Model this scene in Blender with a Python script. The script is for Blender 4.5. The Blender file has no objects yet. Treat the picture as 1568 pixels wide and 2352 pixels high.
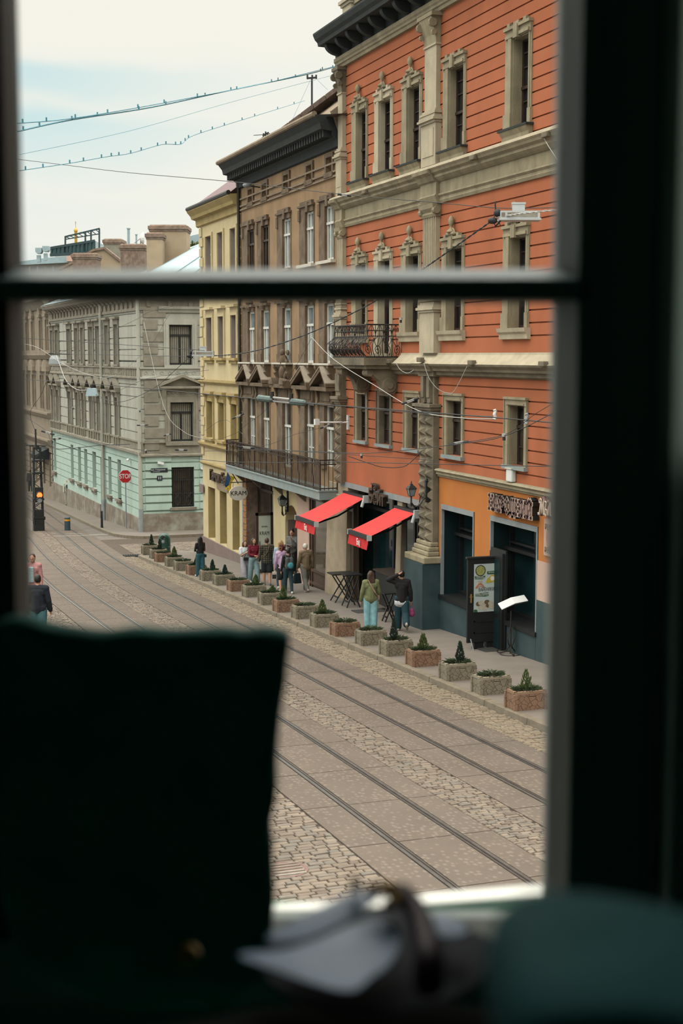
import bpy, bmesh, math, random
from mathutils import Vector, Matrix
random.seed(7)
SC = bpy.context.scene
COL = SC.collection
PI = math.pi
R = math.radians
# ------------------------------------------------------------------ camera model (50 mm lens on a 24x36 portrait frame)
FPX = 50.0 / 36.0 * 2352
PSI = R(19.19)       # the view turns this far from the street direction (+Y) towards the houses (+X)
THETA = R(6.27)      # and looks down by this much
EYE = Vector((0, 0, 5.5))
CF = Vector((math.sin(PI/2*0 + PSI), math.cos(PSI), 0))      # horizontal forward
CR = Vector((math.cos(PSI), -math.sin(PSI), 0))              # right
CFWD = CF * math.cos(THETA) + Vector((0, 0, -math.sin(THETA)))
CUP = CF * math.sin(THETA) + Vector((0, 0, math.cos(THETA)))

def ray(x, y):
    return CR * (x - 784) + CUP * (1176 - y) + CFWD * FPX

def gz(Y):                                   # the street falls away from the window
    if Y <= 72: return -0.0511 * Y
    if Y >= 84: return -0.0511 * 72 - (0.0405) * 12 - 0.03 * (Y - 84)
    t = Y - 72
    return -0.0511 * 72 - 0.0511 * t + (0.0211 / 24) * t * t

def ground(x, y, h=0.0):                     # the point of the street surface (raised by h) seen at a pixel
    d = ray(x, y)
    Y = 40.0
    for _ in range(40):
        t = (gz(Y) + h - EYE.z) / d.z
        Y = 0.5 * Y + 0.5 * t * d.y
    t = (gz(Y) + h - EYE.z) / d.z
    return EYE + d * t

def at(x, y, dist):                          # the point at a horizontal forward distance
    d = ray(x, y)
    return EYE + d * (dist / d.dot(CF))

def atX(x, y, X):
    d = ray(x, y)
    return EYE + d * (X / d.x)

def loc(r, d, z):                            # room coordinates: right, forward, above eye height
    return EYE + CR * r + CF * d + Vector((0, 0, z))

# ------------------------------------------------------------------ materials
MATS = {}
ALB = 0.66          # overall reflectance of the street, matched to the brightness of the overcast sky
def mat(name, col, rough=0.8, var=0.12, scale=3.0, bump=0.15, bscale=40.0, metal=0.0, stain=None, stain_amt=0.0, stain_scale=0.5, spec=0.3, emit=None, estr=0.0, streak=False):
    if name in MATS: return MATS[name]
    col = tuple(v * ALB for v in col); stain = tuple(v * ALB for v in stain) if stain else None
    m = bpy.data.materials.new(name); m.use_nodes = True
    nt = m.node_tree; N = nt.nodes; L = nt.links
    b = N['Principled BSDF']
    b.inputs['Roughness'].default_value = rough
    b.inputs['Metallic'].default_value = metal
    b.inputs['Specular IOR Level'].default_value = spec
    tc = N.new('ShaderNodeTexCoord')
    src = tc.outputs['Object']
    c = (*col, 1)
    dark = tuple(max(0, v * (1 - var)) for v in col) + (1,)
    lite = tuple(min(1, v * (1 + var)) for v in col) + (1,)
    n1 = N.new('ShaderNodeTexNoise'); n1.inputs['Scale'].default_value = scale; n1.inputs['Detail'].default_value = 6
    L.new(src, n1.inputs['Vector'])
    rp = N.new('ShaderNodeValToRGB')
    rp.color_ramp.elements[0].position = 0.3; rp.color_ramp.elements[0].color = dark
    rp.color_ramp.elements[1].position = 0.7; rp.color_ramp.elements[1].color = lite
    L.new(n1.outputs['Fac'], rp.inputs['Fac'])
    out = rp.outputs['Color']
    if stain:
        n2 = N.new('ShaderNodeTexNoise'); n2.inputs['Scale'].default_value = stain_scale; n2.inputs['Detail'].default_value = 8; n2.inputs['Roughness'].default_value = 0.65
        if streak:
            mp = N.new('ShaderNodeMapping'); mp.inputs['Scale'].default_value = (2.2, 2.2, 0.35)
            L.new(src, mp.inputs['Vector']); L.new(mp.outputs['Vector'], n2.inputs['Vector'])
        else:
            L.new(src, n2.inputs['Vector'])
        r2 = N.new('ShaderNodeValToRGB')
        r2.color_ramp.elements[0].position = 0.48; r2.color_ramp.elements[0].color = (0, 0, 0, 1)
        r2.color_ramp.elements[1].position = 0.72; r2.color_ramp.elements[1].color = (stain_amt,) * 3 + (1,)
        L.new(n2.outputs['Fac'], r2.inputs['Fac'])
        mx = N.new('ShaderNodeMixRGB'); mx.inputs['Color2'].default_value = (*stain, 1)
        L.new(r2.outputs['Color'], mx.inputs['Fac']); L.new(out, mx.inputs['Color1'])
        out = mx.outputs['Color']
    L.new(out, b.inputs['Base Color'])
    if bump > 0:
        n3 = N.new('ShaderNodeTexNoise'); n3.inputs['Scale'].default_value = bscale; n3.inputs['Detail'].default_value = 4
        L.new(src, n3.inputs['Vector'])
        bp = N.new('ShaderNodeBump'); bp.inputs['Strength'].default_value = bump; bp.inputs['Distance'].default_value = 0.02
        L.new(n3.outputs['Fac'], bp.inputs['Height']); L.new(bp.outputs['Normal'], b.inputs['Normal'])
    if emit:
        b.inputs['Emission Color'].default_value = (*emit, 1); b.inputs['Emission Strength'].default_value = estr
    MATS[name] = m
    return m

def srgb(r, g, b):
    f = lambda v: (v / 255 / 12.92) if v <= 10 else ((v / 255 + 0.055) / 1.055) ** 2.4
    return (f(r), f(g), f(b))

# ------------------------------------------------------------------ mesh builder
def wloc(o):
    v = Vector((0, 0, 0))
    while o is not None:
        v = v + o.location; o = o.parent
    return v

class MB:
    def __init__(s): s.v = []; s.f = []
    def add(s, vs, fs):
        o = len(s.v); s.v.extend([tuple(p) for p in vs]); s.f.extend([tuple(i + o for i in f) for f in fs]); return s
    def quad(s, a, b, c, d): return s.add([a, b, c, d], [(0, 1, 2, 3)])
    def hexa(s, p):      # 8 points: bottom loop 0-3, top loop 4-7
        return s.add(p, [(0, 3, 2, 1), (4, 5, 6, 7), (0, 1, 5, 4), (1, 2, 6, 5), (2, 3, 7, 6), (3, 0, 4, 7)])
    def box(s, x0, x1, y0, y1, z0, z1):
        return s.hexa([(x0, y0, z0), (x1, y0, z0), (x1, y1, z0), (x0, y1, z0), (x0, y0, z1), (x1, y0, z1), (x1, y1, z1), (x0, y1, z1)])
    def loft(s, rings, cap=True, closed=True):
        n = len(rings[0]); vs = [p for r in rings for p in r]; fs = []
        for i in range(len(rings) - 1):
            for j in range(n if closed else n - 1):
                k = (j + 1) % n
                fs.append((i * n + j, i * n + k, (i + 1) * n + k, (i + 1) * n + j))
        if cap and closed:
            fs.append(tuple(range(n - 1, -1, -1))); fs.append(tuple((len(rings) - 1) * n + j for j in range(n)))
        return s.add(vs, fs)
    def tube(s, pts, r, n=6, cap=True):
        pts = [Vector(p) for p in pts]; rings = []
        up = None
        for i, p in enumerate(pts):
            a = pts[max(i - 1, 0)]; b = pts[min(i + 1, len(pts) - 1)]
            t = (b - a)
            t = t.normalized() if t.length > 1e-9 else Vector((0, 0, 1))
            if up is None:
                up = Vector((0, 0, 1)) if abs(t.z) < 0.9 else Vector((1, 0, 0))
            x = t.cross(up); x = x.normalized() if x.length > 1e-6 else t.orthogonal().normalized()
            y = x.cross(t).normalized(); up = y
            rr = r[i] if isinstance(r, (list, tuple)) else r
            rings.append([p + x * (rr * math.cos(2 * PI * k / n)) + y * (rr * math.sin(2 * PI * k / n)) for k in range(n)])
        return s.loft(rings, cap)
    def lathe(s, prof, c, n=12, axis='z', sx=1.0, sy=1.0):
        c = Vector(c); rings = []
        for r, h in prof:
            ring = []
            for k in range(n):
                a = 2 * PI * k / n; u = r * math.cos(a) * sx; w = r * math.sin(a) * sy
                ring.append(c + (Vector((u, w, h)) if axis == 'z' else Vector((h, u, w)) if axis == 'x' else Vector((u, h, w))))
            rings.append(ring)
        return s.loft(rings)
    def ball(s, c, rx, ry=None, rz=None, n=10, m=7):
        ry = ry or rx; rz = rz or rx; c = Vector(c)
        rings = []
        for i in range(1, m):
            a = -PI / 2 + PI * i / m
            rings.append([c + Vector((rx * math.cos(a) * math.cos(2 * PI * k / n), ry * math.cos(a) * math.sin(2 * PI * k / n), rz * math.sin(a))) for k in range(n)])
        o = len(s.v); s.loft(rings, cap=True); return s
    def bar(s, a, b, w, h=None, up=Vector((0, 0, 1))):     # rectangular bar from a to b
        a = Vector(a); b = Vector(b); h = h or w
        t = (b - a).normalized()
        x = t.cross(up); x = x.normalized() if x.length > 1e-6 else t.orthogonal().normalized()
        y = x.cross(t).normalized()
        rr = lambda p: [p + x * (sx * w / 2) + y * (sy * h / 2) for sx, sy in ((-1, -1), (1, -1), (1, 1), (-1, 1))]
        return s.hexa(rr(a) + rr(b))
    def prism(s, poly, off):       # extrude a polygon of 3-D points along a vector
        off = Vector(off); n = len(poly); a = [Vector(p) for p in poly]
        return s.add(a + [p + off for p in a], [tuple(range(n - 1, -1, -1)), tuple(range(n, 2 * n))] + [(i, (i + 1) % n, n + (i + 1) % n, n + i) for i in range(n)])
    def build(s, name, m, parent=None, smooth=False, bevel=0.0, subsurf=0, **kw):
        w = wloc(parent) if parent is not None else Vector((0, 0, 0))
        me = bpy.data.meshes.new(name)
        me.from_pydata([(p[0] - w.x, p[1] - w.y, p[2] - w.z) for p in s.v], [], s.f)
        me.update()
        bm = bmesh.new(); bm.from_mesh(me)
        bmesh.ops.recalc_face_normals(bm, faces=bm.faces); bm.to_mesh(me); bm.free()
        if m is not None: me.materials.append(m)
        o = bpy.data.objects.new(name, me); COL.objects.link(o)
        if parent is not None: o.parent = parent
        if bevel > 0:
            md = o.modifiers.new('soft_edges', 'BEVEL'); md.width = bevel; md.segments = 2; md.limit_method = 'ANGLE'
        if subsurf:
            md = o.modifiers.new('smooth', 'SUBSURF'); md.levels = subsurf; md.render_levels = subsurf
        if smooth:
            for p in me.polygons: p.use_smooth = True
        for k, v in kw.items(): o[k] = v
        return o
    def local(s, name, m, parent, **kw):     # vertices already in the parent's own coordinates
        w = wloc(parent)
        s.v = [(p[0] + w.x, p[1] + w.y, p[2] + w.z) for p in s.v]
        return s.build(name, m, parent, **kw)

def thing(name, label, cat, p=(0, 0, 0), rz=0.0, group=None):
    o = bpy.data.objects.new(name, None); COL.objects.link(o)
    o.empty_display_size = 0.1
    o.location = p; o.rotation_euler = (0, 0, rz)
    o['label'] = label; o['category'] = cat
    if group: o['group'] = group
    return o
def tag(o, label, cat, group=None):
    o['label'] = label; o['category'] = cat
    if group: o['group'] = group
    return o
def struct(o): o['kind'] = 'structure'; return o
def copy_tree(o, parent=None):
    c = o.copy(); COL.objects.link(c)
    if parent is not None: c.parent = parent
    for ch in list(o.children): copy_tree(ch, c)
    return c

class Fac:
    """A house front: origin, direction along it and outward normal, in plan."""
    def __init__(s, o, u, n):
        s.o = Vector((o[0], o[1], 0)); s.u = Vector((u[0], u[1], 0)).normalized(); s.n = Vector((n[0], n[1], 0)).normalized()
    def uv(s, x, y, d=0.0):
        r = ray(x, y); o = s.o + s.n * d
        t = (o - EYE).dot(s.n) / r.dot(s.n)
        p = EYE + r * t
        return (p - s.o).dot(s.u), p.z
    def P(s, a, z, d=0.0):
        p = s.o + s.u * a + s.n * d
        return Vector((p.x, p.y, z))
    jit = 0
    def box(s, mb, a0, a1, z0, z1, d0, d1):
        P = s.P; Fac.jit = (Fac.jit * 7 + 5) % 23; j = Fac.jit * .00028; d1 = d1 + (j if d1 > d0 else -j); a0 += j * .45; a1 -= j * .4; z0 += j * .3; z1 -= j * .25
        return mb.hexa([P(a0, z0, d0), P(a1, z0, d0), P(a1, z0, d1), P(a0, z0, d1), P(a0, z1, d0), P(a1, z1, d0), P(a1, z1, d1), P(a0, z1, d1)])
    def molding(s, mb, a0, a1, prof):        # prof: list of (d, z), swept along the front
        Fac.jit = (Fac.jit * 7 + 5) % 23; j = Fac.jit * .00025
        return mb.prism([s.P(a0 + j, z + j * .5, d + j) for d, z in prof], s.u * (a1 - a0 - 2 * j))
    def wall(s, mb, a0, a1, z0, z1, ops, depth=0.25, grooves=(), gt=0.035, gd=0.03):
        As = sorted(set([a0, a1] + [v for o in ops for v in o[:2] if a0 < v < a1]))
        gs = [(g - gt / 2, g + gt / 2) for g in grooves if z0 + gt < g < z1 - gt]
        Zs = sorted(set([z0, z1] + [v for o in ops for v in o[2:4] if z0 < v < z1] + [v for g in gs for v in g]))
        P = s.P
        for i in range(len(As) - 1):
            for j in range(len(Zs) - 1):
                ac = (As[i] + As[i + 1]) / 2; zc = (Zs[j] + Zs[j + 1]) / 2
                if any(o[0] < ac < o[1] and o[2] < zc < o[3] for o in ops): continue
                ing = any(g[0] < zc < g[1] for g in gs)
                d = -gd if ing else 0
                mb.quad(P(As[i], Zs[j], d), P(As[i + 1], Zs[j], d), P(As[i + 1], Zs[j + 1], d), P(As[i], Zs[j + 1], d))
                if ing:
                    for zz in (Zs[j], Zs[j + 1]):
                        mb.quad(P(As[i], zz, d), P(As[i + 1], zz, d), P(As[i + 1], zz, 0), P(As[i], zz, 0))
        for o in ops:
            b0, b1, c0, c1 = o[:4]; dp = o[4] if len(o) > 4 else depth
            mb.quad(P(b0, c0, 0), P(b0, c1, 0), P(b0, c1, -dp), P(b0, c0, -dp))
            mb.quad(P(b1, c0, 0), P(b1, c1, 0), P(b1, c1, -dp), P(b1, c0, -dp))
            mb.quad(P(b0, c0, 0), P(b1, c0, 0), P(b1, c0, -dp), P(b0, c0, -dp))
            mb.quad(P(b0, c1, 0), P(b1, c1, 0), P(b1, c1, -dp), P(b0, c1, -dp))
        return mb
    def window(s, parent, o, fm, pm, depth=0.25, fw=0.06, transom=0.62, mull=True, bars=(), th=0.06, name='window'):
        a0, a1, z0, z1 = o[:4]; d = -depth
        mb = MB(); e = 0.005
        s.box(mb, a0 - e, a0 + fw, z0, z1, d - th, d); s.box(mb, a1 - fw, a1 + e, z0, z1, d - th, d)
        s.box(mb, a0, a1, z0 - e, z0 + fw, d - th, d); s.box(mb, a0, a1, z1 - fw, z1 + e, d - th, d)
        zt = z1
        if transom:
            zt = z0 + (z1 - z0) * transom
            s.box(mb, a0, a1, zt - fw / 2, zt + fw / 2, d - th, d + 0.03)
        if mull:
            m = (a0 + a1) / 2
            s.box(mb, m - fw / 2, m + fw / 2, z0, zt, d - th, d + 0.01)
            if transom and mull == 2: s.box(mb, m - fw / 2, m + fw / 2, zt, z1, d - th, d)
        for f in bars:
            zz = z0 + (z1 - z0) * f
            s.box(mb, a0, a1, zz - fw / 4, zz + fw / 4, d - th, d - 0.01)
        w = mb.build(name, fm, parent)
        pn = MB(); s.box(pn, a0, a1, z0, z1, d - th - 0.02, d - th + 0.015)
        pn.build('pane', pm, w)
        return w

def glass_mat(name, col, rough=0.06, var=0.5, scale=1.2, spec=0.6):
    m = mat(name, col, rough, var, scale, 0.03, 3.0, spec=spec)
    return m
M = dict(
 orange=mat('orange_render', (0.45, 0.138, 0.060), 0.9, 0.10, 0.8, 0.25, 60, stain=(0.33, 0.10, 0.05), stain_amt=0.45, stain_scale=0.6, streak=True),
 amber=mat('amber_render', (0.55, 0.195, 0.044), 0.9, 0.10, 1.2, 0.25, 60, stain=(0.55, 0.16, 0.06), stain_amt=0.5, stain_scale=0.7, streak=True),
 stone=mat('cream_stone', (0.345, 0.295, 0.195), 0.9, 0.16, 2.5, 0.35, 30, stain=(0.20, 0.165, 0.11), stain_amt=0.75, stain_scale=1.3, streak=True),
 stone_pale=mat('pale_stone', (0.49, 0.425, 0.305), 0.9, 0.12, 2.5, 0.3, 30, stain=(0.33, 0.28, 0.20), stain_amt=0.6, stain_scale=1.3, streak=True),
 stone_dark=mat('sooty_stone', (0.215, 0.180, 0.125), 0.9, 0.2, 2.5, 0.4, 25, stain=(0.08, 0.07, 0.055), stain_amt=0.7, stain_scale=1.5),
 eave=mat('dark_eave_timber', (0.026, 0.031, 0.031), 0.8, 0.25, 3, 0.2, 20),
 teal=mat('dark_teal_paint', (0.032, 0.064, 0.072), 0.75, 0.15, 2, 0.2, 40, stain=(0.06, 0.085, 0.085), stain_amt=0.5, stain_scale=1.0),
 pink=mat('pale_pink_plaster', (0.60, 0.42, 0.34), 0.9, 0.08, 2, 0.2, 40, stain=(0.45, 0.33, 0.26), stain_amt=0.5, stain_scale=1.0),
 brownwall=mat('tan_brown_render', (0.335, 0.215, 0.120), 0.92, 0.14, 1.2, 0.3, 40, stain=(0.20, 0.135, 0.085), stain_amt=0.6, stain_scale=0.6, streak=True),
 browntrim=mat('dark_brown_stucco', (0.150, 0.105, 0.068), 0.9, 0.22, 3, 0.4, 30, stain=(0.27, 0.21, 0.15), stain_amt=0.55, stain_scale=1.5),
 brownlight=mat('grey_brown_stucco', (0.285, 0.220, 0.155), 0.9, 0.18, 3, 0.4, 30, stain=(0.14, 0.10, 0.07), stain_amt=0.6, stain_scale=1.5),
 yellow=mat('pale_yellow_render', (0.63, 0.52, 0.31), 0.9, 0.07, 1.5, 0.2, 50, stain=(0.50, 0.40, 0.22), stain_amt=0.5, stain_scale=0.7, streak=True),
 yellow_dark=mat('ochre_yellow_render', (0.44, 0.335, 0.145), 0.9, 0.12, 2, 0.3, 40, stain=(0.28, 0.21, 0.10), stain_amt=0.5, stain_scale=1.2),
 mauve=mat('mauve_plinth', (0.225, 0.165, 0.150), 0.9, 0.1, 2, 0.2, 40),
 grey=mat('pale_grey_render', (0.43, 0.43, 0.375), 0.92, 0.08, 1.5, 0.25, 40, stain=(0.29, 0.265, 0.215), stain_amt=0.75, stain_scale=0.5, streak=True),
 greydark=mat('grey_stucco_trim', (0.27, 0.245, 0.195), 0.92, 0.14, 3, 0.35, 30, stain=(0.15, 0.13, 0.10), stain_amt=0.6, stain_scale=1.2),
 mint=mat('mint_green_paint', (0.46, 0.60, 0.53), 0.9, 0.06, 1.5, 0.25, 40, stain=(0.37, 0.45, 0.38), stain_amt=0.5, stain_scale=0.8, streak=True),
 plinth=mat('worn_grey_plinth', (0.235, 0.195, 0.155), 0.95, 0.18, 2, 0.5, 20, stain=(0.40, 0.42, 0.36), stain_amt=0.8, stain_scale=1.0),
 beige=mat('dusty_beige_render', (0.285, 0.235, 0.175), 0.92, 0.12, 2, 0.3, 30, stain=(0.19, 0.15, 0.11), stain_amt=0.6, stain_scale=0.6, streak=True),
 brick=mat('old_brick', (0.225, 0.155, 0.120), 0.95, 0.3, 6, 0.6, 12, stain=(0.42, 0.33, 0.24), stain_amt=0.6, stain_scale=0.8),
 chim=mat('plastered_chimney', (0.44, 0.33, 0.22), 0.95, 0.15, 2, 0.4, 20, stain=(0.22, 0.15, 0.10), stain_amt=0.6, stain_scale=1.0),
 tile=mat('brown_roof_tile', (0.125, 0.085, 0.068), 0.9, 0.3, 6, 0.6, 14),
 maroon=mat('maroon_roof_sheet', (0.13, 0.065, 0.075), 0.6, 0.15, 4, 0.2, 20),
 bluezinc=mat('blue_grey_sheet_roof', (0.30, 0.41, 0.45), 0.5, 0.1, 2, 0.1, 10, spec=0.5),
 slate=mat('grey_sheet_metal', (0.27, 0.30, 0.31), 0.5, 0.12, 3, 0.1, 20, spec=0.5),
 zincteal=mat('weathered_zinc', (0.25, 0.31, 0.31), 0.55, 0.12, 3, 0.15, 20, spec=0.5, stain=(0.34, 0.29, 0.22), stain_amt=0.5, stain_scale=2),
 iron=mat('wrought_iron', (0.020, 0.016, 0.014), 0.6, 0.3, 8, 0.1, 30, spec=0.4),
 rustiron=mat('rusty_railing', (0.045, 0.028, 0.020), 0.8, 0.35, 6, 0.2, 30),
 black=mat('black_paint', (0.010, 0.011, 0.012), 0.5, 0.2, 6, 0.05, 30, spec=0.4),
 darkwood=mat('dark_brown_joinery', (0.040, 0.024, 0.018), 0.6, 0.25, 6, 0.1, 30),
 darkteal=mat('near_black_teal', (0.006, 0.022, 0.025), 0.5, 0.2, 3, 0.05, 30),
 whitepaint=mat('white_joinery', (0.66, 0.66, 0.62), 0.6, 0.06, 5, 0.05, 30),
 offwhite=mat('off_white_plaster', (0.62, 0.58, 0.50), 0.9, 0.08, 3, 0.2, 30),
 glass=glass_mat('dark_window_glass', (0.018, 0.020, 0.020), 0.05, 0.6, 1.3, 0.55),
 glass_br=glass_mat('brown_window_glass', (0.050, 0.042, 0.034), 0.07, 0.6, 2.0, 0.5),
 glass_sky=glass_mat('pale_window_glass', (0.22, 0.27, 0.28), 0.05, 0.35, 2.5, 0.8),
 glass_teal=glass_mat('shop_glass', (0.010, 0.030, 0.034), 0.04, 0.6, 0.9, 0.7),
 glass_br2=glass_mat('shop_glass_brown', (0.10, 0.08, 0.06), 0.05, 0.5, 0.9, 0.7),
 curtain=mat('pale_blinds', (0.30, 0.29, 0.25), 0.9, 0.1, 4, 0.1, 20),
 red=mat('red_awning_cloth', (0.72, 0.052, 0.050), 0.85, 0.06, 4, 0.1, 60),
 redshade=mat('red_valance_cloth', (0.52, 0.018, 0.022), 0.85, 0.08, 6, 0.1, 60),
 lgrey=mat('light_grey_metal', (0.50, 0.53, 0.53), 0.45, 0.08, 5, 0.05, 30, spec=0.5),
 steel=mat('polished_rail_steel', (0.42, 0.41, 0.40), 0.32, 0.15, 6, 0.05, 40, metal=0.9),
 railside=mat('rusty_rail_groove', (0.045, 0.032, 0.026), 0.8, 0.25, 8, 0.2, 40),
 asphalt=mat('patched_asphalt', (0.165, 0.142, 0.124), 0.95, 0.12, 1.5, 0.3, 60, stain=(0.19, 0.165, 0.145), stain_amt=0.6, stain_scale=0.4),
 slab=mat('track_concrete', (0.170, 0.135, 0.108), 0.95, 0.10, 1.0, 0.25, 50, stain=(0.125, 0.105, 0.088), stain_amt=0.7, stain_scale=0.35),
 mortar=mat('cobble_joint_soil', (0.085, 0.064, 0.048), 0.95, 0.25, 6, 0.4, 30),
 side=mat('sidewalk_asphalt', (0.205, 0.176, 0.153), 0.95, 0.10, 2.0, 0.25, 60, stain=(0.18, 0.157, 0.137), stain_amt=0.6, stain_scale=0.5),
 kerb=mat('granite_kerb', (0.205, 0.170, 0.125), 0.9, 0.2, 5, 0.3, 40),
 skin=mat('skin', (0.50, 0.27, 0.18), 0.6, 0.05, 6, 0, 1),
 letter=mat('purple_brown_letters', (0.17, 0.085, 0.085), 0.5, 0.1, 5, 0, 1),
 letterline=mat('cream_letter_outline', (0.62, 0.50, 0.40), 0.5, 0.05, 5, 0, 1),
 white=mat('white_paint', (0.78, 0.79, 0.78), 0.5, 0.03, 5, 0, 1),
)
def plain(name, col, rough=0.8, **k):
    k.setdefault('var', 0.1); k.setdefault('bump', 0.08)
    return mat(name, col, rough, k.pop('var'), k.pop('scale', 6), k.pop('bump'), 60, **k)
# ================================================================== the orange corner house
FX = 14.55
F = Fac((FX, 0), (0, 1), (-1, 0))
uz = lambda x, y, d=0: F.uv(x, y, d)
A1 = uz(783, 560)[0]; A0 = 19.0
ob = thing('town_house', 'orange rendered town house with cream stone window frames above the red awnings', 'building', (FX, 32, gz(32)))
COLS = [(811, 844.5, 823, 842), (863, 902.5, 874.5, 898), (925, 968.5, 938.5, 964), (1019, 1068, 1032, 1064), (1160, 1217, 1175.5, 1211)]
OC = []
for c in COLS:
    v = [uz(x, 560)[0] for x in c]
    OC.append((v[1], v[0], v[3], v[2]))        # outer near, outer far, opening near, opening far
OC += [(25.5, 26.7, 25.65, 26.45), (21.5, 22.7, 21.65, 22.45)]
Z4S = 10.62; Z4T = 12.60; Z3S = 6.13; Z3T = 8.19; Z2B = 2.98; Z2T = 4.36
ZLED = 10.23; ZBEAD = 9.56; ZCT = 5.57; ZCB = 4.96; ZROOF = 14.12; ZMOLD = 2.59
PC0, PC1 = uz(1012, 560)[0], uz(979, 560)[0]            # central pilaster
PL0, PL1 = uz(796, 560)[0], A1                          # pilaster on the far edge
# --- wall
ops = []
for (n0, n1, p0, p1) in OC:
    ops += [(p0, p1, Z4S, Z4T), (p0, p1, Z3S, Z3T), (p0, p1, Z2B, Z2T)]
kb = 1
ops = [(o if not (abs(o[0] - OC[1][2]) < 1e-6 and o[2] == Z3S) else (o[0], o[1], ZCT, Z3T)) for o in ops]
GR = [9.07 - 0.2836 * k for k in range(0, 12)] + [uz(1068, 352.9)[1] + 0.2836 * k for k in range(-1, 13)] + [4.75 - 0.276 * k for k in range(0, 8)]
mb = MB(); F.wall(mb, A0, A1, ZMOLD, ZROOF + 0.05, ops, 0.24, GR, .034, .05)
mb.build('upper_wall', M['orange'], ob)
# lower wall on the far side (orange) and the restaurant side (amber)
zg = gz(30) + 0.1
O1 = (uz(1089, 1174)[0], uz(1014, 1157)[0], -0.72, uz(1050, 1166)[1])
O2 = (uz(1235.7, 1208)[0], uz(1126.8, 1183)[0], -0.72, uz(1180, 1196)[1])
ZPINK0, ZPINK1 = uz(1236, 1378)[1], uz(1236, 1287)[1]
OD = (uz(1166, 1300)[0], uz(1136, 1300)[0], -1.7, 0.9)
mb = MB(); F.wall(mb, O2[0], PC0, -0.72, ZMOLD, [O1, (O2[0], O2[1], -0.72, O2[3])], 0.22); mb.build('restaurant_wall', M['amber'], ob)
mb = MB(); F.wall(mb, A0, O2[0], ZPINK1, ZMOLD, [], 0.2); mb.build('restaurant_wall', M['amber'], ob)
mb = MB(); F.box(mb, A0, O2[0], ZPINK0, ZPINK1, -0.1, 0.012); mb.build('plaster_patch', M['pink'], ob)
mb = MB(); F.box(mb, O2[0], PC0, -2.4, -0.72, -0.3, 0.02); F.box(mb, A0, O2[0] - 0.02, -2.4, ZPINK0, -0.2, 0.03); mb.build('wall_base', M['teal'], ob)
DR0, DR1 = PC1, PL0
ZBEAM = 1.62
mb = MB(); F.wall(mb, DR0 - .1, A1, ZBEAM, ZMOLD, [], 0.2); mb.build('lower_wall', M['orange'], ob)
mb = MB(); F.box(mb, DR0, A1, ZBEAM - 0.16, ZBEAM, -0.2, 0.03); mb.build('shop_beam', M['slate'], ob)
# backing, side and attic
mb = MB(); F.box(mb, A0, A1 - 0.02, ZBEAM, ZROOF + 0.9, -9, -0.75); mb.build('rear_mass', M['offwhite'], ob)
mb = MB(); F.box(mb, A0 - 0.1, A1, ZBEAM, ZROOF + 0.3, -0.75, -0.5); mb.build('wall_core', M['darkteal'], ob)
# --- windows
DEP = {o[0]: (.11, .12, .13, .15, .20, .2, .2)[i] for i, o in enumerate(OC)}
for (n0, n1, p0, p1) in OC:
    for z0, z1 in ((Z4S, Z4T), (Z3S, Z3T), (Z2B, Z2T)):
        if n0 == OC[1][0] and z0 == Z3S: continue
        F.window(ob, (p0, p1, z0, z1), M['darkwood'], M['glass'] if z0 > 3 else M['glass_br'], DEP[n0], 0.07, 0.45 if z0 > 3 else 0.64, True, bars=(0.3, 0.68, 0.84) if z0 > 3 else (0.3,))
(n0, n1, p0, p1) = OC[1]
F.window(ob, (p0, p1, ZCT, Z3T), M['darkwood'], M['glass'], .13, 0.08, 0.72, True, name='balcony_door')
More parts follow.
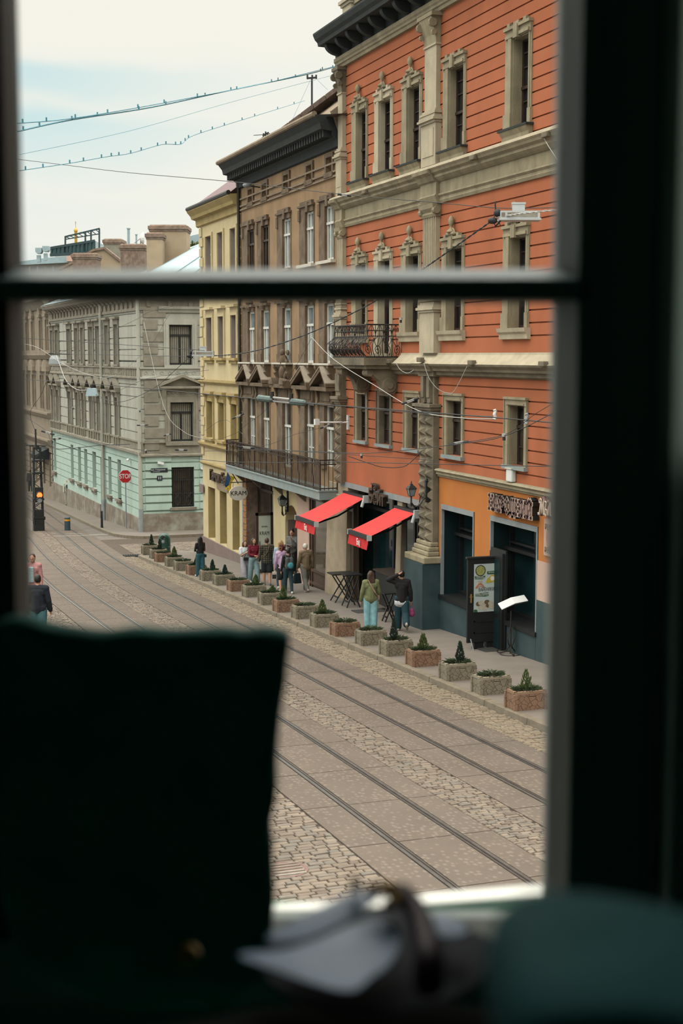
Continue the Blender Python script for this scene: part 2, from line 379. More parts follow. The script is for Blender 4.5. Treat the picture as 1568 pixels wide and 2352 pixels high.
# --- surrounds
def finial(par, a, z, s=1.0):
    mb = MB(); c = F.P(a, z, 0.09)
    mb.lathe([(0.10 * s, 0), (0.15 * s, 0.02), (0.13 * s, 0.06), (0.05 * s, 0.10), (0.035 * s, 0.16), (0.055 * s, 0.19), (0.09 * s, 0.27), (0.085 * s, 0.33), (0.05 * s, 0.40), (0.01, 0.43)], c, 10)
    for sg in (-1, 1):
        pts = [F.P(a + sg * (0.10 + 0.16 * math.sin(t * PI / 8)) * s, z + 0.02 + 0.10 * math.cos(t * PI / 5) * s, 0.09) for t in range(9)]
        mb.tube(pts, 0.025 * s, 5)
    F.box(mb, a - 0.28 * s, a + 0.28 * s, z - 0.05, z + 0.01, 0, 0.14)
    mb.build('finial', M['stone'], par, smooth=True)
def surround(o, z0, z1, top, m, fin, low):
    n0, n1, p0, p1 = o; mb = MB()
    for a0, a1 in ((n0, p0), (p1, n1)):
        F.box(mb, a0, a1, z0, z1 + 0.02, 0, 0.06 if a0 == p1 else 0.03)
        F.box(mb, a0 + 0.0, a0 + (a1 - a0) * (0.45), z0, z1 + 0.1, 0.0, 0.09) if a0 == p1 else F.box(mb, a1 - (a1 - a0) * 0.55, a1, z0, z1 + 0.1, 0.0, 0.045)
        F.box(mb, a0 - 0.012, a1 + 0.012, z0, z0 + 0.34, 0, 0.10 if a0 == p1 else 0.06)
    F.box(mb, n0, n1, z1, z1 + 0.22, 0, 0.06); F.box(mb, n0 + 0.05, n1 - 0.05, z1 + 0.02, z1 + 0.09, 0, 0.10)
    F.box(mb, n0 - 0.02, n1 + 0.02, z1 + 0.20, z1 + 0.27, 0, 0.11)
    dp = DEP[n0] - .01
    F.box(mb, p1 - .024, p1 - .004, z0 + .003, z1 - .004, -dp, .03); F.box(mb, p0 + .004, p0 + .02, z0 + .003, z1 - .004, -dp, .02); F.box(mb, p0 + .004, p1 - .004, z1 - .024, z1 - .004, -dp, .02)
    c = (n0 + n1) / 2
    F.box(mb, c - 0.14, c + 0.14, z1 + 0.25, z1 + 0.33, 0, 0.11); F.box(mb, c - 0.10, c + 0.10, z1 - 0.03, z1 + 0.26, 0, 0.14)
    for s in (-1, 1): F.box(mb, c + s * 0.40 - 0.07, c + s * 0.40 + 0.07, z1 + 0.25, z1 + 0.35, 0, 0.10)
    w = mb.build('window_surround', m, ob)
    if fin: finial(w, c, z1 + 0.36, .88)
    sb = MB()
    if low:      # deep sill of the top floor resting on the ledge
        F.box(sb, n0 - 0.10, n1 + 0.10, z0 - 0.05, z0, 0, 0.20)
        sb2 = MB(); F.molding(sb2, n0 - 0.06, n1 + 0.06, [(0, z0 - .34), (0.10, z0 - .34), (0.10, z0 - .17), (0.15, z0 - .10), (0.17, z0 - .05), (0, z0 - .05)])
        s = sb2.build('sill', M['stone'], ob); sb.build('sill_sheet', M['eave'], s)
    else:
        F.molding(sb, n0 - 0.09, n1 + 0.09, [(0, z0 - .26), (0.09, z0 - .25), (0.10, z0 - .14), (0.15, z0 - .09), (0.17, z0), (0, z0)])
        sb.build('sill', M['stone_pale'], ob)
for i, o in enumerate(OC):
    surround(o, Z4S, Z4T, 0, M['stone_pale'] if i == 1 else M['stone'], i < 3, True)
    if i == 1:
        surround(o, ZCT, Z3T, 0, M['stone_pale'], True, False)
    else: surround(o, Z3S, Z3T, 0, M['stone'], True, False)
    n0, n1, p0, p1 = o
    mb = MB()                                   # plain frames of the first floor
    q0 = p0 - 0.16; q1 = p1 + 0.18
    for a0, a1 in ((q0, p0), (p1, q1)): F.box(mb, a0, a1, Z2B, Z2T + 0.18, 0, 0.05 if a0 == p1 else .03)
    F.box(mb, p1 - .024, p1 - .004, Z2B + .003, Z2T - .004, -DEP[n0] + .01, .03)
    F.box(mb, q0, q1, Z2T, Z2T + 0.18, 0, 0.052); F.box(mb, q0 - 0.02, q1 + 0.02, Z2T + 0.14, Z2T + 0.2, 0, 0.09); F.box(mb, p0 - .06, p1 + .06, Z2T + 0.02, Z2T + 0.06, 0, 0.075)
    for a0, a1 in ((q0, q0 + .03), (q1 - .03, q1)): F.box(mb, a0, a1, Z2B, Z2T + 0.18, 0, 0.08 if a0 != q0 else .05)
    mb.build('window_surround', M['stone_dark'] if i == 1 else M['stone'], ob)
    sb = MB(); F.box(sb, q0 - 0.03, q1 + 0.03, Z2B - 0.09, Z2B, -0.2, 0.11); sb.build('sill', M['zincteal'], ob)
# --- ledge and frieze between second and third floor
mb = MB()
F.molding(mb, A0, A1 + 0.05, [(0, ZLED + 0.17), (0.05, ZLED + 0.16), (0.36, ZLED + 0.03), (0.38, ZLED - 0.02), (0.34, ZLED - 0.05), (0, ZLED - 0.05)])
lg = mb.build('ledge', M['stone_pale'], ob)
mb = MB()
F.molding(mb, A0, A1 + 0.04, [(0, ZLED - 0.05), (0.33, ZLED - 0.05), (0.30, ZLED - 0.12), (0.22, ZLED - 0.17), (0.22, ZLED - 0.23), (0.15, ZLED - 0.29), (0.09, ZLED - 0.33), (0, ZLED - 0.33)])
F.molding(mb, A0, A1 + 0.03, [(0, ZLED - 0.3), (0.055, ZLED - 0.3), (0.055, ZBEAD), (0, ZBEAD)])
F.molding(mb, A0, A1 + 0.03, [(0, ZBEAD + 0.04), (0.10, ZBEAD + 0.04), (0.11, ZBEAD), (0.06, ZBEAD - 0.05), (0.06, ZBEAD - 0.10), (0.08, ZBEAD - 0.12), (0.05, ZBEAD - 0.19), (0, ZBEAD - 0.19)])
for a0, a1 in ((PC0, PC1), (PL0 + 0.05, PL1)):
    F.molding(mb, a0 - 0.05, a1 + 0.05, [(0, ZLED - 0.05), (0.42, ZLED - 0.04), (0.40, ZLED - 0.12), (0.30, ZLED - 0.18), (0.22, ZLED - 0.30), (0.16, ZLED - 0.33), (0.16, ZBEAD + 0.05), (0.2, ZBEAD), (0.12, ZBEAD - 0.19), (0, ZBEAD - 0.19)])
mb.build('frieze', M['stone'], ob)
# --- cornice above the first floor
mb = MB()
F.molding(mb, A0, uz(925, 820)[0], [(0, ZCT), (0.06, ZCT), (0.07, ZCT - 0.05), (0.16, ZCT - 0.14), (0.30, ZCT - 0.26), (0.34, ZCT - 0.28), (0, ZCT - 0.28)])
mb.build('cornice_top', M['stone_pale'], ob)
mb = MB()
F.molding(mb, A0, A1, [(0, ZCT - 0.28), (0.34, ZCT - 0.28), (0.32, ZCT - 0.33), (0.24, ZCT - 0.40), (0.22, ZCT - 0.46), (0.13, ZCT - 0.48), (0.12, ZCT - 0.56), (0.05, ZCT - 0.60), (0, ZCB + 0.0)])
F.molding(mb, PC0 - 0.03, PC1 + 0.03, [(0, ZCT - 0.27), (0.42, ZCT - 0.27), (0.40, ZCT - 0.33), (0.32, ZCT - 0.41), (0.30, ZCT - 0.47), (0.20, ZCT - 0.48), (0.2, ZCT - 0.6), (0, ZCB)])
mb.build('cornice', M['stone_dark'], ob)
# --- moulding above the shops
mb = MB()
F.molding(mb, A0, PC0, [(0, ZMOLD), (0.10, ZMOLD - 0.01), (0.14, ZMOLD - 0.05), (0.09, ZMOLD - 0.10), (0.09, ZMOLD - 0.15), (0.05, ZMOLD - 0.16), (0.04, ZMOLD - 0.21), (0, ZMOLD - 0.21)])
mb.build('shop_moulding', M['stone'], ob)
# --- pilasters
def pilaster(a0, a1, far):
    w = a1 - a0; c = (a0 + a1) / 2
    mb = MB()
    # upper order
    F.box(mb, a0 + .10 * w, a1 - .10 * w, 11.75, 13.35, 0, 0.12)
    F.box(mb, a0, a1, ZLED + .12, 11.40, 0, 0.17)
    F.box(mb, a0 + .12 * w, a1 - .12 * w, ZLED + .35, 11.28, 0.15, 0.185)
    for z, e, d in ((11.40, .03, .21), (11.46, .07, .26), (11.52, .04, .22), (11.57, -.02, .18), (11.63, .02, .2), (11.69, -.03, .16)):
        F.box(mb, a0 - e, a1 + e, z, z + 0.06, 0, d)
    F.box(mb, a0 + .07 * w, a1 - .07 * w, 13.33, 13.38, 0, 0.15)
    p = mb.build('pilaster', M['stone_pale'], ob)
    cp = MB()
    F.molding(cp, a0 + .08 * w, a1 - .08 * w, [(0, 13.38), (0.13, 13.38), (0.15, 13.6), (0.26, 13.95), (0.28, 14.02), (0, 14.02)])
    for s in (a0 + .08 * w, a1 - .08 * w):
        cp.lathe([(0.02, -0.05), (0.11, -0.05), (0.12, 0), (0.11, 0.05), (0.02, 0.05)], F.P(s, 13.86, 0.24), 10, 'y')
        cp.lathe([(0.02, -0.04), (0.07, -0.04), (0.07, 0.04), (0.02, 0.04)], F.P(s, 13.62, 0.2), 8, 'y')
    F.box(cp, a0 - .02, a1 + .02, 14.02, 14.12, 0, 0.3)
    cp.build('capital', M['stone_dark'] if far else M['stone'], p)
    # middle order, fluted
    mb = MB()
    F.box(mb, a0 + .06 * w, a1 - .06 * w, 7.30, 9.12, 0, 0.10)
    nfl = 7
    for k in range(nfl + 1):
        t = a0 + .08 * w + (w * .84) * k / nfl
        F.box(mb, t - 0.018, t + 0.018, 7.45, 9.05, 0.10, 0.125)
    F.box(mb, a0 - .01, a1 + .01, ZCT, 6.62, 0, 0.18)
    for z, e, d in ((6.62, .05, .22), (6.68, .09, .26), (6.75, .05, .22), (6.82, 0, .18), (6.90, .05, .2), (6.98, .0, .17), (7.05, .04, .19), (7.13, 0, .16), (7.20, .02, .14)):
        F.box(mb, a0 - e, a1 + e, z, z + 0.07, 0, d)
    p = mb.build('pilaster', M['stone_pale'], ob)
    cp = MB()
    F.molding(cp, a0, a1, [(0, 9.05), (0.14, 9.05), (0.17, 9.12), (0.15, 9.17), (0.22, 9.26), (0.24, 9.37), (0, 9.37)])
    for s in (a0 + .02, a1 - .02):
        cp.lathe([(0.02, -0.08), (0.09, -0.08), (0.10, 0), (0.09, 0.08), (0.02, 0.08)], F.P(s, 9.2, 0.14), 10, 'y')
    cp.build('capital', M['stone'], p)
    # lower order: diamond-cut pier
    mb = MB(); z0 = ZBEAM - .05 if far else 0.62; zt = 3.95
    F.box(mb, a0 + .02, a1 - .02, z0, zt, 0, 0.16)
    n = int((zt - z0) / 0.265); h = (zt - z0) / n
    for i in range(n):
        for j in range(2):
            b0 = a0 + .05 + (w - .1) * j / 2; b1 = b0 + (w - .1) / 2; c0 = z0 + i * h + .02; c1 = c0 + h - .04
            ctr = F.P((b0 + b1) / 2, (c0 + c1) / 2, 0.30)
            q = [F.P(b0, c0, .16), F.P(b1, c0, .16), F.P(b1, c1, .16), F.P(b0, c1, .16)]
            mb.add(q + [ctr], [(0, 1, 4), (1, 2, 4), (2, 3, 4), (3, 0, 4)])
    p = mb.build('diamond_pier', M['stone_dark'], ob)
    cp = MB()
    for z, e, d in ((3.95, 0, .18), (4.02, .03, .22), (4.09, .08, .28), (4.17, .12, .33)): F.box(cp, a0 - e, a1 + e, z, z + 0.085, 0, d)
    F.box(cp, a0 + .08 * w, a1 - .08 * w, 4.25, ZCB + .05, 0, .12)
    for s in (.3, .7): F.box(cp, a0 + w * s - .09, a0 + w * s + .09, 4.42, ZCB, .12, .22); F.box(cp, a0 + w * s - .11, a0 + w * s + .11, 4.28, 4.42, .12, .19)
    cp.build('capital', M['stone_dark'], p)
    return p
pilaster(PC0, PC1, False); pilaster(PL0 + .02, PL1, True)
# base of the central pier
mb = MB()
for z, e, d in ((0.52, .02, .24), (0.40, .05, .30), (0.28, .08, .34), (0.10, .20, .50)):
    F.box(mb, PC0 - e, PC1 + e, z, z + (0.18 if z < .2 else 0.12), 0, d)
mb.build('pier_base', M['stone'], ob, bevel=0.03)
mb = MB(); F.box(mb, PC0 - .16, PC1 + .18, -2.5, 0.10, -0.1, 0.52); mb.build('pier_plinth', M['teal'], ob)
# --- main cornice, eaves
mb = MB()
F.molding(mb, A0, A1 + 0.10, [(0, ZROOF), (0.10, ZROOF), (0.12, ZROOF + .08), (0.16, ZROOF + .10), (0.16, ZROOF + .16), (0.20, ZROOF + .2), (0.2, ZROOF + .30), (0, ZROOF + .30)])
mb.build('architrave', M['stone'], ob)
mb = MB()
F.molding(mb, A0, A1 + 0.10, [(-.5, ZROOF + .30), (0.14, ZROOF + .30), (0.16, ZROOF + .62), (0.70, ZROOF + .64), (0.72, ZROOF + .74), (0.80, ZROOF + .82), (0.86, ZROOF + .95), (0.86, ZROOF + 1.0), (-.5, ZROOF + 1.12)])
mb.build('eaves', M['eave'], ob)
for k in range(24):
    a = A1 - 0.35 - k * 0.93
    if a < A0 + .5: break
    mb = MB()
    prof = [(0.14, ZROOF + .30)] + [(0.16 + .46 * math.sin(t * PI / 16), ZROOF + .62 - .30 * math.cos(t * PI / 16)) for t in range(9)] + [(0.14, ZROOF + .62)]
    F.molding(mb, a - .10, a + .10, prof); mb.build('eaves_bracket', M['eave'], ob)
mb = MB(); F.box(mb, A1 - .75, A1 + .0, ZROOF + 1.0, ZROOF + 1.85, -.75, -.05); F.box(mb, A1 - .80, A1 + .06, ZROOF + 1.80, ZROOF + 1.88, -.8, .0); F.box(mb, A1 - .86, A1 + .10, ZROOF + 1.88, ZROOF + 1.98, -.86, .06)
mb.build('attic_pier', M['stone_pale'], ob)
mb = MB(); F.box(mb, A0, A1 - .75, ZROOF + 1.0, ZROOF + 1.75, -.6, -.2); F.box(mb, A0, A1 - .8, ZROOF + 1.75, ZROOF + 1.85, -.65, -.12); mb.build('parapet', M['stone'], ob)
# --- wrought iron balcony with stone consoles
BA0, BA1, BD = 36.9, 39.7, 1.02
bl = MB(); F.box(bl, BA0 - .05, BA1 + .05, ZCT - .33, ZCT - .12, 0, BD + .05); F.box(bl, BA0 + .02, BA1 - .02, ZCT - .43, ZCT - .33, 0, BD - .04)
bl.build('balcony_slab', M['stone_dark'], ob)
rl = MB()
ZR = ZCT - .12; HR = 0.92
def bow(t): return BD - .06 + 0.20 * math.sin(PI * min(1, t * 1.6)) if t < .625 else BD - .06
def rail_pt(s, t, side=None):
    # s in 0..1 along front; side 'n' near end, 'f' far end with s = depth fraction
    if side is None: return F.P(BA0 + (BA1 - BA0) * s, ZR + HR * t, bow(t))
    off = 0.16 * math.sin(PI * min(1, t * 1.6)) if t < .625 else 0
    return F.P((BA0 - off) if side == 'n' else (BA1 + off), ZR + HR * t, s * bow(t))
for tt in (0.02, 0.98, 0.80, 0.64):
    rl.tube([rail_pt(0, tt, 'n'), rail_pt(1, tt, 'n'), rail_pt(1, tt), rail_pt(1, tt, 'f'), rail_pt(0, tt, 'f')], 0.014 if .05 < tt < .9 else .022, 5)
def scroll(f, u0, w):
    S = []
    for k in range(20):
        a = k * 0.55; r = 0.030 + 0.150 * k / 19
        S.append(f(u0 + r * math.cos(a) * w, 0.22 + r * math.sin(a)))
    rl.tube(S, 0.011, 4)
for side, n in (('n', 4), (None, 9), ('f', 3)):
    f = (lambda s, t, side=side: rail_pt(s, t, side))
    for k in range(n):
        u = (k + .5) / n; w = 1.0 / (n * .42)
        scroll(f, u, w * .8)
        for sg in (-1, 1):
            rl.tube([f(min(1, max(0, u + sg * (.5 / n) * math.sin(t * PI / 10))), .30 + .68 * t / 10) for t in range(11)], 0.010, 4)
            rl.tube([f(min(1, max(0, u + sg * (.5 / n) * math.cos(t * PI / 10))), .40 + .25 * math.sin(t * PI / 10)) for t in range(11)], 0.010, 4)
        rl.tube([f(u, t / 8) for t in range(9)], 0.009, 4)
        rl.tube([f(k / n, t / 8) for t in range(9)], 0.012, 4)
rl.build('balcony_railing', M['iron'], ob)
for a in (BA0 + .32, BA1 - .35):
    mb = MB()
    P0 = [(0, ZCB - .42), (.10, ZCB - .52), (.28, ZCB - .55), (.42, ZCB - .45), (.46, ZCB - .30), (.52, ZCB - .16), (.75, ZCB + .02), (.95, ZCB + .18), (.95, ZCB + .2), (0, ZCB + .2)]
    F.molding(mb, a - .17, a + .17, P0)
    mb.lathe([(0.03, -.20), (.20, -.20), (.22, -.17), (.22, .17), (.20, .20), (.03, .20)], F.P(a, ZCB - .28, .24), 16, 'y')
    mb.lathe([(0.02, -.23), (.10, -.23), (.11, .23), (.02, .23)], F.P(a, ZCB - .28, .24), 12, 'y')
    mb.lathe([(0.03, -.19), (.10, -.19), (.11, .19), (.03, .19)], F.P(a, ZCB + .07, .82), 12, 'y')
    mb.build('balcony_console', M['stone_dark'], ob)
# --- restaurant windows on the ground floor
def shopwin(o, par, sillmat):
    a0, a1, z0, z1 = o
    mb = MB(); F.box(mb, a0, a1, z1 - .13, z1, -.25, .02); F.box(mb, a1 - .05, a1, z0, z1, -.06, .02); F.box(mb, a0, a0 + .05, z0, z1, -.25, .02)
    mb.build('opening_trim', M['slate'], par)
    d = -.55
    mb = MB()
    F.box(mb, a0, a1, z0, z1, -.66, -.60)
    pn = None
    fr = MB(); zt = z0 + (z1 - z0) * .68; am = a0 + (a1 - a0) * .42
    for b0, b1 in ((a0, a0 + .09), (am - .06, am + .06), (a1 - .09, a1)): F.box(fr, b0, b1, z0, z1 - .1, d - .04, d + .06)
    for c0, c1, dd in ((z0, z0 + .1, .06), (zt - .06, zt + .02, .2), (zt + .10, zt + .15, .08), (z1 - .2, z1 - .1, .06)): F.box(fr, a0, a1, c0, c1, d - .04, d + dd)
    w = fr.build('restaurant_window', M['black'], par)
    mb.build('pane', M['glass_teal'], w)
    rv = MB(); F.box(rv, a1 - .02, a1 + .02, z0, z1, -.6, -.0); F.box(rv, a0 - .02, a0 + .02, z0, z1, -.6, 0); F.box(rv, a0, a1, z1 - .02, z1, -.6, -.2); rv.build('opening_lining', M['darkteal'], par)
    sb = MB(); F.box(sb, a0 - .05, a1 + .03, z0 - .08, z0 + .02, -.6, .07); sb.build('sill', M['black'], par)
shopwin(O1, ob, None); shopwin((O2[0], O2[1], -.72, O2[3]), ob, None)
# doorway between them
mb = MB(); F.box(mb, OD[0] - .03, OD[1] + .08, -1.62, .95, .02, .07); mb.build('door_frame', M['black'], ob)
# --- cafe front under the awnings
zc = gz(37) + .1
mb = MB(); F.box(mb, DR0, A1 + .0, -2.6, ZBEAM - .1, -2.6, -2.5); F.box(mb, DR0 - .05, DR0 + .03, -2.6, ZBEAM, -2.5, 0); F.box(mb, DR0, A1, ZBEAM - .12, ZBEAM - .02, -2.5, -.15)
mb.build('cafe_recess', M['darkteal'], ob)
mb = MB()
for a in (DR0 + .75, DR0 + 1.7, DR0 + 1.95, DR0 + 2.9, DR0 + 3.6):
    F.box(mb, a - .06, a + .06, -2.3, ZBEAM - .1, -.62, -.5)
for z in (-1.15, .85): F.box(mb, DR0, A1 - .6, z, z + .1, -.62, -.5)
F.box(mb, DR0, DR0 + 1.75, -2.4, -1.1, -.62, -.48)
sf = mb.build('cafe_front', M['black'], ob)
mb = MB(); F.box(mb, DR0, A1 - .4, -2.2, ZBEAM - .1, -.60, -.57); mb.build('pane', M['glass_teal'], sf)
for a0, a1, dd, zt in ((uz(921, 1300)[0], uz(910, 1300)[0], .0, ZBEAM - .1), (uz(800, 1300)[0] , uz(752, 1300, .05)[0], .05, ZBEAM - .1)):
    mb = MB(); b = .07 if a1 > 38.5 else .02; bk = -.34 if a1 > 38.5 else -.16
    mb.hexa([F.P(a0 - b, -2.6, bk), F.P(a1 + b, -2.6, bk), F.P(a1 + b, -2.6, dd + .10), F.P(a0 - b, -2.6, dd + .10), F.P(a0, zt, bk), F.P(a1, zt, bk), F.P(a1, zt, dd - .02), F.P(a0, zt, dd - .02)])
    if zt > 0 and a1 > 38.5:
        F.box(mb, a0 - .06, a1 + .06, .98, 1.10, -.34, dd + .10); F.box(mb, a0 - .03, a1 + .03, 1.10, 1.2, -.34, dd + .05)
    mb.build('stone_pillar', mat('pillar_stone', (.40, .325, .23), .9, .14, 2.5, .35, 30, stain=(.24, .19, .13), stain_amt=.6, stain_scale=1.3), ob, bevel=0.02)
# ================================================================== the brown house with the long balcony
B1 = uz(556, 900)[0]
bb = thing('town_house', 'soot-stained brown town house with triangular window pediments and a long iron balcony', 'building', (FX, 48, gz(48)))
BC3 = [(562, 586, 573.5, 585), (595, 620, 605, 618), (641, 670, 653.5, 668), (692, 723, 705.5, 721), (737, 769, 750.5, 767)]
zt = lambda x, y, d=0: uz(x, y, d)[1]
W4S, W4T = zt(755, 598), zt(752, 474); W3S, W3T = zt(728, 834), zt(706, 702); W2S, W2T = zt(760, 1072), zt(755, 930)
WAS, WAT = zt(757, 398), zt(757, 362)
BTOP = zt(775, 322)
BB = [(uz(c[1], 760)[0], uz(c[0], 760)[0], uz(c[3], 760)[0], uz(c[2], 760)[0]) for c in BC3]
BB = [(n0, n1, p0, p1) for n0, n1, p0, p1 in BB]
ops = []
for n0, n1, p0, p1 in BB:
    c = (p0 + p1) / 2
    ops += [(p0, p1, W4S, W4T), (p0, p1, W3S, W3T), (p0, p1, W2S if BB.index((n0, n1, p0, p1)) != 2 else W2S - .35, W2T), (c - .27, c + .27, WAS, WAT)]
mb = MB(); F.wall(mb, A1, B1, zt(600, 1100), BTOP, ops, .3); mb.build('upper_wall', M['brownwall'], bb)
mb = MB(); F.box(mb, A1 + .02, B1 - .02, -2, BTOP + .4, -9, -.7); mb.build('rear_mass', M['brownwall'], bb)
for i, (n0, n1, p0, p1) in enumerate(BB):
    wp, gl = M['whitepaint'], M['glass_sky']
    F.window(bb, (p0, p1, W4S, W4T), wp if i > 1 else M['darkwood'], gl if i > 1 else M['glass_br'], .02, .075, .68, 2)
    F.window(bb, (p0, p1, W3S, W3T), wp, gl, .02, .085, .66, True)
    F.window(bb, (p0, p1, W2S if i != 2 else W2S - .35, W2T), wp, M['glass_br'], .02, .075, .62, True, bars=(.25,), name='window' if i != 2 else 'balcony_door')
    c = (p0 + p1) / 2
    F.window(bb, (c - .27, c + .27, WAS, WAT), M['darkwood'], M['glass'], .22, .05, 0, True)
    mb = MB()
    for a in (c - .34, c + .34): F.box(mb, a - .07, a + .07, WAS - .1, WAT + .12, 0, .06)
    F.box(mb, c - .41, c + .41, WAS - .14, WAS, 0, .09); F.box(mb, c - .41, c + .41, WAT, WAT + .12, 0, .06)
    mb.build('window_surround', M['browntrim'], bb)
    # fourth floor
    mb = MB()
    for a0, a1 in ((n0, p0), (p1, n1)): F.box(mb, a0, a1, W4S, W4T + .1, 0, .07 if a0 == p1 else .015)
    F.box(mb, n0, n1, W4T, W4T + .22, 0, .07); F.box(mb, n0 + .1, n1 - .1, W4T + .22, W4T + .36, 0, .09); F.box(mb, n0 - .05, n1 + .05, W4T + .18, W4T + .25, 0, .13)
    F.box(mb, c - .1, c + .1, W4T - .02, W4T + .3, 0, .15)
    for a in (n1 - .08,): F.box(mb, a - .1, a + .1, W4T - .25, W4T + .12, .05, .12)
    mb.build('window_surround', M['browntrim'], bb)
    mb = MB(); F.box(mb, n0 - .08, n1 + .08, W4S - .10, W4S, -.25, .16); mb.build('sill', M['brownlight'] if i < 3 else M['offwhite'], bb)
    # third floor with bracketed sill
    mb = MB()
    for a0, a1 in ((n0, p0), (p1, n1)): F.box(mb, a0, a1, W3S, W3T + .1, 0, .08 if a0 == p1 else .015); F.box(mb, a0 + .01, a1 - .01, W3S + .01, W3S + .3, 0, .11 if a0 == p1 else .03)
    F.box(mb, n0, n1, W3T, W3T + .2, 0, .08); F.box(mb, n0 - .05, n1 + .05, W3T + .16, W3T + .25, 0, .16)
    mb.lathe([(.02, 0), (.14, 0), (.17, .1), (.12, .2), (.16, .28), (.08, .36), (.02, .38)], F.P(c, W3T + .05, .1), 9)
    mb.build('window_surround', M['browntrim'], bb)
    mb = MB(); F.box(mb, n0 - .12, n1 + .12, W3S - .06, W3S, -.25, .26); mb.build('sill', M['offwhite'], bb)
    mb = MB(); zb = W3S - .06
    F.molding(mb, n0 - .02, n1 + .02, [(0, zb - .75), (.05, zb - .75), (.06, zb - .2), (.2, zb - .08), (.22, zb), (0, zb)])
    for a in (n0 + .06, n1 - .06):
        F.molding(mb, a - .09, a + .09, [(0, zb - .7), (.08, zb - .66), (.10, zb - .5), (.22, zb - .3), (.14, zb - .25), (.24, zb - .1), (.24, zb), (0, zb)])
    mb.build('sill_apron', M['browntrim'], bb)
    # second floor: jambs, frieze, pediment
    mb = MB()
    for a0, a1 in ((n0, p0), (p1, n1)): F.box(mb, a0, a1, W2S - .1, W2T + .1, 0, .10 if a0 == p1 else .015)
    F.box(mb, n0, n1, W2T, W2T + .45, 0, .09); F.box(mb, n0 - .05, n1 + .05, W2T - .02, W2T + .06, 0, .15)
    for a in (n1 - .05,):
        F.molding(mb, a - .08, a + .08, [(0, W2T - .45), (.10, W2T - .42), (.11, W2T - .2), (.2, W2T), (.16, W2T + .2), (.22, W2T + .45), (0, W2T + .45)])
    F.box(mb, n0 + .2, n1 - .2, W2T + .12, W2T + .38, .09, .115)
    mb.build('window_surround', M['browntrim'], bb)
    e = .12; zp = W2T + .45; hh = .62
    mb = MB(); F.box(mb, n0 - e, n1 + e, zp, zp + .12, 0, .34)
    if i != 2:
        for a0, a1, z0, z1 in ((n0 - e, c, zp + .1, zp + hh), (n1 + e, c, zp + .1, zp + hh)):
            mb.prism([F.P(a0, z0, 0), F.P(c, z1, 0), F.P(c, z1 + .13, 0), F.P(a0, z0 + .13, 0)], F.n * .36)
        F.box(mb, n0 + .1, n1 - .1, zp + .1, zp + .2, 0, .1)
        mb.prism([F.P(n0 + .05, zp + .1, 0), F.P(n1 - .05, zp + .1, 0), F.P(c, zp + hh, 0)], F.n * .06)
    else:
        for s in (-1, 1):
            b = n0 - e if s < 0 else n1 + e
            mb.prism([F.P(b, zp + .12, 0), F.P(b - s * .5, zp + .12, 0), F.P(b - s * .42, zp + .34, 0), F.P(b, zp + .25, 0)], F.n * .38)
        # the bearded mask and garland over the middle window
        pdm = mb; mb = MB()
        rnd = random.Random(8)
        mb.ball(F.P(c, zp + .95, .16), .15, .17, .22, 10, 8); mb.ball(F.P(c, zp + 1.22, .2), .10, .10, .13, 10, 7); mb.ball(F.P(c, zp + .55, .15), .20, .20, .26, 9, 7)
        for sg in (-1, 1):
            mb.tube([F.P(c + sg * (.12 + .22 * math.sin(t * .45)), zp + .25 + .11 * t, .12 + .06 * math.sin(t)) for t in range(10)], [.09, .08, .08, .07, .07, .06, .06, .05, .05, .03], 7)
            mb.tube([F.P(c + sg * (.30 + .10 * math.cos(t * .8)), zp + .85 + .10 * math.sin(t * .8), .16) for t in range(9)], .05, 6)
        for k in range(26): mb.ball(F.P(c + rnd.uniform(-.36, .36), zp + rnd.uniform(.25, 1.25), rnd.uniform(.05, .16)), rnd.uniform(.05, .09), .08, rnd.uniform(.05, .10), 7, 5)
        mb.build('carved_figure', M['browntrim'], bb, smooth=True, subsurf=1); mb = pdm
    pd = mb.build('pediment', M['browntrim'], bb, smooth=False)
    if i != 2:
        mb = MB()
        for b in (n0 - e, n1 + e):
            mb.prism([F.P(b, zp + .23, 0), F.P(c, zp + hh + .13, 0), F.P(c, zp + hh + .16, 0), F.P(b, zp + .26, 0)], F.n * .38)
        mb.build('pediment_cap', mat('weathered_cap', (.40, .34, .27), .9, .15, 3, .3, 30, stain=(.22, .17, .12), stain_amt=.6, stain_scale=1.5), pd)
# fallen plaster between the two far windows
mb = MB(); a = (BB[0][0] + BB[1][1]) / 2
mb.prism([F.P(a + dx, W3S - .9 + dz, 0) for dx, dz in ((-.3, 0), (.1, -.1), (.42, .25), (.3, .8), (.1, .6), (-.1, .95), (-.25, .5))], F.n * .012); mb.build('bare_patch', M['offwhite'], bb)
# string courses below the attic, downpipe
mb = MB()
for z in (zt(1110 / 2, 485), zt(1110 / 2, 476), zt(1110 / 2, 460)): F.box(mb, A1, B1, z, z + .06, 0, .06)
mb.build('string_course', M['brownlight'], bb)
mb = MB(); mb.tube([F.P(B1 - .02, BTOP, .1), F.P(B1 - .02, 1.2, .1)], .06, 6); mb.build('downpipe', M['iron'], bb)
# cornice
mb = MB(); ce = zt(515, 383, .8)
F.molding(mb, A1 + .05, B1 + .25, [(0, BTOP - .25), (.10, BTOP - .22), (.12, BTOP), (.25, BTOP + .1), (.25, BTOP + .22), (.62, BTOP + .28), (.66, BTOP + .45), (.80, BTOP + .62), (.80, BTOP + .68), (0, BTOP + .75)])
for k in range(46):
    a = A1 + .2 + k * .26
    if a > B1 + .15: break
    F.box(mb, a, a + .14, BTOP + .06, BTOP + .26, .1, .50)
mb.build('cornice', M['eave'], bb)
mb = MB(); mb.tube([F.P(A1 + .1, BTOP + .72, .82), F.P(B1 + .28, BTOP + .72, .82)], .085, 8); mb.build('gutter', M['brownlight'], bb)
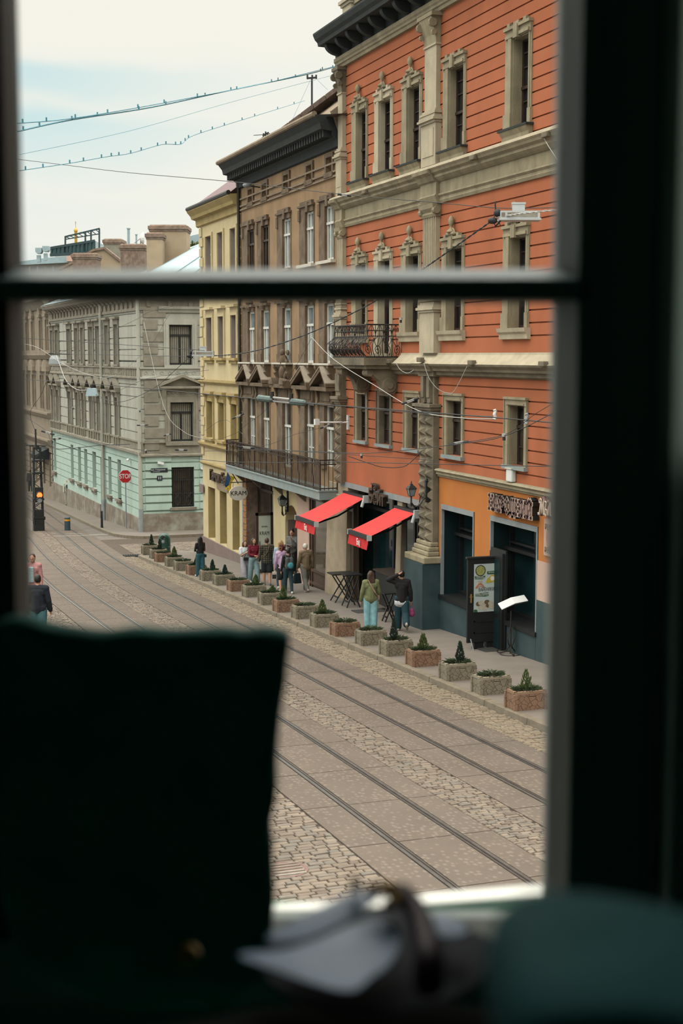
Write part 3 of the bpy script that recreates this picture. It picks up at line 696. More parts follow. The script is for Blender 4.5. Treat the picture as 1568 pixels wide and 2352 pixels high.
# roof
mb = MB(); zr = BTOP + .72
P = F.P
aH = uz(645, 300)[0]; r_ = ray(779, 188); ap_ = EYE + r_ * ((FX + 3.6) / r_.x); zA = ap_.z
mb.add([P(A1 - .6, zr - .1, .45), P(B1 + .1, zr - .1, .7), P(B1 + .1, zr + .35, -4), P(A1 - .6, zr + .35, -4)], [(0, 1, 2, 3)])
h0, h1 = P(aH, zr, .2), P(A1 - .5, zA + .25, -3.6)
for t in range(14): mb.bar(h0.lerp(h1, t / 14), h0.lerp(h1, (t + .94) / 14), .95, .16)
mb.build('roof', M['tile'], bb)
mb = MB(); mb.prism([P(aH, zr - .1, .2), P(A1 - .5, zr - .1, .2), P(A1 - .5, zA, -3.4), ], F.n * -.3); mb.build('gable_wall', M['brownlight'], bb)
mb = MB(); mb.prism([P(A1 - .0, BTOP, 0), P(A1, zr + .1, .3), P(A1, zr + 3.0, -3.6), P(A1, BTOP, -3.6)], F.u * .16); mb.build('gable_end', M['brownlight'], bb)
# long balcony
ZB = zt(778, 1138); bo = .64
BL0, BL1 = uz(778, 1100)[0], uz(558, 1100)[0] + .2
mb = MB(); F.box(mb, BL0, BL1, ZB - .13, ZB + .13, 0, bo); F.box(mb, BL0 - .03, BL1 + .03, ZB + .13, ZB + .17, 0, bo + .04); mb.build('balcony_slab', M['zincteal'], bb)
mb = MB(); z0, z1 = ZB + .17, ZB + 1.12
path = [(BL0 + .02, .05), (BL0 + .02, bo - .03), (BL1 - .02, bo - .03), (BL1 - .02, .05)]
def along(t0, t1, z): mb.bar(F.P(t0[0], z, t0[1]), F.P(t1[0], z, t1[1]), .035)
for i in range(3):
    for z in (z0 + .06, z1 - .14, z1): along(path[i], path[i + 1], z)
    d = math.hypot(path[i + 1][0] - path[i][0], path[i + 1][1] - path[i][1]); n = int(d / .125)
    for k in range(n + 1):
        t = k / n; a = path[i][0] + (path[i + 1][0] - path[i][0]) * t; dd = path[i][1] + (path[i + 1][1] - path[i][1]) * t
        mb.bar(F.P(a, z0, dd), F.P(a, z1, dd), .034 if k % 12 == 0 else .018, up=F.u)
        if k % 2 == 0:
            mb.tube([F.P(a + .05 * math.cos(q), z1 - .07 + .05 * math.sin(q), dd) for q in (0, 1.2, 2.4, 3.6, 4.8, 6.0)], .008, 4)
        if k % 12 == 6: mb.tube([F.P(a - .12, z0, dd), F.P(a - .03, z0 + .35, dd), F.P(a + .03, z0 + .5, dd), F.P(a + .12, z1, dd)], .02, 4)
mb.build('balcony_railing', M['rustiron'], bb)
mb = MB()
for a in (BL0 + .6, BL0 + 3.4, BL0 + 6.2, BL0 + 9, BL1 - .5): F.molding(mb, a - .1, a + .1, [(0, ZB - .55), (.12, ZB - .45), (.4, ZB - .2), (.45, ZB - .13), (0, ZB - .13)])
mb.build('balcony_bracket', M['stone_dark'], bb)
# ------------- ground floor shops
ux = lambda x: uz(x, 1230)[0]
SHT = ZB - .16
cols = [(A1 - .4, ux(757), M['glass_br2'], 'pane'), ]
mb = MB(); F.box(mb, ux(711), ux(684), -2.9, SHT, -.6, 0.02); mb.build('shop_pier', M['pink'], bb)
mb = MB(); F.box(mb, ux(655), ux(628), -3, SHT, -.6, 0.0); F.box(mb, ux(684), ux(655), zt(668, 1160), SHT, -.6, 0); mb.build('shop_pier', M['yellow'], bb)
mb = MB()       # arched passage
c = (ux(684) + ux(655)) / 2; hw = (ux(655) - ux(684)) / 2; za = zt(668, 1160) - hw * .9
arc = [F.P(c + hw * math.cos(t * PI / 8), za + hw * .9 * math.sin(t * PI / 8), 0) for t in range(9)]
mb.prism(arc[:5] + [F.P(c + hw, zt(668, 1160) + .1, 0), ][::-1], F.n * -.5) if False else None
for k in range(8):
    a0 = c + hw * math.cos(k * PI / 8); a1 = c + hw * math.cos((k + 1) * PI / 8); zz0 = za + hw * .9 * math.sin(k * PI / 8); zz1 = za + hw * .9 * math.sin((k + 1) * PI / 8)
    mb.prism([F.P(a0, zz0, -.006), F.P(a1, zz1, -.006), F.P(a1, zt(668, 1160) + .15, -.006), F.P(a0, zt(668, 1160) + .15, -.006)], F.n * -.5)
mb.build('passage_arch', M['yellow'], bb)
mb = MB(); F.box(mb, ux(684), ux(655), -3, SHT, -2.2, -2.1); F.box(mb, ux(655) - .02, ux(655), -3, SHT, -2.1, -.1); F.box(mb, ux(684), ux(684) + .02, -3, SHT, -2.1, -.1); mb.build('passage', M['mauve'], bb)
mb = MB(); F.box(mb, B1 - .62, B1 - .1, -3.2, SHT, -.5, 0.03)
br = mb.build('brick_pier', M['brick'], bb)
mb = MB()
for k in range(22):
    z = -2.9 + k * .24
    if z < SHT - .2: F.box(mb, B1 - .63, B1 - .12, z, z + .19, 0, .05)
mb.build('brick_course', mat('orange_brick', (.34, .165, .075), .9, .25, 5, .4, 20), br)
mb = MB(); F.box(mb, B1 - .1, B1 + .02, -3.2, SHT, -.4, .04); mb.build('corner_post', M['bluezinc'], bb)
# gift shop front, set back
mb = MB()
a0, a1 = ux(628), B1 - .62
for a in (a0, (a0 + a1) / 2, a1 - .08): F.box(mb, a, a + .08, -3, SHT, -.5, -.42)
for z in (.35, SHT - .12): F.box(mb, a0, a1, z, z + .1, -.5, -.42)
w = mb.build('shop_window', M['darkwood'], bb)
mb = MB(); F.box(mb, a0, a1, -3, SHT, -.49, -.46); mb.build('pane', M['glass_br'], w)
# glazed shop beside the cafe
mb = MB(); a0, a1 = A1 - 1.2, ux(711); zlo = gz(43) + .1
for a in (a0, a0 + (a1 - a0) * .5, a1 - .3, a1 - .07): F.box(mb, a, a + .08, -2.6, SHT, -.1, .02)
for z in (zlo, zlo + .45, .75, SHT - .1): F.box(mb, a0, a1, z, z + .09, -.1, .02)
F.box(mb, a0, a1, zlo - .3, zlo + .45, -.12, -.02)
w = mb.build('shop_window', mat('bronze_frames', (.10, .062, .045), .5, .15, 4, .1, 30), bb)
mb = MB(); F.box(mb, a0, a1, -2.6, SHT, -.08, -.05); mb.build('pane', M['glass_br2'], w)
mb = MB(); F.box(mb, A1 - .6, B1, SHT - .02, SHT + .5, -.8, -.02); mb.build('lintel', M['brownwall'], bb)

# ================================================================== the yellow house
Y1 = uz(467, 1230)[0]
yb = thing('town_house', 'pale yellow town house with quoined corner at the side street', 'building', (FX, 57, gz(57)))
yz = lambda x, y: uz(x, y)[1]
YT = yz(456, 505)
YC = [(478, 492, 471, 491), (505.5, 519, 499, 516), (534, 547, 528, 547)]
s4, t4 = yz(500, 640), yz(500, 536); s3, t3 = yz(508, 822), yz(508, 727); s2, t2 = yz(512, 1012), yz(512, 925); s1, t1 = yz(511, 1251), yz(511, 1129)
YO = []
for c in ((477, 490), (504, 516.5), (533, 546)):
    YO.append((uz(c[1], 900)[0], uz(c[0], 900)[0]))
ops = []
for a0, a1 in YO:
    ops += [(a0, a1, s4, t4), (a0, a1, s3, t3), (a0, a1, s2, t2), (a0 - .12, a1 + .12, s1, t1, .55)]
zl1 = yz(512, 1066)
mb = MB(); F.wall(mb, B1, Y1, -3.6, YT, ops, .35); mb.build('front_wall', M['yellow'], yb)
mb = MB(); F.box(mb, B1 + .02, Y1 - .01, -3.8, YT + .2, -9, -.6); mb.build('rear_mass', M['yellow'], yb)
mb = MB(); F.box(mb, B1, Y1 - .3, YT, YT + .4, -9, -1); mb.build('attic', M['yellow_dark'], yb)
for i, (a0, a1) in enumerate(YO):
    for z0, z1 in ((s4, t4), (s3, t3), (s2, t2)):
        F.window(yb, (a0, a1, z0, z1), M['darkwood'] if z0 != s4 else M['whitepaint'], M['glass_br2'], .2, .07, .6, True)
        mb = MB(); e = .13
        for b0, b1 in ((a0 - e, a0), (a1, a1 + e)): F.box(mb, b0, b1, z0, z1, 0, .06)
        F.box(mb, a0 - e, a1 + e, z1, z1 + e, 0, .06)
        F.box(mb, a0 - e - .08, a1 + e + .08, z1 + .32, z1 + .42, 0, .2) if z0 != s4 else None
        F.box(mb, a0 - e, a1 + e, z1 + .12, z1 + .32, 0, .04) if z0 != s4 else None
        if z0 == s2:
            for b in (a0 - .06, a1 + .06): F.molding(mb, b - .09, b + .09, [(0, z1 - .1), (.1, z1), (.12, z1 + .15), (.22, z1 + .3), (.22, z1 + .34), (0, z1 + .34)])
        mb.build('window_surround', M['yellow_dark'] if z0 == s2 else M['yellow'], yb)
        mb = MB(); F.box(mb, a1 - .024, a1 - .004, z0, z1, -.2, .02); mb.build('reveal', mat('lilac_grey_plaster', (.34, .285, .25), .9, .1, 2, .2, 40) if z0 != s2 else M['yellow_dark'], yb)
        mb = MB(); F.box(mb, a0 - .2, a1 + .2, z0 - .1, z0, -.2, .18); F.box(mb, a0 - .14, a1 + .14, z0 - .22, z0 - .1, 0, .1); mb.build('sill', M['yellow_dark'], yb)
    F.window(yb, (a0 - .12, a1 + .12, s1, t1), M['darkwood'], M['glass_br2'], .5, .06, 0, False)
    mb = MB(); F.box(mb, a1 + .1, a1 + .125, s1, t1, -.5, 0.0); F.box(mb, a0 - .125, a0 - .1, s1, t1, -.5, 0.0); mb.build('reveal', M['yellow_dark'], yb)
for q0, q1 in ((Y1 - .55, Y1 + .04), (B1, B1 + .4)):
    mb = MB(); k = 0; z = zl1 + .2
    while z < YT - .3:
        wd = (q1 - q0) * (1 if k % 2 else .7)
        (F.box(mb, q1 - wd, q1, z, z + .36, -.02, .05) if q1 > Y1 else F.box(mb, q0, q0 + wd, z, z + .36, -.02, .05)); z += .42; k += 1
    mb.build('quoin', M['yellow'], yb)
for z, d, h in ((yz(512, 876), .16, .14), (yz(492, 1019), .2, .2), (yz(492, 1066), .12, .12), (yz(512, 905) + .55, .05, .08)):
    mb = MB(); F.molding(mb, B1, Y1 + .05, [(0, z), (d, z), (d, z - h * .4), (d * .5, z - h), (0, z - h)]); mb.build('string_course', M['yellow_dark'], yb)
mb = MB(); F.molding(mb, B1, Y1 + .35, [(0, YT - .35), (.1, YT - .3), (.12, YT - .05), (.3, YT), (.34, YT + .12), (.5, YT + .3), (.5, YT + .36), (0, YT + .4)]); mb.build('cornice', M['yellow_dark'], yb)
mb = MB(); mb.tube([F.P(B1, YT + .42, .48), F.P(Y1 + .3, YT + .42, .48)], .09, 8); mb.build('gutter', M['iron'], yb)
mb = MB(); zr = YT + .42; mb.add([P(B1, zr, .42), P(Y1 + .25, zr, .42), P(Y1 - 2.2, zr + 2.6, -3), P(B1, zr + 2.6, -3)], [(0, 1, 2, 3)]); mb.add([P(Y1 + .25, zr, .42), P(Y1 + .25, zr, -8), P(Y1 - 2.2, zr + 2.6, -3)], [(0, 1, 2)])
mb.build('roof', M['maroon'], yb)
mb = MB(); zp0 = zt(470, 1232); zp1 = zt(546, 1272)
mb.prism([P(B1, zp1 + .02, 0), P(Y1 + .03, zp0, 0), P(Y1 + .03, -4, 0), P(B1, -4, 0)], F.n * .05); mb.build('plinth', M['mauve'], yb)
# ================================================================== the grey and mint corner house
MC = ground(330, 1222, .1)
ang = R(1.89)
S = Fac((MC.x, MC.y), (-math.sin(ang), math.cos(ang)), (-math.cos(ang), -math.sin(ang)))
E = Fac((MC.x, MC.y), (1, 0), (0, -1))
mbld = thing('corner_house', 'corner house with pale grey upper floors and a mint green ground floor', 'building', (MC.x, MC.y, gz(MC.y)))
su = lambda x, y: S.uv(x, y); eu = lambda x, y: E.uv(x, y)
SL = su(117, 844)[0]; EL = 9.0
ZG = eu(400, 1046)[1]; ZPL = eu(400, 1178)[1]; ZF = eu(400, 846)[1]; ZTOP = su(320, 668)[1]
s3t, s3b = su(270, 745)[1], su(270, 837)[1]; s2t, s2b = su(270, 913)[1], su(270, 1000)[1]
#print('mint', MC, SL, ZG, ZPL, ZF, ZTOP, s3t, s3b, s2t, s2b)
SXC = [(266, 274), (245, 253), (224, 233.6), (207.5, 217), (189.5, 196), (175.5, 183), (158, 166), (131, 138), (120, 125.6)]
SX1 = [(270, 278), (249, 256), (212.6, 221), (194, 201), (180, 186.5), (163.5, 169.6), (124, 130)]
SO = [(su(b, 900)[0], su(a, 900)[0]) for a, b in SXC]
SO1 = [(su(b, 1090)[0], su(a, 1090)[0]) for a, b in SX1]
SD = (su(240, 1150)[0], su(232, 1150)[0])
s1t, s1b = su(274, 1056)[1], su(274, 1146)[1]
e3 = (eu(388, 790)[0], eu(441, 790)[0], eu(415, 838)[1], eu(415, 746)[1])
e2 = (eu(391, 960)[0], eu(444, 960)[0], eu(415, 1014)[1], eu(415, 924)[1])
e1 = (eu(394, 1120)[0], eu(446, 1120)[0], eu(415, 1165)[1], eu(415, 1073)[1])
gr3 = [ZF + .35 + .62 * k for k in range(12)]; gr2 = [ZG + .55 + .62 * k for k in range(8)]; gr1 = [ZPL + .12 + .42 * k for k in range(9)]
ops3 = [(a, b, s3b, s3t) for a, b in SO] + [(a, b, s2b, s2t) for a, b in SO]
mb = MB(); S.wall(mb, 0, SL, ZG, ZTOP, ops3, .35, gr3 + gr2, .06, .05); mb.build('street_wall', M['grey'], mbld)
mb = MB(); S.wall(mb, 0, SL, -5.2, ZG, [(a, b, s1b, s1t) for a, b in SO1] + [(SD[0], SD[1], -4.6, su(236, 1053)[1])], .4, gr1, .06, .05); mb.build('street_wall', M['mint'], mbld)
mb = MB(); E.wall(mb, 0, EL, ZG, ZTOP, [e3, e2], .3, gr3 + gr2, .05, .03); mb.build('side_wall', M['grey'], mbld)
mb = MB(); E.wall(mb, 0, EL, -5.2, ZG, [e1], .3, gr1, .06, .05); mb.build('side_wall', M['mint'], mbld)
mb = MB()
pts = [(S, 0), (S, SL)]
i0 = S.P(.35, 0, -.6); i1 = S.P(SL - .1, 0, -.6)
mb.prism([Vector((i0.x, MC.y + .5, -5)), Vector((i1.x, i1.y, -5)), Vector((MC.x + EL, i1.y, -5)), Vector((MC.x + EL, MC.y + .5, -5))], (0, 0, ZTOP + 5)); mb.build('core', M['greydark'], mbld)
mb = MB(); S.wall(mb, 0, SL, -5.6, ZPL - .62, [(SD[0], SD[1], -4.75, 0)], .3); mb2 = MB()
S.box(mb2, 0, SD[0], -5.6, ZPL - .3, -.1, .06); S.box(mb2, SD[1], SL, -5.6, ZPL - .55, -.1, .06); E.box(mb2, -.06, EL, -5.6, ZPL, -.1, .07); mb2.build('plinth', M['plinth'], mbld)
for i, (a, b) in enumerate(SO):
    for z0, z1, ped in ((s3b, s3t, 0), (s2b, s2t, 1)):
        S.window(mbld, (a, b, z0, z1), M['darkwood'], M['glass_br2'], .3, .07, .65, True)
        mb = MB(); e = .16
        for b0, b1 in ((a - e, a), (b, b + e)): S.box(mb, b0, b1, z0, z1, 0, .08)
        S.box(mb, a - e, b + e, z1, z1 + .3, 0, .09); S.box(mb, a - e - .1, b + e + .1, z1 + .3, z1 + .42, 0, .26)
        S.box(mb, a - e, b + e, z0 - .5, z0 - .1, 0, .08); S.box(mb, a - e - .05, b + e + .05, z0 - .1, z0, -.2, .14)
        if ped:
            c = (a + b) / 2; zz = z1 + .42; w_ = (b - a) / 2 + e + .1
            for s in (-1, 1): mb.prism([S.P(c + s * w_, zz, 0), S.P(c, zz + .5, 0), S.P(c, zz + .64, 0), S.P(c + s * w_, zz + .14, 0)], S.n * .34)
            mb.prism([S.P(c - w_, zz, 0), S.P(c + w_, zz, 0), S.P(c, zz + .5, 0)], S.n * .05)
            for s in (a - .08, b + .08): S.molding(mb, s - .1, s + .1, [(0, z1 - .5), (.12, z1 - .4), (.14, z1), (.25, z1 + .3), (0, z1 + .3)])
        mb.build('window_surround', M['greydark'], mbld)
for a, b in SO1:
    S.window(mbld, (a, b, s1b, s1t), M['black'], M['glass'], .35, .07, .65, True)
    mb = MB(); S.box(mb, a - .15, b + .15, s1b - .14, s1b, -.2, .16); S.box(mb, a - .1, b + .1, s1b - .3, s1b - .14, 0, .08); mb.build('sill', M['plinth'], mbld)
mb = MB(); S.box(mb, SD[0], SD[1], -4.7, su(236, 1053)[1], -.45, -.38); d = mb.build('street_door', M['mint'], mbld)
for k, o in enumerate((e3, e2, e1)):
    E.window(mbld, o, M['black'], M['glass_br'], .2, .10, .74 if k != 2 else .68, True)
    mb = MB()
    n = 12
    for j in range(1, n):
        a = o[0] + (o[1] - o[0]) * j / n
        E.box(mb, a - .032, a + .032, o[2] + .1, o[3] - .1, -.243, -.236) if k < 2 else mb.bar(E.P(a, o[2], -.08), E.P(a, o[3], -.08), .028, up=E.u)
    if k == 2:
        for z in (.05, .35, .68, .95): mb.bar(E.P(o[0], o[2] + (o[3] - o[2]) * z, -.08), E.P(o[1], o[2] + (o[3] - o[2]) * z, -.08), .03)
        for c in (.25, .75):
            for s in (-1, 1): mb.tube([E.P(o[0] + (o[1] - o[0]) * c + s * .16 * math.sin(t * .6), o[2] + .1 + .09 * t, -.06) for t in range(8)], .014, 4)
    mb.build('vertical_blind' if k < 2 else 'window_grille', M['curtain'] if k < 2 else M['iron'], mbld)
    e = .28
    mb = MB()
    if k < 2:
        for b0, b1 in ((o[0] - e, o[0]), (o[1], o[1] + e)): E.box(mb, b0, b1, o[2] - .1, o[3], 0, .09); E.box(mb, b0 + .1, b1 - .06, o[2], o[3] + .08, .09, .12)
        E.box(mb, o[0] - e, o[1] + e, o[3], o[3] + .3, 0, .09)
        E.box(mb, o[0] - e, o[1] + e, o[2] - .2, o[2], 0, .12)
    c = (o[0] + o[1]) / 2
    if k == 0:
        E.molding(mb, o[0] - .55, o[1] + .8, [(0, o[3] + .62), (.08, o[3] + .62), (.12, o[3] + .75), (.22, o[3] + .8), (.26, o[3] + .92), (0, o[3] + .95)])
    if k == 1:
        z = o[3] + .3; E.box(mb, o[0] - .25, o[1] + .25, z, z + .42, 0, .06)
        for j in range(7):
            a = o[0] - .1 + (o[1] - o[0] + .2) * j / 6; mb.lathe([(.02, -.03), (.07, -.03), (.09, .0), (.02, .02)], E.P(a, z + .2, .062) , 8, 'y')
        for b in (o[0] - .35, o[1] + .35): E.molding(mb, b - .12, b + .12, [(0, z - .75), (.1, z - .7), (.13, z - .1), (.25, z + .3), (.25, z + .42), (0, z + .42)])
        E.box(mb, o[0] - .6, o[1] + .6, z + .42, z + .54, 0, .34)
        for s in (-1, 1):
            b = c + s * ((o[1] - o[0]) / 2 + .62)
            mb.prism([E.P(b, z + .52, 0), E.P(c, z + 1.0, 0), E.P(c, z + 1.14, 0), E.P(b, z + .66, 0)], E.n * .36)
        mb.prism([E.P(c - 1.1, z + .54, 0), E.P(c + 1.1, z + .54, 0), E.P(c, z + 1.0, 0)], E.n * .06)
    if k < 2: mb.build('window_surround', M['greydark'] if k else M['grey'], mbld)
    else: E.box(mb, o[0] - .1, o[1] + .1, o[2] - .14, o[2], -.15, .12); mb.build('sill', M['plinth'], mbld)
# quoins on the side wall
mb = MB(); z = ZG + .3; k = 0
while z < ZTOP - 1:
    wd = .95 if k % 2 else .75
    if not (ZF - 1.1 < z < ZF + .1): E.box(mb, .12, .12 + wd * (1.25 if k % 2 else 1.0), z, z + .5, 0, .06)
    z += .62; k += 1
mb.build('quoin', M['greydark'], mbld)
mb = MB(); z = ZPL + .1; k = 0
for z in gr1:
    if z < ZG - .2:
        E.box(mb, .12, 1.5, z + .06, z + .36, 0, .05); E.box(mb, e1[1] + .3, EL, z + .06, z + .36, 0, .05)
        if z > 0: pass
mb.build('rustication', M['mint'], mbld)
# string courses
for fc, L0, L1 in ((S, -.1, SL), (E, -.1, EL)):
    mb = MB(); fc.molding(mb, L0, L1, [(0, ZF + .05), (.14, ZF + .05), (.14, ZF - .02), (.06, ZF - .08), (.06, ZF - .42), (.12, ZF - .46), (.12, ZF - .54), (0, ZF - .58)])
    n = int((L1 - L0) / .42)
    for k in range(n):
        a = L0 + .3 + k * .42
        if fc is E:
            mb.tube([fc.P(a + (.02 + .11 * t / 9) * math.cos(-t * .75), ZF - .25 + (.02 + .11 * t / 9) * math.sin(-t * .75), .07) for t in range(10)], .022, 4)
        elif a < 14: fc.box(mb, a, a + .2, ZF - .4, ZF - .1, .06, .085)
    mb.build('frieze', M['greydark'] if fc is S else M['grey'], mbld)
    mb = MB()
    if fc is S: fc.molding(mb, L0, L1, [(0, ZG + .75), (.12, ZG + .75), (.12, ZG + .68), (.06, ZG + .6), (.06, ZG + .25), (.2, ZG + .18), (.2, ZG + .05), (0, ZG)])
    else: fc.molding(mb, L0, L1, [(0, ZG + .72), (.1, ZG + .72), (.1, ZG + .66), (.02, ZG + .62), (.02, ZG + .1), (.16, ZG + .05), (.16, ZG - .03), (0, ZG - .08)])
    if fc is S:
        for a, b in SO:
            for q in (a - .12, b + .12, (a + b) / 2): fc.box(mb, q - .09, q + .09, ZG + .2, ZG + .72, .05, .15)
    mb.build('string_course', M['greydark'], mbld)
    mb = MB(); fc.molding(mb, L0, L1, [(0, ZTOP - 1.0), (.08, ZTOP - .98), (.08, ZTOP - .85), (.04, ZTOP - .8), (.04, ZTOP - .5), (.14, ZTOP - .45), (.14, ZTOP - .35), (.5, ZTOP - .2), (.62, ZTOP), (.62, ZTOP + .06), (0, ZTOP + .1)])
    for k in range(int((L1 - L0) / 1.1)):
        a = L0 + .5 + k * 1.1; fc.molding(mb, a - .1, a + .1, [(.04, ZTOP - .85), (.12, ZTOP - .8), (.16, ZTOP - .5), (.45, ZTOP - .22), (.04, ZTOP - .22)])
    mb.build('cornice', M['greydark'], mbld)
for x, yb_ in ((0, 0), (su(241, 1000)[0], 1)):
    mb = MB(); mb.tube([S.P(x, ZTOP - .3, .14), S.P(x, -3.75 - yb_ * .6, .14)], .10, 8); p = mb.build('downpipe', M['grey'], mbld)
    mb = MB(); mb.tube([S.P(x, -2.4 - yb_ * .4, .14), S.P(x, -3.75 - yb_ * .6, .14)], .115, 8); mb.build('lower_sleeve', M['slate'], p)
# roof
mb = MB(); q0 = S.P(-.6, ZTOP + .1, .6); q1 = S.P(SL, ZTOP + .1, .6); r1 = Vector((MC.x + 7, q1.y, ZTOP + 3.5)); r0 = Vector((MC.x + 6.0, MC.y + 6.5, ZTOP + 3.5)); q3 = Vector((MC.x + EL + 4, MC.y - .6, ZTOP + .1)); r3 = Vector((MC.x + EL + 4, MC.y + 6.5, ZTOP + 3.5))
mb.add([q0, q1, r1, r0], [(0, 1, 2, 3)]); mb.add([q0, r0, r3, q3], [(0, 1, 2, 3)]); rf = mb.build('roof', M['bluezinc'], mbld)
mb = MB()
for k in range(1, 12):
    t = k / 12; mb.bar(q0.lerp(q3, t) + Vector((0, 0, .03)), r0.lerp(r3, t) + Vector((0, 0, .03)), .05)
mb.build('standing_seam', M['bluezinc'], rf)
# ================================================================== dusty beige house further down
e0 = S.P(SL, 0, .05)
T = Fac((e0.x, e0.y), (-math.sin(ang), math.cos(ang)), (-math.cos(ang), -math.sin(ang)))
fb = thing('town_house', 'dusty beige town house beyond the mint corner house, behind the signal mast', 'building', (e0.x, e0.y, gz(e0.y)))
tu = lambda x, y: T.uv(x, y)
TL = 34.0
zz = lambda y: tu(100, y)[1]
TC = [(108, 112), (94, 98.5), (76, 80.5), (63, 67), (50, 54)]
TO = [(tu(b, 850)[0], tu(a, 850)[0]) for a, b in TC] + [(26, 27.2), (30, 31.2)]
ops = []
for a, b in TO: ops += [(a, b, zz(804), zz(735)), (a, b, zz(938), zz(862)), (a, b, zz(1110), zz(1035))]
mb = MB(); T.wall(mb, 0, TL, -6, zz(672), ops, .3, [zz(1100 - 13 * k) for k in range(7)], .08, .05); mb.build('front_wall', M['beige'], fb)
mb = MB(); T.box(mb, 0.05, TL, -6, zz(672), -8, -.5); mb.build('rear_mass', M['beige'], fb)
for a, b in TO:
    for z0, z1 in ((zz(804), zz(735)), (zz(938), zz(862)), (zz(1110), zz(1035))):
        T.window(fb, (a, b, z0, z1), M['darkwood'], M['glass_br2'], .28, .08, .65, True)
    mb = MB()
    for q in (a - .15, b + .03): T.box(mb, q, q + .15, zz(804), zz(735), 0, .08); T.box(mb, q, q + .15, zz(938), zz(862), 0, .1)
    c = (a + b) / 2
    T.box(mb, a - .25, b + .25, zz(735) + .2, zz(735) + .4, 0, .25)
    mb.prism([T.P(c + 1.0 * math.cos(t * PI / 8), zz(862) + .3 + .8 * math.sin(t * PI / 8), 0) for t in range(9)], T.n * .3)
    mb.prism([T.P(c - .6, zz(735) + .4, 0), T.P(c + .6, zz(735) + .4, 0), T.P(c, zz(735) + 1.1, 0)], T.n * .2)
    mb.build('window_surround', M['beige'], fb)
for y in (812, 945, 1005):
    mb = MB(); z = zz(y); T.molding(mb, -.05, TL, [(0, z), (.3, z), (.3, z - .12), (.1, z - .4), (0, z - .4)]); mb.build('string_course', M['beige'], fb)
mb = MB(); z = zz(690); T.molding(mb, -.1, TL, [(0, z - .6), (.1, z - .6), (.6, z), (.6, z + .12), (0, z + .2)]); mb.build('cornice', M['greydark'], fb)
mb = MB(); a0 = tu(113, 1060)[0]; a1 = tu(90, 1060)[0]
mb.prism([T.P(a0, zz(1025), 0), T.P(a0, zz(1050), 0), T.P(a0, zz(1050), .9), T.P(a0, zz(1040), 1.0)], T.u * (a1 - a0) * .6); mb.build('door_canopy', M['eave'], fb)
# ================================================================== street surfaces
def bend(Y):
    if Y < 48: return 0.0
    if Y < 72: return 0.0011 * (Y - 48) ** 2 + 0.018 * (Y - 48)
    return 1.066 + 0.03 * (Y - 72)
def ys(y0, y1, st):
    n = max(1, int(round((y1 - y0) / st))); return [y0 + (y1 - y0) * i / n for i in range(n + 1)]
def strip(mb, x0, x1, y0, y1, h=0.0, st=1.0, bf=None, side=0.0):
    bf = bf or (lambda Y: 0)
    Y = ys(y0, y1, st)
    for a, b in zip(Y[:-1], Y[1:]):
        p = [(x0 + bf(a), a, gz(a) + h), (x1 + bf(a), a, gz(a) + h), (x1 + bf(b), b, gz(b) + h), (x0 + bf(b), b, gz(b) + h)]
        if side: mb.hexa([(q[0], q[1], q[2] - side) for q in p] + p)
        else: mb.quad(*p)
def st_obj(mb, name, m, label, **k):
    o = mb.build(name, m, **k); o['kind'] = 'structure'; o['label'] = label; o['category'] = name.split('.')[0].replace('_', ' '); return o
mb = MB(); strip(mb, -8, 30, -6, 190, -0.03, 2.0); st_obj(mb, 'road', M['asphalt'], 'grey brown roadway running down the street between the houses')
R1, R2, R3, R4 = 10.20, 9.36, 7.53, 6.61
SLABS = [(5.98, R4 - .07), (R4 + .07, R3 - .07), (R3 + .07, 8.03), (8.76, R2 - .07), (R2 + .07, R1 - .07), (R1 + .07, 10.74)]
sm = mat('track_concrete_speckled', (0.135, 0.105, 0.084), 0.95, 0.10, 1.0, 0.3, 45, stain=(0.125, 0.105, 0.088), stain_amt=0.7, stain_scale=0.35)
n_ = sm.node_tree.nodes; l_ = sm.node_tree.links; b_ = n_['Principled BSDF']
vo = n_.new('ShaderNodeTexVoronoi'); vo.inputs['Scale'].default_value = 12.0; vo.inputs['Randomness'].default_value = 0.7
mp_ = n_.new('ShaderNodeMapping'); mp_.inputs['Scale'].default_value = (1.0, .62, 1.0)
tcn = [q for q in n_ if q.type == 'TEX_COORD'][0]; l_.new(tcn.outputs['Object'], mp_.inputs['Vector']); l_.new(mp_.outputs['Vector'], vo.inputs['Vector'])
rr = n_.new('ShaderNodeValToRGB'); rr.color_ramp.elements[0].position = .12; rr.color_ramp.elements[0].color = (.42, .42, .42, 1); rr.color_ramp.elements[1].position = .42; rr.color_ramp.elements[1].color = (0, 0, 0, 1)
l_.new(vo.outputs['Distance'], rr.inputs['Fac']); mx_ = n_.new('ShaderNodeMixRGB'); mx_.inputs['Color2'].default_value = (.29 * ALB, .24 * ALB, .195 * ALB, 1)
old = b_.inputs['Base Color'].links[0].from_socket; l_.new(rr.outputs['Color'], mx_.inputs['Fac']); l_.new(old, mx_.inputs['Color1']); l_.new(mx_.outputs['Color'], b_.inputs['Base Color'])
mb = MB()
for k in range(-4, 42):
    for j, (x0, x1) in enumerate(SLABS):
        y0 = 16.9 + 1.97 * k + (0.0 if j < 3 else .85)
        strip(mb, x0, x1, y0 + .012, y0 + 1.958, 0.0, 1.97 if y0 < 46 else .985, bend, .05)
st_obj(mb, 'track_paving', sm, 'brown grey concrete slabs set between and beside the tram rails')
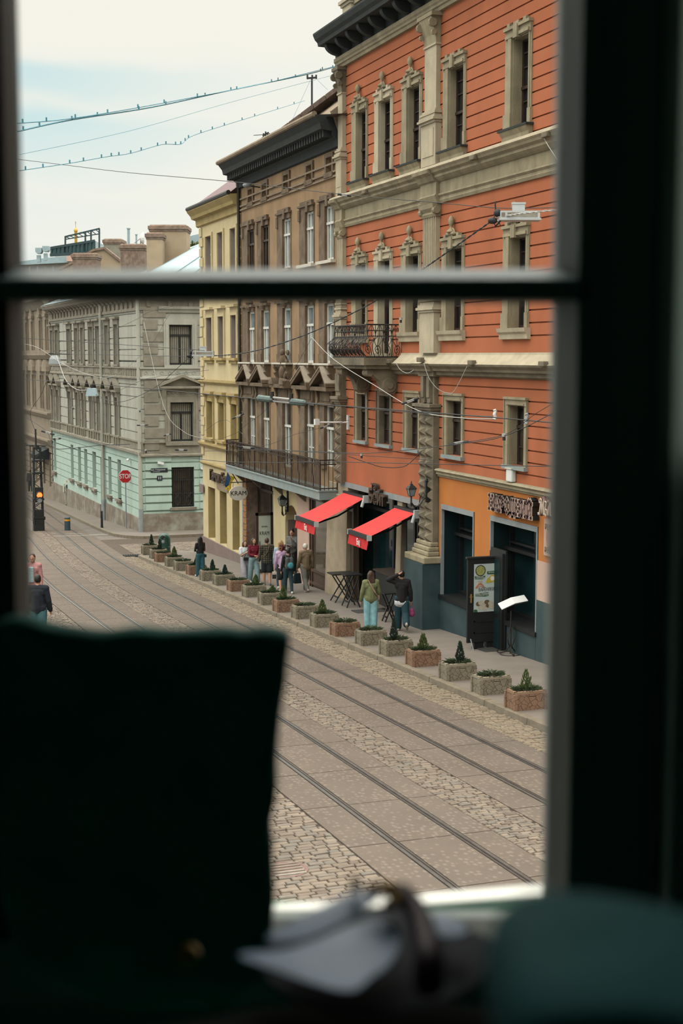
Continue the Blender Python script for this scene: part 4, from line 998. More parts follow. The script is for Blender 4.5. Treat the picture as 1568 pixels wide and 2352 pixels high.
for i, x in enumerate((R1, R2, R3, R4)):
    mb = MB(); strip(mb, x - .08, x + .08, 6, 118, -0.012, 1.5, bend); o = st_obj(mb, 'tram_rail', M['railside'], 'grooved steel tram rail, %s' % ('closest to the planters' if i == 0 else 'second from the planters' if i == 1 else 'third from the planters' if i == 2 else 'furthest from the planters'))
    mb = MB(); s = 1 if i % 2 == 0 else -1
    strip(mb, x + s * .005, x + s * .05, 6, 118, 0.004, 1.5, bend, .02); strip(mb, x - s * .045, x - s * .03, 6, 118, 0.0, 1.5, bend, .02)
    mb.build('rail_head', M['steel'], o)
# cobbles: rounded setts, real stones over a soil bed
def sett_mat(name, c1, c2, c3):
    c1, c2, c3 = [tuple(v * ALB for v in c) for c in (c1, c2, c3)]
    m = mat(name, c1, .8, .1, 8, .35, 35, spec=.35); n = m.node_tree.nodes; l = m.node_tree.links; b = n['Principled BSDF']
    g = n.new('ShaderNodeNewGeometry'); r = n.new('ShaderNodeValToRGB'); e = r.color_ramp.elements
    e[0].color = (*c1, 1); e[1].color = (*c2, 1); q = e.new(.5); q.color = (*c3, 1)
    l.new(g.outputs['Random Per Island'], r.inputs['Fac']); x = n.new('ShaderNodeMixRGB'); x.blend_type = 'MULTIPLY'; x.inputs['Fac'].default_value = .5
    nn = n.new('ShaderNodeTexNoise'); nn.inputs['Scale'].default_value = 14; l.new(r.outputs['Color'], x.inputs['Color1']); l.new(nn.outputs['Fac'], x.inputs['Color2'])
    l.new(x.outputs['Color'], b.inputs['Base Color']); return m
SM = sett_mat('granite_setts', (.185, .14, .11), (.215, .185, .155), (.30, .235, .18))
SM2 = sett_mat('ochre_setts', (.245, .19, .13), (.25, .205, .155), (.345, .275, .195))
def setts(mb, x0f, x1f, y0, y1, lx=.19, ly=.115, bf=None):
    rnd = random.Random(3); y = y0; bf = bf or (lambda Y: 0)
    while y < y1:
        h = ly * rnd.uniform(.85, 1.15); X0, X1 = x0f(y) if callable(x0f) else x0f, x1f(y) if callable(x1f) else x1f
        x = X0 - rnd.uniform(0, lx * .5)
        while x < X1:
            w = lx * rnd.uniform(.7, 1.3); a, b = max(x, X0), min(x + w, X1)
            if b - a > .05:
                dz = rnd.uniform(-.008, .008); g = .006; s = rnd.uniform(-.012, .012); ins = .012
                bx = bf(y)
                lo = [(a + g, y + g + s), (b - g, y + g - s), (b - g, y + h - g - s), (a + g, y + h - g + s)]
                hi = [(a + g + ins, y + g + ins), (b - g - ins, y + g + ins), (b - g - ins, y + h - g - ins), (a + g + ins, y + h - g - ins)]
                mid = [(p[0] * .7 + q[0] * .3, p[1] * .7 + q[1] * .3) for p, q in zip(lo, hi)]
                rings = [[(p[0] + bx, p[1], gz(p[1]) - .06) for p in lo], [(p[0] + bx, p[1], gz(p[1]) - .006 + dz) for p in mid], [(p[0] + bx, p[1], gz(p[1]) + .004 + dz) for p in hi]]
                o = len(mb.v); mb.v.extend([q for r in rings for q in r])
                for i in range(2):
                    for j in range(4): mb.f.append((o + i * 4 + j, o + i * 4 + (j + 1) % 4, o + i * 4 + 4 + (j + 1) % 4, o + i * 4 + 4 + j))
                mb.f.append((o + 8, o + 9, o + 10, o + 11))
            x += w
        y += h
mb = MB(); strip(mb, 2.5, 5.97, 5, 72, -.025, 1.5); strip(mb, 8.03, 8.76, 7, 78, -.025, 1.5, bend); strip(mb, 10.74, 11.5, 8, 60, -.025, 1.5); strip(mb, 11.0, 21, 60, 70.2, -.022, 1.0); st_obj(mb, 'cobble_bed', M['mortar'], 'dark soil bed showing in the joints of the cobbles')
mb = MB(); setts(mb, 3.4, 5.965, 9, 50, .19, .115); st_obj(mb, 'cobble_strip', SM, 'wide grey and pink cobbled strip on the near side of the tracks')
mb = MB(); setts(mb, 8.04, 8.75, 10, 78, .175, .10, bend); st_obj(mb, 'cobble_strip', SM, 'narrow cobbled strip between the two tram tracks')
mb = MB(); setts(mb, 10.75, 11.5, 15, 60, .17, .105); st_obj(mb, 'cobble_strip', SM2, 'yellowish cobbled gutter strip along the kerb of the planters')
mb = MB(); setts(mb, lambda y: 11.3 + bend(y), 20, 60.3, 66.5, .26, .17); st_obj(mb, 'cobble_strip', SM, 'cobbled mouth of the side street by the green litter bin')
# sidewalk by the shops
KX = 11.50; YE = 59.9
mb = MB(); strip(mb, KX + .18, FX + .6, 8, 57.0, .10, 1.0)
Y = 57.0
mb.add([(KX + .18, 57, gz(57) + .1), (FX + .6, 57, gz(57) + .1), (FX + .6, YE + .9, gz(YE) + .06), (KX + 1.6, YE + .6, gz(YE) + .06), (KX + .3, YE, gz(YE) + .06), (KX + .18, YE - .6, gz(YE) + .07)], [(0, 1, 2, 3, 4, 5)])
mb.add([(FX + .6, YE + .9, gz(YE) + .06), (KX + 1.6, YE + .6, gz(YE) + .06), (KX + .3, YE, gz(YE) + .06), (FX + .6, YE + .9, gz(YE) - .1), (KX + 1.6, YE + .6, gz(YE) - .1), (KX + .3, YE, gz(YE) - .1)], [(0, 1, 4, 3), (1, 2, 5, 4)])
st_obj(mb, 'sidewalk', M['side'], 'grey asphalt sidewalk in front of the shops and cafe')
mb = MB(); y = 8.0; rnd = random.Random(5)
while y < YE - .8:
    L_ = rnd.uniform(.85, 1.2); dz = rnd.uniform(-.006, .006); dx = rnd.uniform(-.01, .01); e = y + L_ - .012
    x0, x1 = KX + dx, KX + .2 + dx
    mb.hexa([(x0, y, gz(y) - .1), (x1, y, gz(y) - .1), (x1, e, gz(e) - .1), (x0, e, gz(e) - .1), (x0 + .02, y, gz(y) + .112 + dz), (x1, y, gz(y) + .112 + dz), (x1, e, gz(e) + .112 + dz), (x0 + .02, e, gz(e) + .112 + dz)]); y += L_
st_obj(mb, 'kerb', M['kerb'], 'worn stone kerb below the row of planters', bevel=.012)
# sidewalk round the mint corner house
kp = [ground(x, y) for x, y in ((60, 1138), (110, 1163), (150, 1182), (188, 1200), (222, 1216), (243, 1225), (262, 1231), (290, 1235), (330, 1237), (460, 1239))]
kp = [Vector((p.x, p.y, 0)) for p in kp]; kp[-1] = Vector((24, kp[-2].y + .2, 0))
mb = MB()
inn = [S.P(SL + 6, 0, -.3), S.P(SL, 0, -.3), S.P(26, 0, -.3), S.P(14, 0, -.3), S.P(8, 0, -.3), S.P(4, 0, -.3), S.P(1, 0, -.3), Vector((MC.x + .3, MC.y + .3, 0)), Vector((MC.x + 1.5, MC.y + .3, 0)), Vector((24, MC.y + .3, 0))]
zk = lambda p, h: (p.x, p.y, gz(p.y) + h)
for i in range(len(kp) - 1):
    mb.quad(zk(kp[i], .1), zk(kp[i + 1], .1), zk(inn[i + 1], .1), zk(inn[i], .1))
st_obj(mb, 'sidewalk', M['side'], 'sidewalk wrapping round the corner of the mint green house')
mb = MB()
for i in range(len(kp) - 1):
    a, b = kp[i], kp[i + 1]; n = Vector((-(b - a).y, (b - a).x, 0)).normalized() * .18
    mb.hexa([zk(a, -.1), zk(b, -.1), zk(b + n, -.1), zk(a + n, -.1), zk(a, .115), zk(b, .115), zk(b + n, .115), zk(a + n, .115)])
st_obj(mb, 'kerb', M['kerb'], 'curved kerb of the sidewalk at the mint corner house')
mb = MB()
for (xa, ya), (xb, yb_), w_ in (((124, 1232.5), (250, 1229), .16), ((152, 1226), (190, 1226.5), .14), ((118, 1225), (128, 1226), .14), ((205, 1229), (250, 1227), .1)):
    a, b = ground(xa, ya), ground(xb, yb_); mb.hexa([Vector((p.x, p.y + d, gz(p.y + d) + h)) for h in (.001, .018) for p, d in ((a, 0), (b, 0), (b, w_), (a, w_))])
st_obj(mb, 'road_marking', mat('worn_road_paint', (.36, .34, .31), .9, .2, 6, .1, 20), 'worn white stop lines across the tracks near the signal mast')
# manhole, drain
p = ground(658, 2000)
mb = MB(); mb.lathe([(.0, .0), (.27, .0), (.27, .022), (.235, .024), (.23, .018), (.0, .018)], (0, 0, 0), 24)
t = thing('manhole_cover', 'round pinkish manhole cover set in the near cobbles', 'manhole', (p.x, p.y, gz(p.y)))
mb.local('cover', mat('rusty_pink_iron', (.20, .125, .11), .8, .2, 8, .3, 40), t)
mb = MB()
for k in range(5): mb.box(-.2, .2, -.2 + k * .09, -.17 + k * .09, .018, .03)
mb.local('rib', M['plinth'], t)
p = ground(303, 1277); t = thing('drain_grate', 'dark drain grate in the gutter where the kerb of the planters begins', 'drain', (p.x, p.y, gz(p.y)))
mb = MB()
for k in range(7): mb.box(-.33 + k * .1, -.27 + k * .1, -.2, .2, .0, .035)
mb.box(-.36, .36, -.23, -.19, 0, .04); mb.box(-.36, .36, .19, .23, 0, .04); mb.local('grating', M['black'], t)
# ================================================================== planters
pm = {}
for nm, c, c2 in (('grey', (.25, .215, .155), (.15, .128, .094)), ('brown', (.27, .160, .105), (.16, .096, .062))):
    m = mat('planter_' + nm, c, .95, .12, 5, .3, 40); n = m.node_tree.nodes; l = m.node_tree.links; b = n['Principled BSDF']
    v = n.new('ShaderNodeTexVoronoi'); v.feature = 'DISTANCE_TO_EDGE'; v.inputs['Scale'].default_value = 9.5
    t = [q for q in n if q.type == 'TEX_COORD'][0]; l.new(t.outputs['Object'], v.inputs['Vector'])
    r = n.new('ShaderNodeValToRGB'); r.color_ramp.elements[0].position = .0; r.color_ramp.elements[0].color = (1, 1, 1, 1); r.color_ramp.elements[1].position = .032; r.color_ramp.elements[1].color = (0, 0, 0, 1)
    l.new(v.outputs['Distance'], r.inputs['Fac']); x = n.new('ShaderNodeMixRGB'); x.inputs['Color2'].default_value = (*[v * ALB for v in c2], 1)
    o = b.inputs['Base Color'].links[0].from_socket; l.new(r.outputs['Color'], x.inputs['Fac']); l.new(o, x.inputs['Color1']); l.new(x.outputs['Color'], b.inputs['Base Color'])
    bp = n.new('ShaderNodeBump'); bp.inputs['Strength'].default_value = .8; bp.inputs['Distance'].default_value = .03; bp.invert = True
    l.new(r.outputs['Color'], bp.inputs['Height']); l.new(bp.outputs['Normal'], b.inputs['Normal'])
    pm[nm] = m
rim = {'grey': mat('planter_rim_grey', (.31, .27, .20), .95, .12, 5, .3, 40), 'brown': mat('planter_rim_brown', (.30, .19, .125), .95, .12, 5, .3, 40)}
def leafmat(name, c1, c2):
    c1, c2 = [tuple(v * .8 for v in c) for c in (c1, c2)]
    m = mat(name, c1, .7, .1, 6, 0, 1); n = m.node_tree.nodes; l = m.node_tree.links; b = n['Principled BSDF']
    g = n.new('ShaderNodeNewGeometry'); r = n.new('ShaderNodeValToRGB'); r.color_ramp.elements[0].color = (*c1, 1); r.color_ramp.elements[1].color = (*c2, 1)
    l.new(g.outputs['Random Per Island'], r.inputs['Fac']); l.new(r.outputs['Color'], b.inputs['Base Color']); return m
LG = leafmat('juniper_green', (.018, .038, .020), (.075, .100, .045)); LG2 = leafmat('fresh_conifer', (.03, .06, .02), (.14, .17, .05)); LG3 = leafmat('dark_cypress', (.010, .026, .020), (.04, .065, .04))
def spray(mb, p, d, L_, w):
    d = d.normalized(); x = d.cross(Vector((0, 0, 1))); x = x.normalized() if x.length > .01 else Vector((1, 0, 0)); y = x.cross(d)
    for q in (x, y):
        mb.add([p, p + d * L_ * .4 + q * w, p + d * L_, p + d * L_ * .4 - q * w], [(0, 1, 2, 3)])
def cone(mb, rnd, Rr, H, n):
    for i in range(n):
        t = rnd.random() ** 1.3; a = rnd.random() * 2 * PI; r = Rr * (1 - t) ** .75 * rnd.uniform(.5, 1) * min(1, .45 + t * 3)
        p = Vector((r * math.cos(a), r * math.sin(a), H * t)); d = Vector((math.cos(a) * .6, math.sin(a) * .6, 1.0 + t))
        spray(mb, p, d, rnd.uniform(.05, .09), .011)
    mb.tube([(0, 0, -.05), (0, 0, H * .95)], [.025, .005], 5)
def low(mb, rnd, n, wx, wy):
    for i in range(n):
        a = rnd.random() * 2 * PI; r = rnd.random() ** .6
        p = Vector((r * wx * math.cos(a), r * wy * math.sin(a), rnd.uniform(-.01, .07) * (1.2 - r))); d = Vector((math.cos(a), math.sin(a), rnd.uniform(-.1, .8)))
        spray(mb, p, d, rnd.uniform(.05, .12), .009)
PL = [  # base px, base py, colour, cone height (0 none), kind
 (1218, 1631, 'brown', .34, 'sprig'), (1137, 1595, 'grey', 0, ''), (1059, 1563, 'grey', .40, 'cypress'), (979, 1531, 'brown', .32, 'fresh'), (916, 1506, 'grey', .46, 'cypress'), (858, 1482, 'grey', 0, ''),
 (798, 1462, 'brown', 0, ''), (750, 1441, 'grey', .33, 'fresh'), (705, 1421, 'grey', 0, ''), (661, 1406, 'brown', .36, 'fresh'), (625, 1389, 'grey', .16, 'sprig'), (587, 1371, 'grey', .30, 'fresh'), (551, 1358, 'brown', 0, ''),
 (517, 1344, 'grey', .28, 'cypress'), (486, 1334, 'grey', .33, 'cypress'), (454, 1321, 'brown', .28, 'cypress'), (424, 1311, 'grey', 0, ''), (403, 1301, 'grey', .36, 'fresh'), (378, 1291, 'brown', .0, ''), (366, 1282, 'grey', .38, 'cypress'), (346, 1272, 'grey', .42, 'cypress')]
ORD = ['first', 'second', 'third', 'fourth', 'fifth', 'sixth', 'seventh', 'eighth', 'ninth', 'tenth', 'eleventh', 'twelfth', 'thirteenth', 'fourteenth', 'fifteenth', 'sixteenth', 'seventeenth', 'eighteenth', 'nineteenth', 'twentieth', 'last']
DESC = {'': 'only low juniper', 'cypress': 'a dark pointed cypress', 'fresh': 'a fresh green conifer', 'sprig': 'a ragged conifer sprig'}
w_, l__, h_ = .31, .20, .37
for i, (px, py, c, ch, kd) in enumerate(PL):
    g = ground(px, py, .1)
    t = thing('planter', '%s planter with %s, %s from the %s end' % (c, DESC[kd], ORD[i] if i < 11 else ORD[20 - i] if 20 - i else 'first', 'near' if i < 11 else 'litter bin'), 'planter', (g.x, g.y + .2, gz(g.y + .2) + .1), group='stone planters along the kerb')
    rnd = random.Random(i + 11)
    t.rotation_euler.z = rnd.uniform(-.04, .04)
    mb = MB(); mb.hexa([(-w_, -l__, -.02), (w_, -l__, -.02), (w_, l__, -.02), (-w_, l__, -.02), (-w_ - .012, -l__ - .012, h_ - .05), (w_ + .012, -l__ - .012, h_ - .05), (w_ + .012, l__ + .012, h_ - .05), (-w_ - .012, l__ + .012, h_ - .05)])
    for sx in (-1, 1):
        for sy in (-1, 1): mb.box(sx * w_ - .035, sx * w_ + .035, sy * l__ - .03, sy * l__ + .03, -.02, h_ - .05)
    mb.local('planter_box', pm[c], t)
    mb = MB()
    for a in ((-w_ - .015, w_ + .015, -l__ - .015, -l__ + .05), (-w_ - .015, w_ + .015, l__ - .05, l__ + .015), (-w_ - .015, -w_ + .05, -l__, l__), (w_ - .05, w_ + .015, -l__, l__)): mb.box(*a, h_ - .05, h_)
    mb.local('rim', rim[c], t)
    mb = MB(); mb.box(-w_ + .04, w_ - .04, -l__ + .04, l__ - .04, h_ - .06, h_ - .025); mb.local('soil', M['mortar'], t)
    mb = MB(); low(mb, rnd, 300, w_ * .85, l__ * .9); mb.v = [(v[0], v[1], v[2] + h_ - .01) for v in mb.v]; mb.local('ground_juniper', LG, t, kind='stuff') if False else mb.local('ground_juniper', LG, t)
    if ch:
        mb = MB(); cone(mb, rnd, .10 if kd == 'cypress' else .13, ch, 300 if kd != 'sprig' else 150); dx = rnd.uniform(-.1, .12)
        mb.v = [(v[0] + dx, v[1], v[2] + h_ - .01) for v in mb.v]; mb.local('conifer', LG3 if kd == 'cypress' else LG2, t)
# ================================================================== awnings
def awning(label, xa, ya, xb, yb_, qa, qb, drop):
    a1, z1 = uz(xa, ya); a0, z0 = uz(xb, yb_)
    zt_ = (z0 + z1) / 2; o1 = None
    y1 = F.P(a1, 0).y; y0 = F.P(a0, 0).y
    r = ray(*qa); k = y1 / r.y; A = EYE + r * k
    r = ray(*qb); k = y0 / r.y; B = EYE + r * k
    X = (A.x + B.x) / 2; zo = (A.z + B.z) / 2; d = FX - X
    t = thing('awning', label, 'awning', (FX, (y0 + y1) / 2, zt_))
    mb = MB(); n = 10; rings = []
    for i in range(n + 1):
        s = i / n; sag = .05 * math.sin(PI * s)
        rings.append((s, sag))
    m = 8
    for i in range(n):
        for j in range(m):
            q = []
            for (ii, jj) in ((i, j), (i + 1, j), (i + 1, j + 1), (i, j + 1)):
                s = ii / n; u = jj / m; q.append(F.P(a0 + (a1 - a0) * u, zt_ + (zo - zt_) * s - .05 * math.sin(PI * s) * (1 - abs(2 * u - 1) * .6), .05 + (d - .05) * s))
            mb.quad(*q)
    mb.build('canopy', M['red'], t, smooth=True)
    mb = MB(); F.box(mb, a0 - .03, a1 + .03, zo - .09, zo + .02, d - .03, d + .06); mb.build('front_bar', M['black'], t)
    mb = MB()
    for a in (a0 - .045, a1 + .02): F.box(mb, a, a + .03, zo - .11, zo + .04, d - .05, d + .08)
    mb.build('bar_end_cap', M['lgrey'], t)
    mb = MB(); n = 16
    for k in range(n):
        f = lambda k: F.P(a0 + (a1 - a0) * k / n, 0, d + .03 + .012 * math.sin(k * 2.1))
        p, q = f(k), f(k + 1); e = lambda v, z, off: Vector((v.x - off, v.y, z))
        mb.quad(e(p, zo - .09, 0), e(q, zo - .09, 0), e(q, zo - drop, .05), e(p, zo - drop, .05))
    v = mb.build('valance', M['redshade'], t)
    for a in (a0 + .12, a1 - .12):
        mb = MB(); el = F.P(a + (.3 if a < (a0 + a1) / 2 else -.3), (zt_ + zo) / 2 - .22, d * .5); mb.tube([F.P(a, zt_ - .12, .1), el, F.P(a, zo - .03, d)], .03, 6); mb.build('folding_arm', M['black'], t)
    mb = MB(); F.box(mb, a0 - .06, a1 + .06, zt_ - .14, zt_ + .03, 0, .12); mb.build('roller_case', M['black'], t)
    mb = MB(); F.box(mb, a0 - .14, a0 - .04, zt_ - .16, zt_ + .06, 0, .18); mb.tube([F.P(a0 - .09, zt_ - .05, .16), F.P(a0 - .11, zt_ - .28, .24)], .05, 8); mb.build('bracket', M['lgrey'], t)
    # logo: white stroke letters on the valance
    return t, (a0, a1, zo, d, drop)
aw1, i1 = awning('red awning beside the end of the long balcony', 797, 1129, 845, 1142, (682, 1183), (728, 1205), .34)
aw2, i2 = awning('red awning below the wall lantern, over the cafe door', 915, 1163, 962, 1176, (805, 1218), (848, 1233), .36)
def text(name, body, m, parent, mtx, size, ext=.004, off=0.0, align='CENTER', **kw):
    cu = bpy.data.curves.new(name, 'FONT'); cu.body = body; cu.size = size; cu.extrude = ext; cu.offset = off; cu.align_x = align; cu.align_y = 'CENTER'
    cu.materials.append(m)
    o = bpy.data.objects.new(name, cu); COL.objects.link(o)
    dg = bpy.context.evaluated_depsgraph_get(); dg.update()
    me = bpy.data.meshes.new_from_object(o.evaluated_get(dg)); bpy.data.objects.remove(o)
    me.transform(mtx)
    o = bpy.data.objects.new(name, me); COL.objects.link(o)
    if parent is not None:
        o.parent = parent; me.transform(Matrix.Translation(-wloc(parent)))
    if not me.materials: me.materials.append(m)
    for k, v in kw.items(): o[k] = v
    return o
def fmtx(fac, a, z, d, sx=1.0, shear=0.0):   # text frame on a house front; reading direction runs towards the viewer's right
    x = -fac.u if fac is not E else fac.u
    return Matrix.Translation(fac.P(a, z, d)) @ Matrix(((x.x * sx, 0, fac.n.x, 0), (x.y * sx, 0, fac.n.y, 0), (0, 1, 0, 0), (0, 0, 0, 1)))
for t, (a0, a1, zo, d, dr) in ((aw1, i1), (aw2, i2)):
    text('logo', 'Бц', M['white'], t, fmtx(F, a0 + (a1 - a0) * .42, zo - dr * .62, d + .095, .9), .24, .003, .004)
# ================================================================== wall lantern, second lantern
def lantern(label, top, base, fac_a, arm, s=1.0):
    # top: pixel of finial, base: pixel of the lowest point; at the given wall position and reach
    a, d0 = fac_a
    r = ray(*base); arm = FX - r.x * (F.P(a, 0).y / r.y); P0 = F.P(a, 0, arm)
    r = ray(*base); z0 = (EYE + r * (P0.y / r.y)).z; r = ray(*top); z1 = (EYE + r * (P0.y / r.y)).z
    t = thing('wall_lantern', label, 'lantern', F.P(a, z0, d0)); H = z1 - z0; C = F.P(a, z0, arm)
    mb = MB(); c = C + Vector((0, 0, H * .42)); w = H * .135
    gl = MB(); gl.loft([[c + Vector((x * w * k, y * w * k, z)) for x, y in ((-1, -1), (1, -1), (1, 1), (-1, 1))] for k, z in ((.62, 0), (1.0, H * .27))]); gl.build('lantern_glass', M['glass_sky'], t)
    for x, y in ((-1, -1), (1, -1), (1, 1), (-1, 1)): mb.tube([c + Vector((x * w * .64, y * w * .64, 0)), c + Vector((x * w * 1.03, y * w * 1.03, H * .27))], H * .012, 4)
    mb.loft([[c + Vector((x * w * k, y * w * k, z)) for x, y in ((-1, -1), (1, -1), (1, 1), (-1, 1))] for k, z in ((1.25, H * .265), (1.25, H * .285), (.8, H * .37), (.35, H * .43), (.35, H * .45))])
    mb.lathe([(.01, H * .44), (H * .04, H * .46), (H * .02, H * .49), (H * .03, H * .52), (.004, H * .58)], c, 8)
    mb.loft([[c + Vector((x * w * .66, y * w * .66, z)) for x, y in ((-1, -1), (1, -1), (1, 1), (-1, 1))] for z in (-H * .02, 0)])
    mb.build('lantern_frame', M['black'], t)
    mb = MB(); mb.lathe([(H * .05, H * .42), (H * .03, H * .36), (H * .035, H * .2), (H * .05, H * .14), (H * .03, H * .08), (H * .025, H * .03), (.003, 0)], C, 8)
    w0 = F.P(a, z0 + H * .45, d0)
    mb.tube([C + Vector((0, 0, H * .16)), C.lerp(w0, .25) + Vector((0, 0, -H * .13)), C.lerp(w0, .55) + Vector((0, 0, -H * .20)), C.lerp(w0, .85) + Vector((0, 0, -H * .08)), F.P(a, z0 + H * .32, d0)], H * .03, 6)
    mb.tube([C.lerp(w0, .55) + Vector((0, 0, -H * .1)), C.lerp(w0, .6) + Vector((0, 0, H * .12)), C.lerp(w0, .8) + Vector((0, 0, H * .18)), C.lerp(w0, .88) + Vector((0, 0, H * .02)), C.lerp(w0, .7) + Vector((0, 0, 0))], H * .02, 5)
    mb.build('bracket', M['black'], t)
    mb = MB(); F.box(mb, a - H * .06, a + H * .06, z0 + H * .15, z0 + H * .95, 0, d0 + .03); mb.lathe([(.01, -H * .1), (H * .07, -.02), (H * .05, H * .05), (.01, H * .1)], F.P(a, z0 + H * 1.0, d0), 7); mb.build('wall_plate', M['black'], t)
    return t
ap = (PC0 + PC1) / 2 - .25
lantern('black wall lantern on a scrolled bracket fixed to the diamond-cut pier', (946, 1104), (944, 1164), (ap, .26), .26 + .62)
lantern('smaller dark wall lantern under the long balcony, by the passage', (650, 1130), (648, 1184), (uz(662, 1160)[0], 0.02), .42)
# ================================================================== restaurant lettering, in slab letters of strokes
def letter_strokes(ch):
    V = lambda x, y0=0, y1=1: ((x, y0), (x, y1)); H_ = lambda y, x0, x1: ((x0, y), (x1, y))
    s = {'Н': [V(.1), V(.6), H_(.5, .1, .6)], 'А': [((.03, 0), (.35, 1)), ((.67, 0), (.35, 1)), H_(.33, .15, .55)], 'Р': [V(.12), H_(.97, .12, .45), H_(.48, .12, .45), ((.45, .97), (.6, .85)), V(.6, .6, .85), ((.6, .6), (.45, .48))],
         'О': [((.12, .25), (.12, .75)), ((.58, .25), (.58, .75)), ((.12, .75), (.35, 1)), ((.35, 1), (.58, .75)), ((.12, .25), (.35, 0)), ((.35, 0), (.58, .25))],
         'Д': [((.15, .05), (.2, 1)), V(.55, .05, 1), H_(1, .2, .55), H_(.05, .0, .7), V(.02, -.18, .05), V(.68, -.18, .05)], 'И': [V(.1), V(.6), ((.1, 0), (.6, 1))]}
    s['Й'] = s['И'] + [((.2, 1.22), (.28, 1.12)), ((.28, 1.12), (.42, 1.12)), ((.42, 1.12), (.5, 1.22))]
    serif = {'Н': (.1, .6), 'А': (.03, .67), 'Р': (.12,), 'О': (), 'Д': (), 'И': (.1, .6), 'Й': (.1, .6)}[ch]
    out = list(s[ch])
    for x in serif:
        out.append(H_(.0, x - .12, x + .12))
        if ch not in 'АР': out.append(H_(1, x - .12, x + .12))
    if ch == 'Р': out.append(H_(.97, 0, .2))
    return out
NA0, NZ0 = uz(1122, 1152, .18); NA1, NZ1 = uz(1222, 1175, .18)
z_top = uz(1124, 1137, .18)[1]; z_bot = uz(1124, 1168, .18)[1]; LH = z_top - z_bot; zc_ = z_bot
sg = thing('shop_sign', 'purple-brown slab letters with pale outlines reading НАРОДНИЙ over the restaurant window', 'sign', F.P((NA0 + NA1) / 2, z_bot, 0))
pitch = (NA0 - NA1) / 7.93
for k, ch in enumerate('НАРОДНИЙ'):
    base = NA0 - pitch * k; lw = pitch * 1.18
    def put(mb, th, d0, d1, ex):
        for (x0, y0), (x1, y1) in letter_strokes(ch):
            p = Vector((base - x0 * lw, z_bot + y0 * LH, 0)); q = Vector((base - x1 * lw, z_bot + y1 * LH, 0))
            d = (q - p).normalized(); n = Vector((-d.y, d.x, 0)) * th / 2; d = d * ex
            p = p - d; q = q + d
            c = [p + n, p - n, q - n, q + n]
            mb.hexa([F.P(v.x, v.y, d0) for v in c] + [F.P(v.x, v.y, d1) for v in c])
    mb = MB(); put(mb, .095, .02, .175, .04); o = mb.build('letter', M['black'], sg)
    mb = MB(); put(mb, .095, .175, .182, .04); mb.build('letter_outline', M['letterline'], o)
    mb = MB(); put(mb, .055, .176, .188, .02); mb.build('letter_face', M['letter'], o)
sg2 = thing('shop_sign', 'purple-brown script lettering beginning with М, right of the slab letters', 'sign', F.P(uz(1258, 1160)[0], uz(1258, 1160)[1], 0))
a_, z_ = uz(1243, 1163, .15); LHs = LH * 1.15
def script(pts, m_, th, d0, d1, nm, par):
    mb = MB()
    for line in pts: mb.tube([F.P(a_ - x * LHs, z_ + y * LHs, (d0 + d1) / 2) for x, y in line], th, 6)
    return mb.build(nm, m_, par)
ln = [[(-.05, -.35), (.0, -.48), (.1, -.45), (.2, -.1), (.3, .42), (.22, .5), (.08, .35), (.12, .22)], [(.3, .42), (.36, 0), (.38, -.35), (.48, .05), (.62, .45), (.62, 0), (.66, -.4), (.76, -.42)], [(.8, .38), (.95, .34), (.85, 0), (.82, -.35), (.95, -.48), (1.1, -.3), (1.05, -.1), (.9, -.1)], [(1.2, -.4), (1.3, .1), (1.45, .4), (1.5, -.35), (1.6, -.42)]]
script(ln, M['letter'], .055, .10, .16, 'script_letters', sg2); script(ln, M['letterline'], .02, .2, .23, 'script_outline', sg2)
# plaque
pa1, pz1 = uz(1253, 1190); pa0 = pa1 - 1.0; pz0 = uz(1253, 1276)[1]
pq = thing('wall_plaque', 'pale pink restaurant plaque with a round emblem below the script lettering', 'sign', F.P(pa1 - .5, pz0, 0))
mb = MB(); F.box(mb, pa0, pa1, pz0, pz1, 0, .05); mb.build('board', M['pink'], pq, bevel=.02)
cpl = mat('plaque_emblem', (.36, .24, .20), .9, .1, 5, 0, 1); dk = plain('plaque_lettering', (.16, .12, .11))
mb = MB(); mb.lathe([(.0, 0), (.36, 0), (.36, -.012), (.0, -.012)], F.P(pa1 - .5, (pz0 + pz1) / 2, .05), 28, 'x'); mb.build('emblem', cpl, pq)
text('plaque_text', 'РЕСТОРАН', dk, pq, fmtx(F, pa1 - .5, pz1 - .18, .066, .9), .17, .003); text('plaque_text', 'РЕСТОРАН', dk, pq, fmtx(F, pa1 - .5, pz0 + .14, .066, .9), .17, .003)
# cafe lettering on the orange wall
ca, cz = uz(876, 1143)
cs = thing('shop_sign', 'raised dark brown irregular letters on the orange wall between the two awnings', 'sign', F.P(ca, cz, 0))
lm = plain('dark_brown_lettering', (.085, .055, .04))
text('lettering', 'та', lm, cs, fmtx(F, ca + .28, cz + .30, .10, 1.1), .34, .06, .006)
text('lettering', 'Бейт', lm, cs, fmtx(F, ca + .05, cz - .02, .10, 1.0), .58, .06, .01)
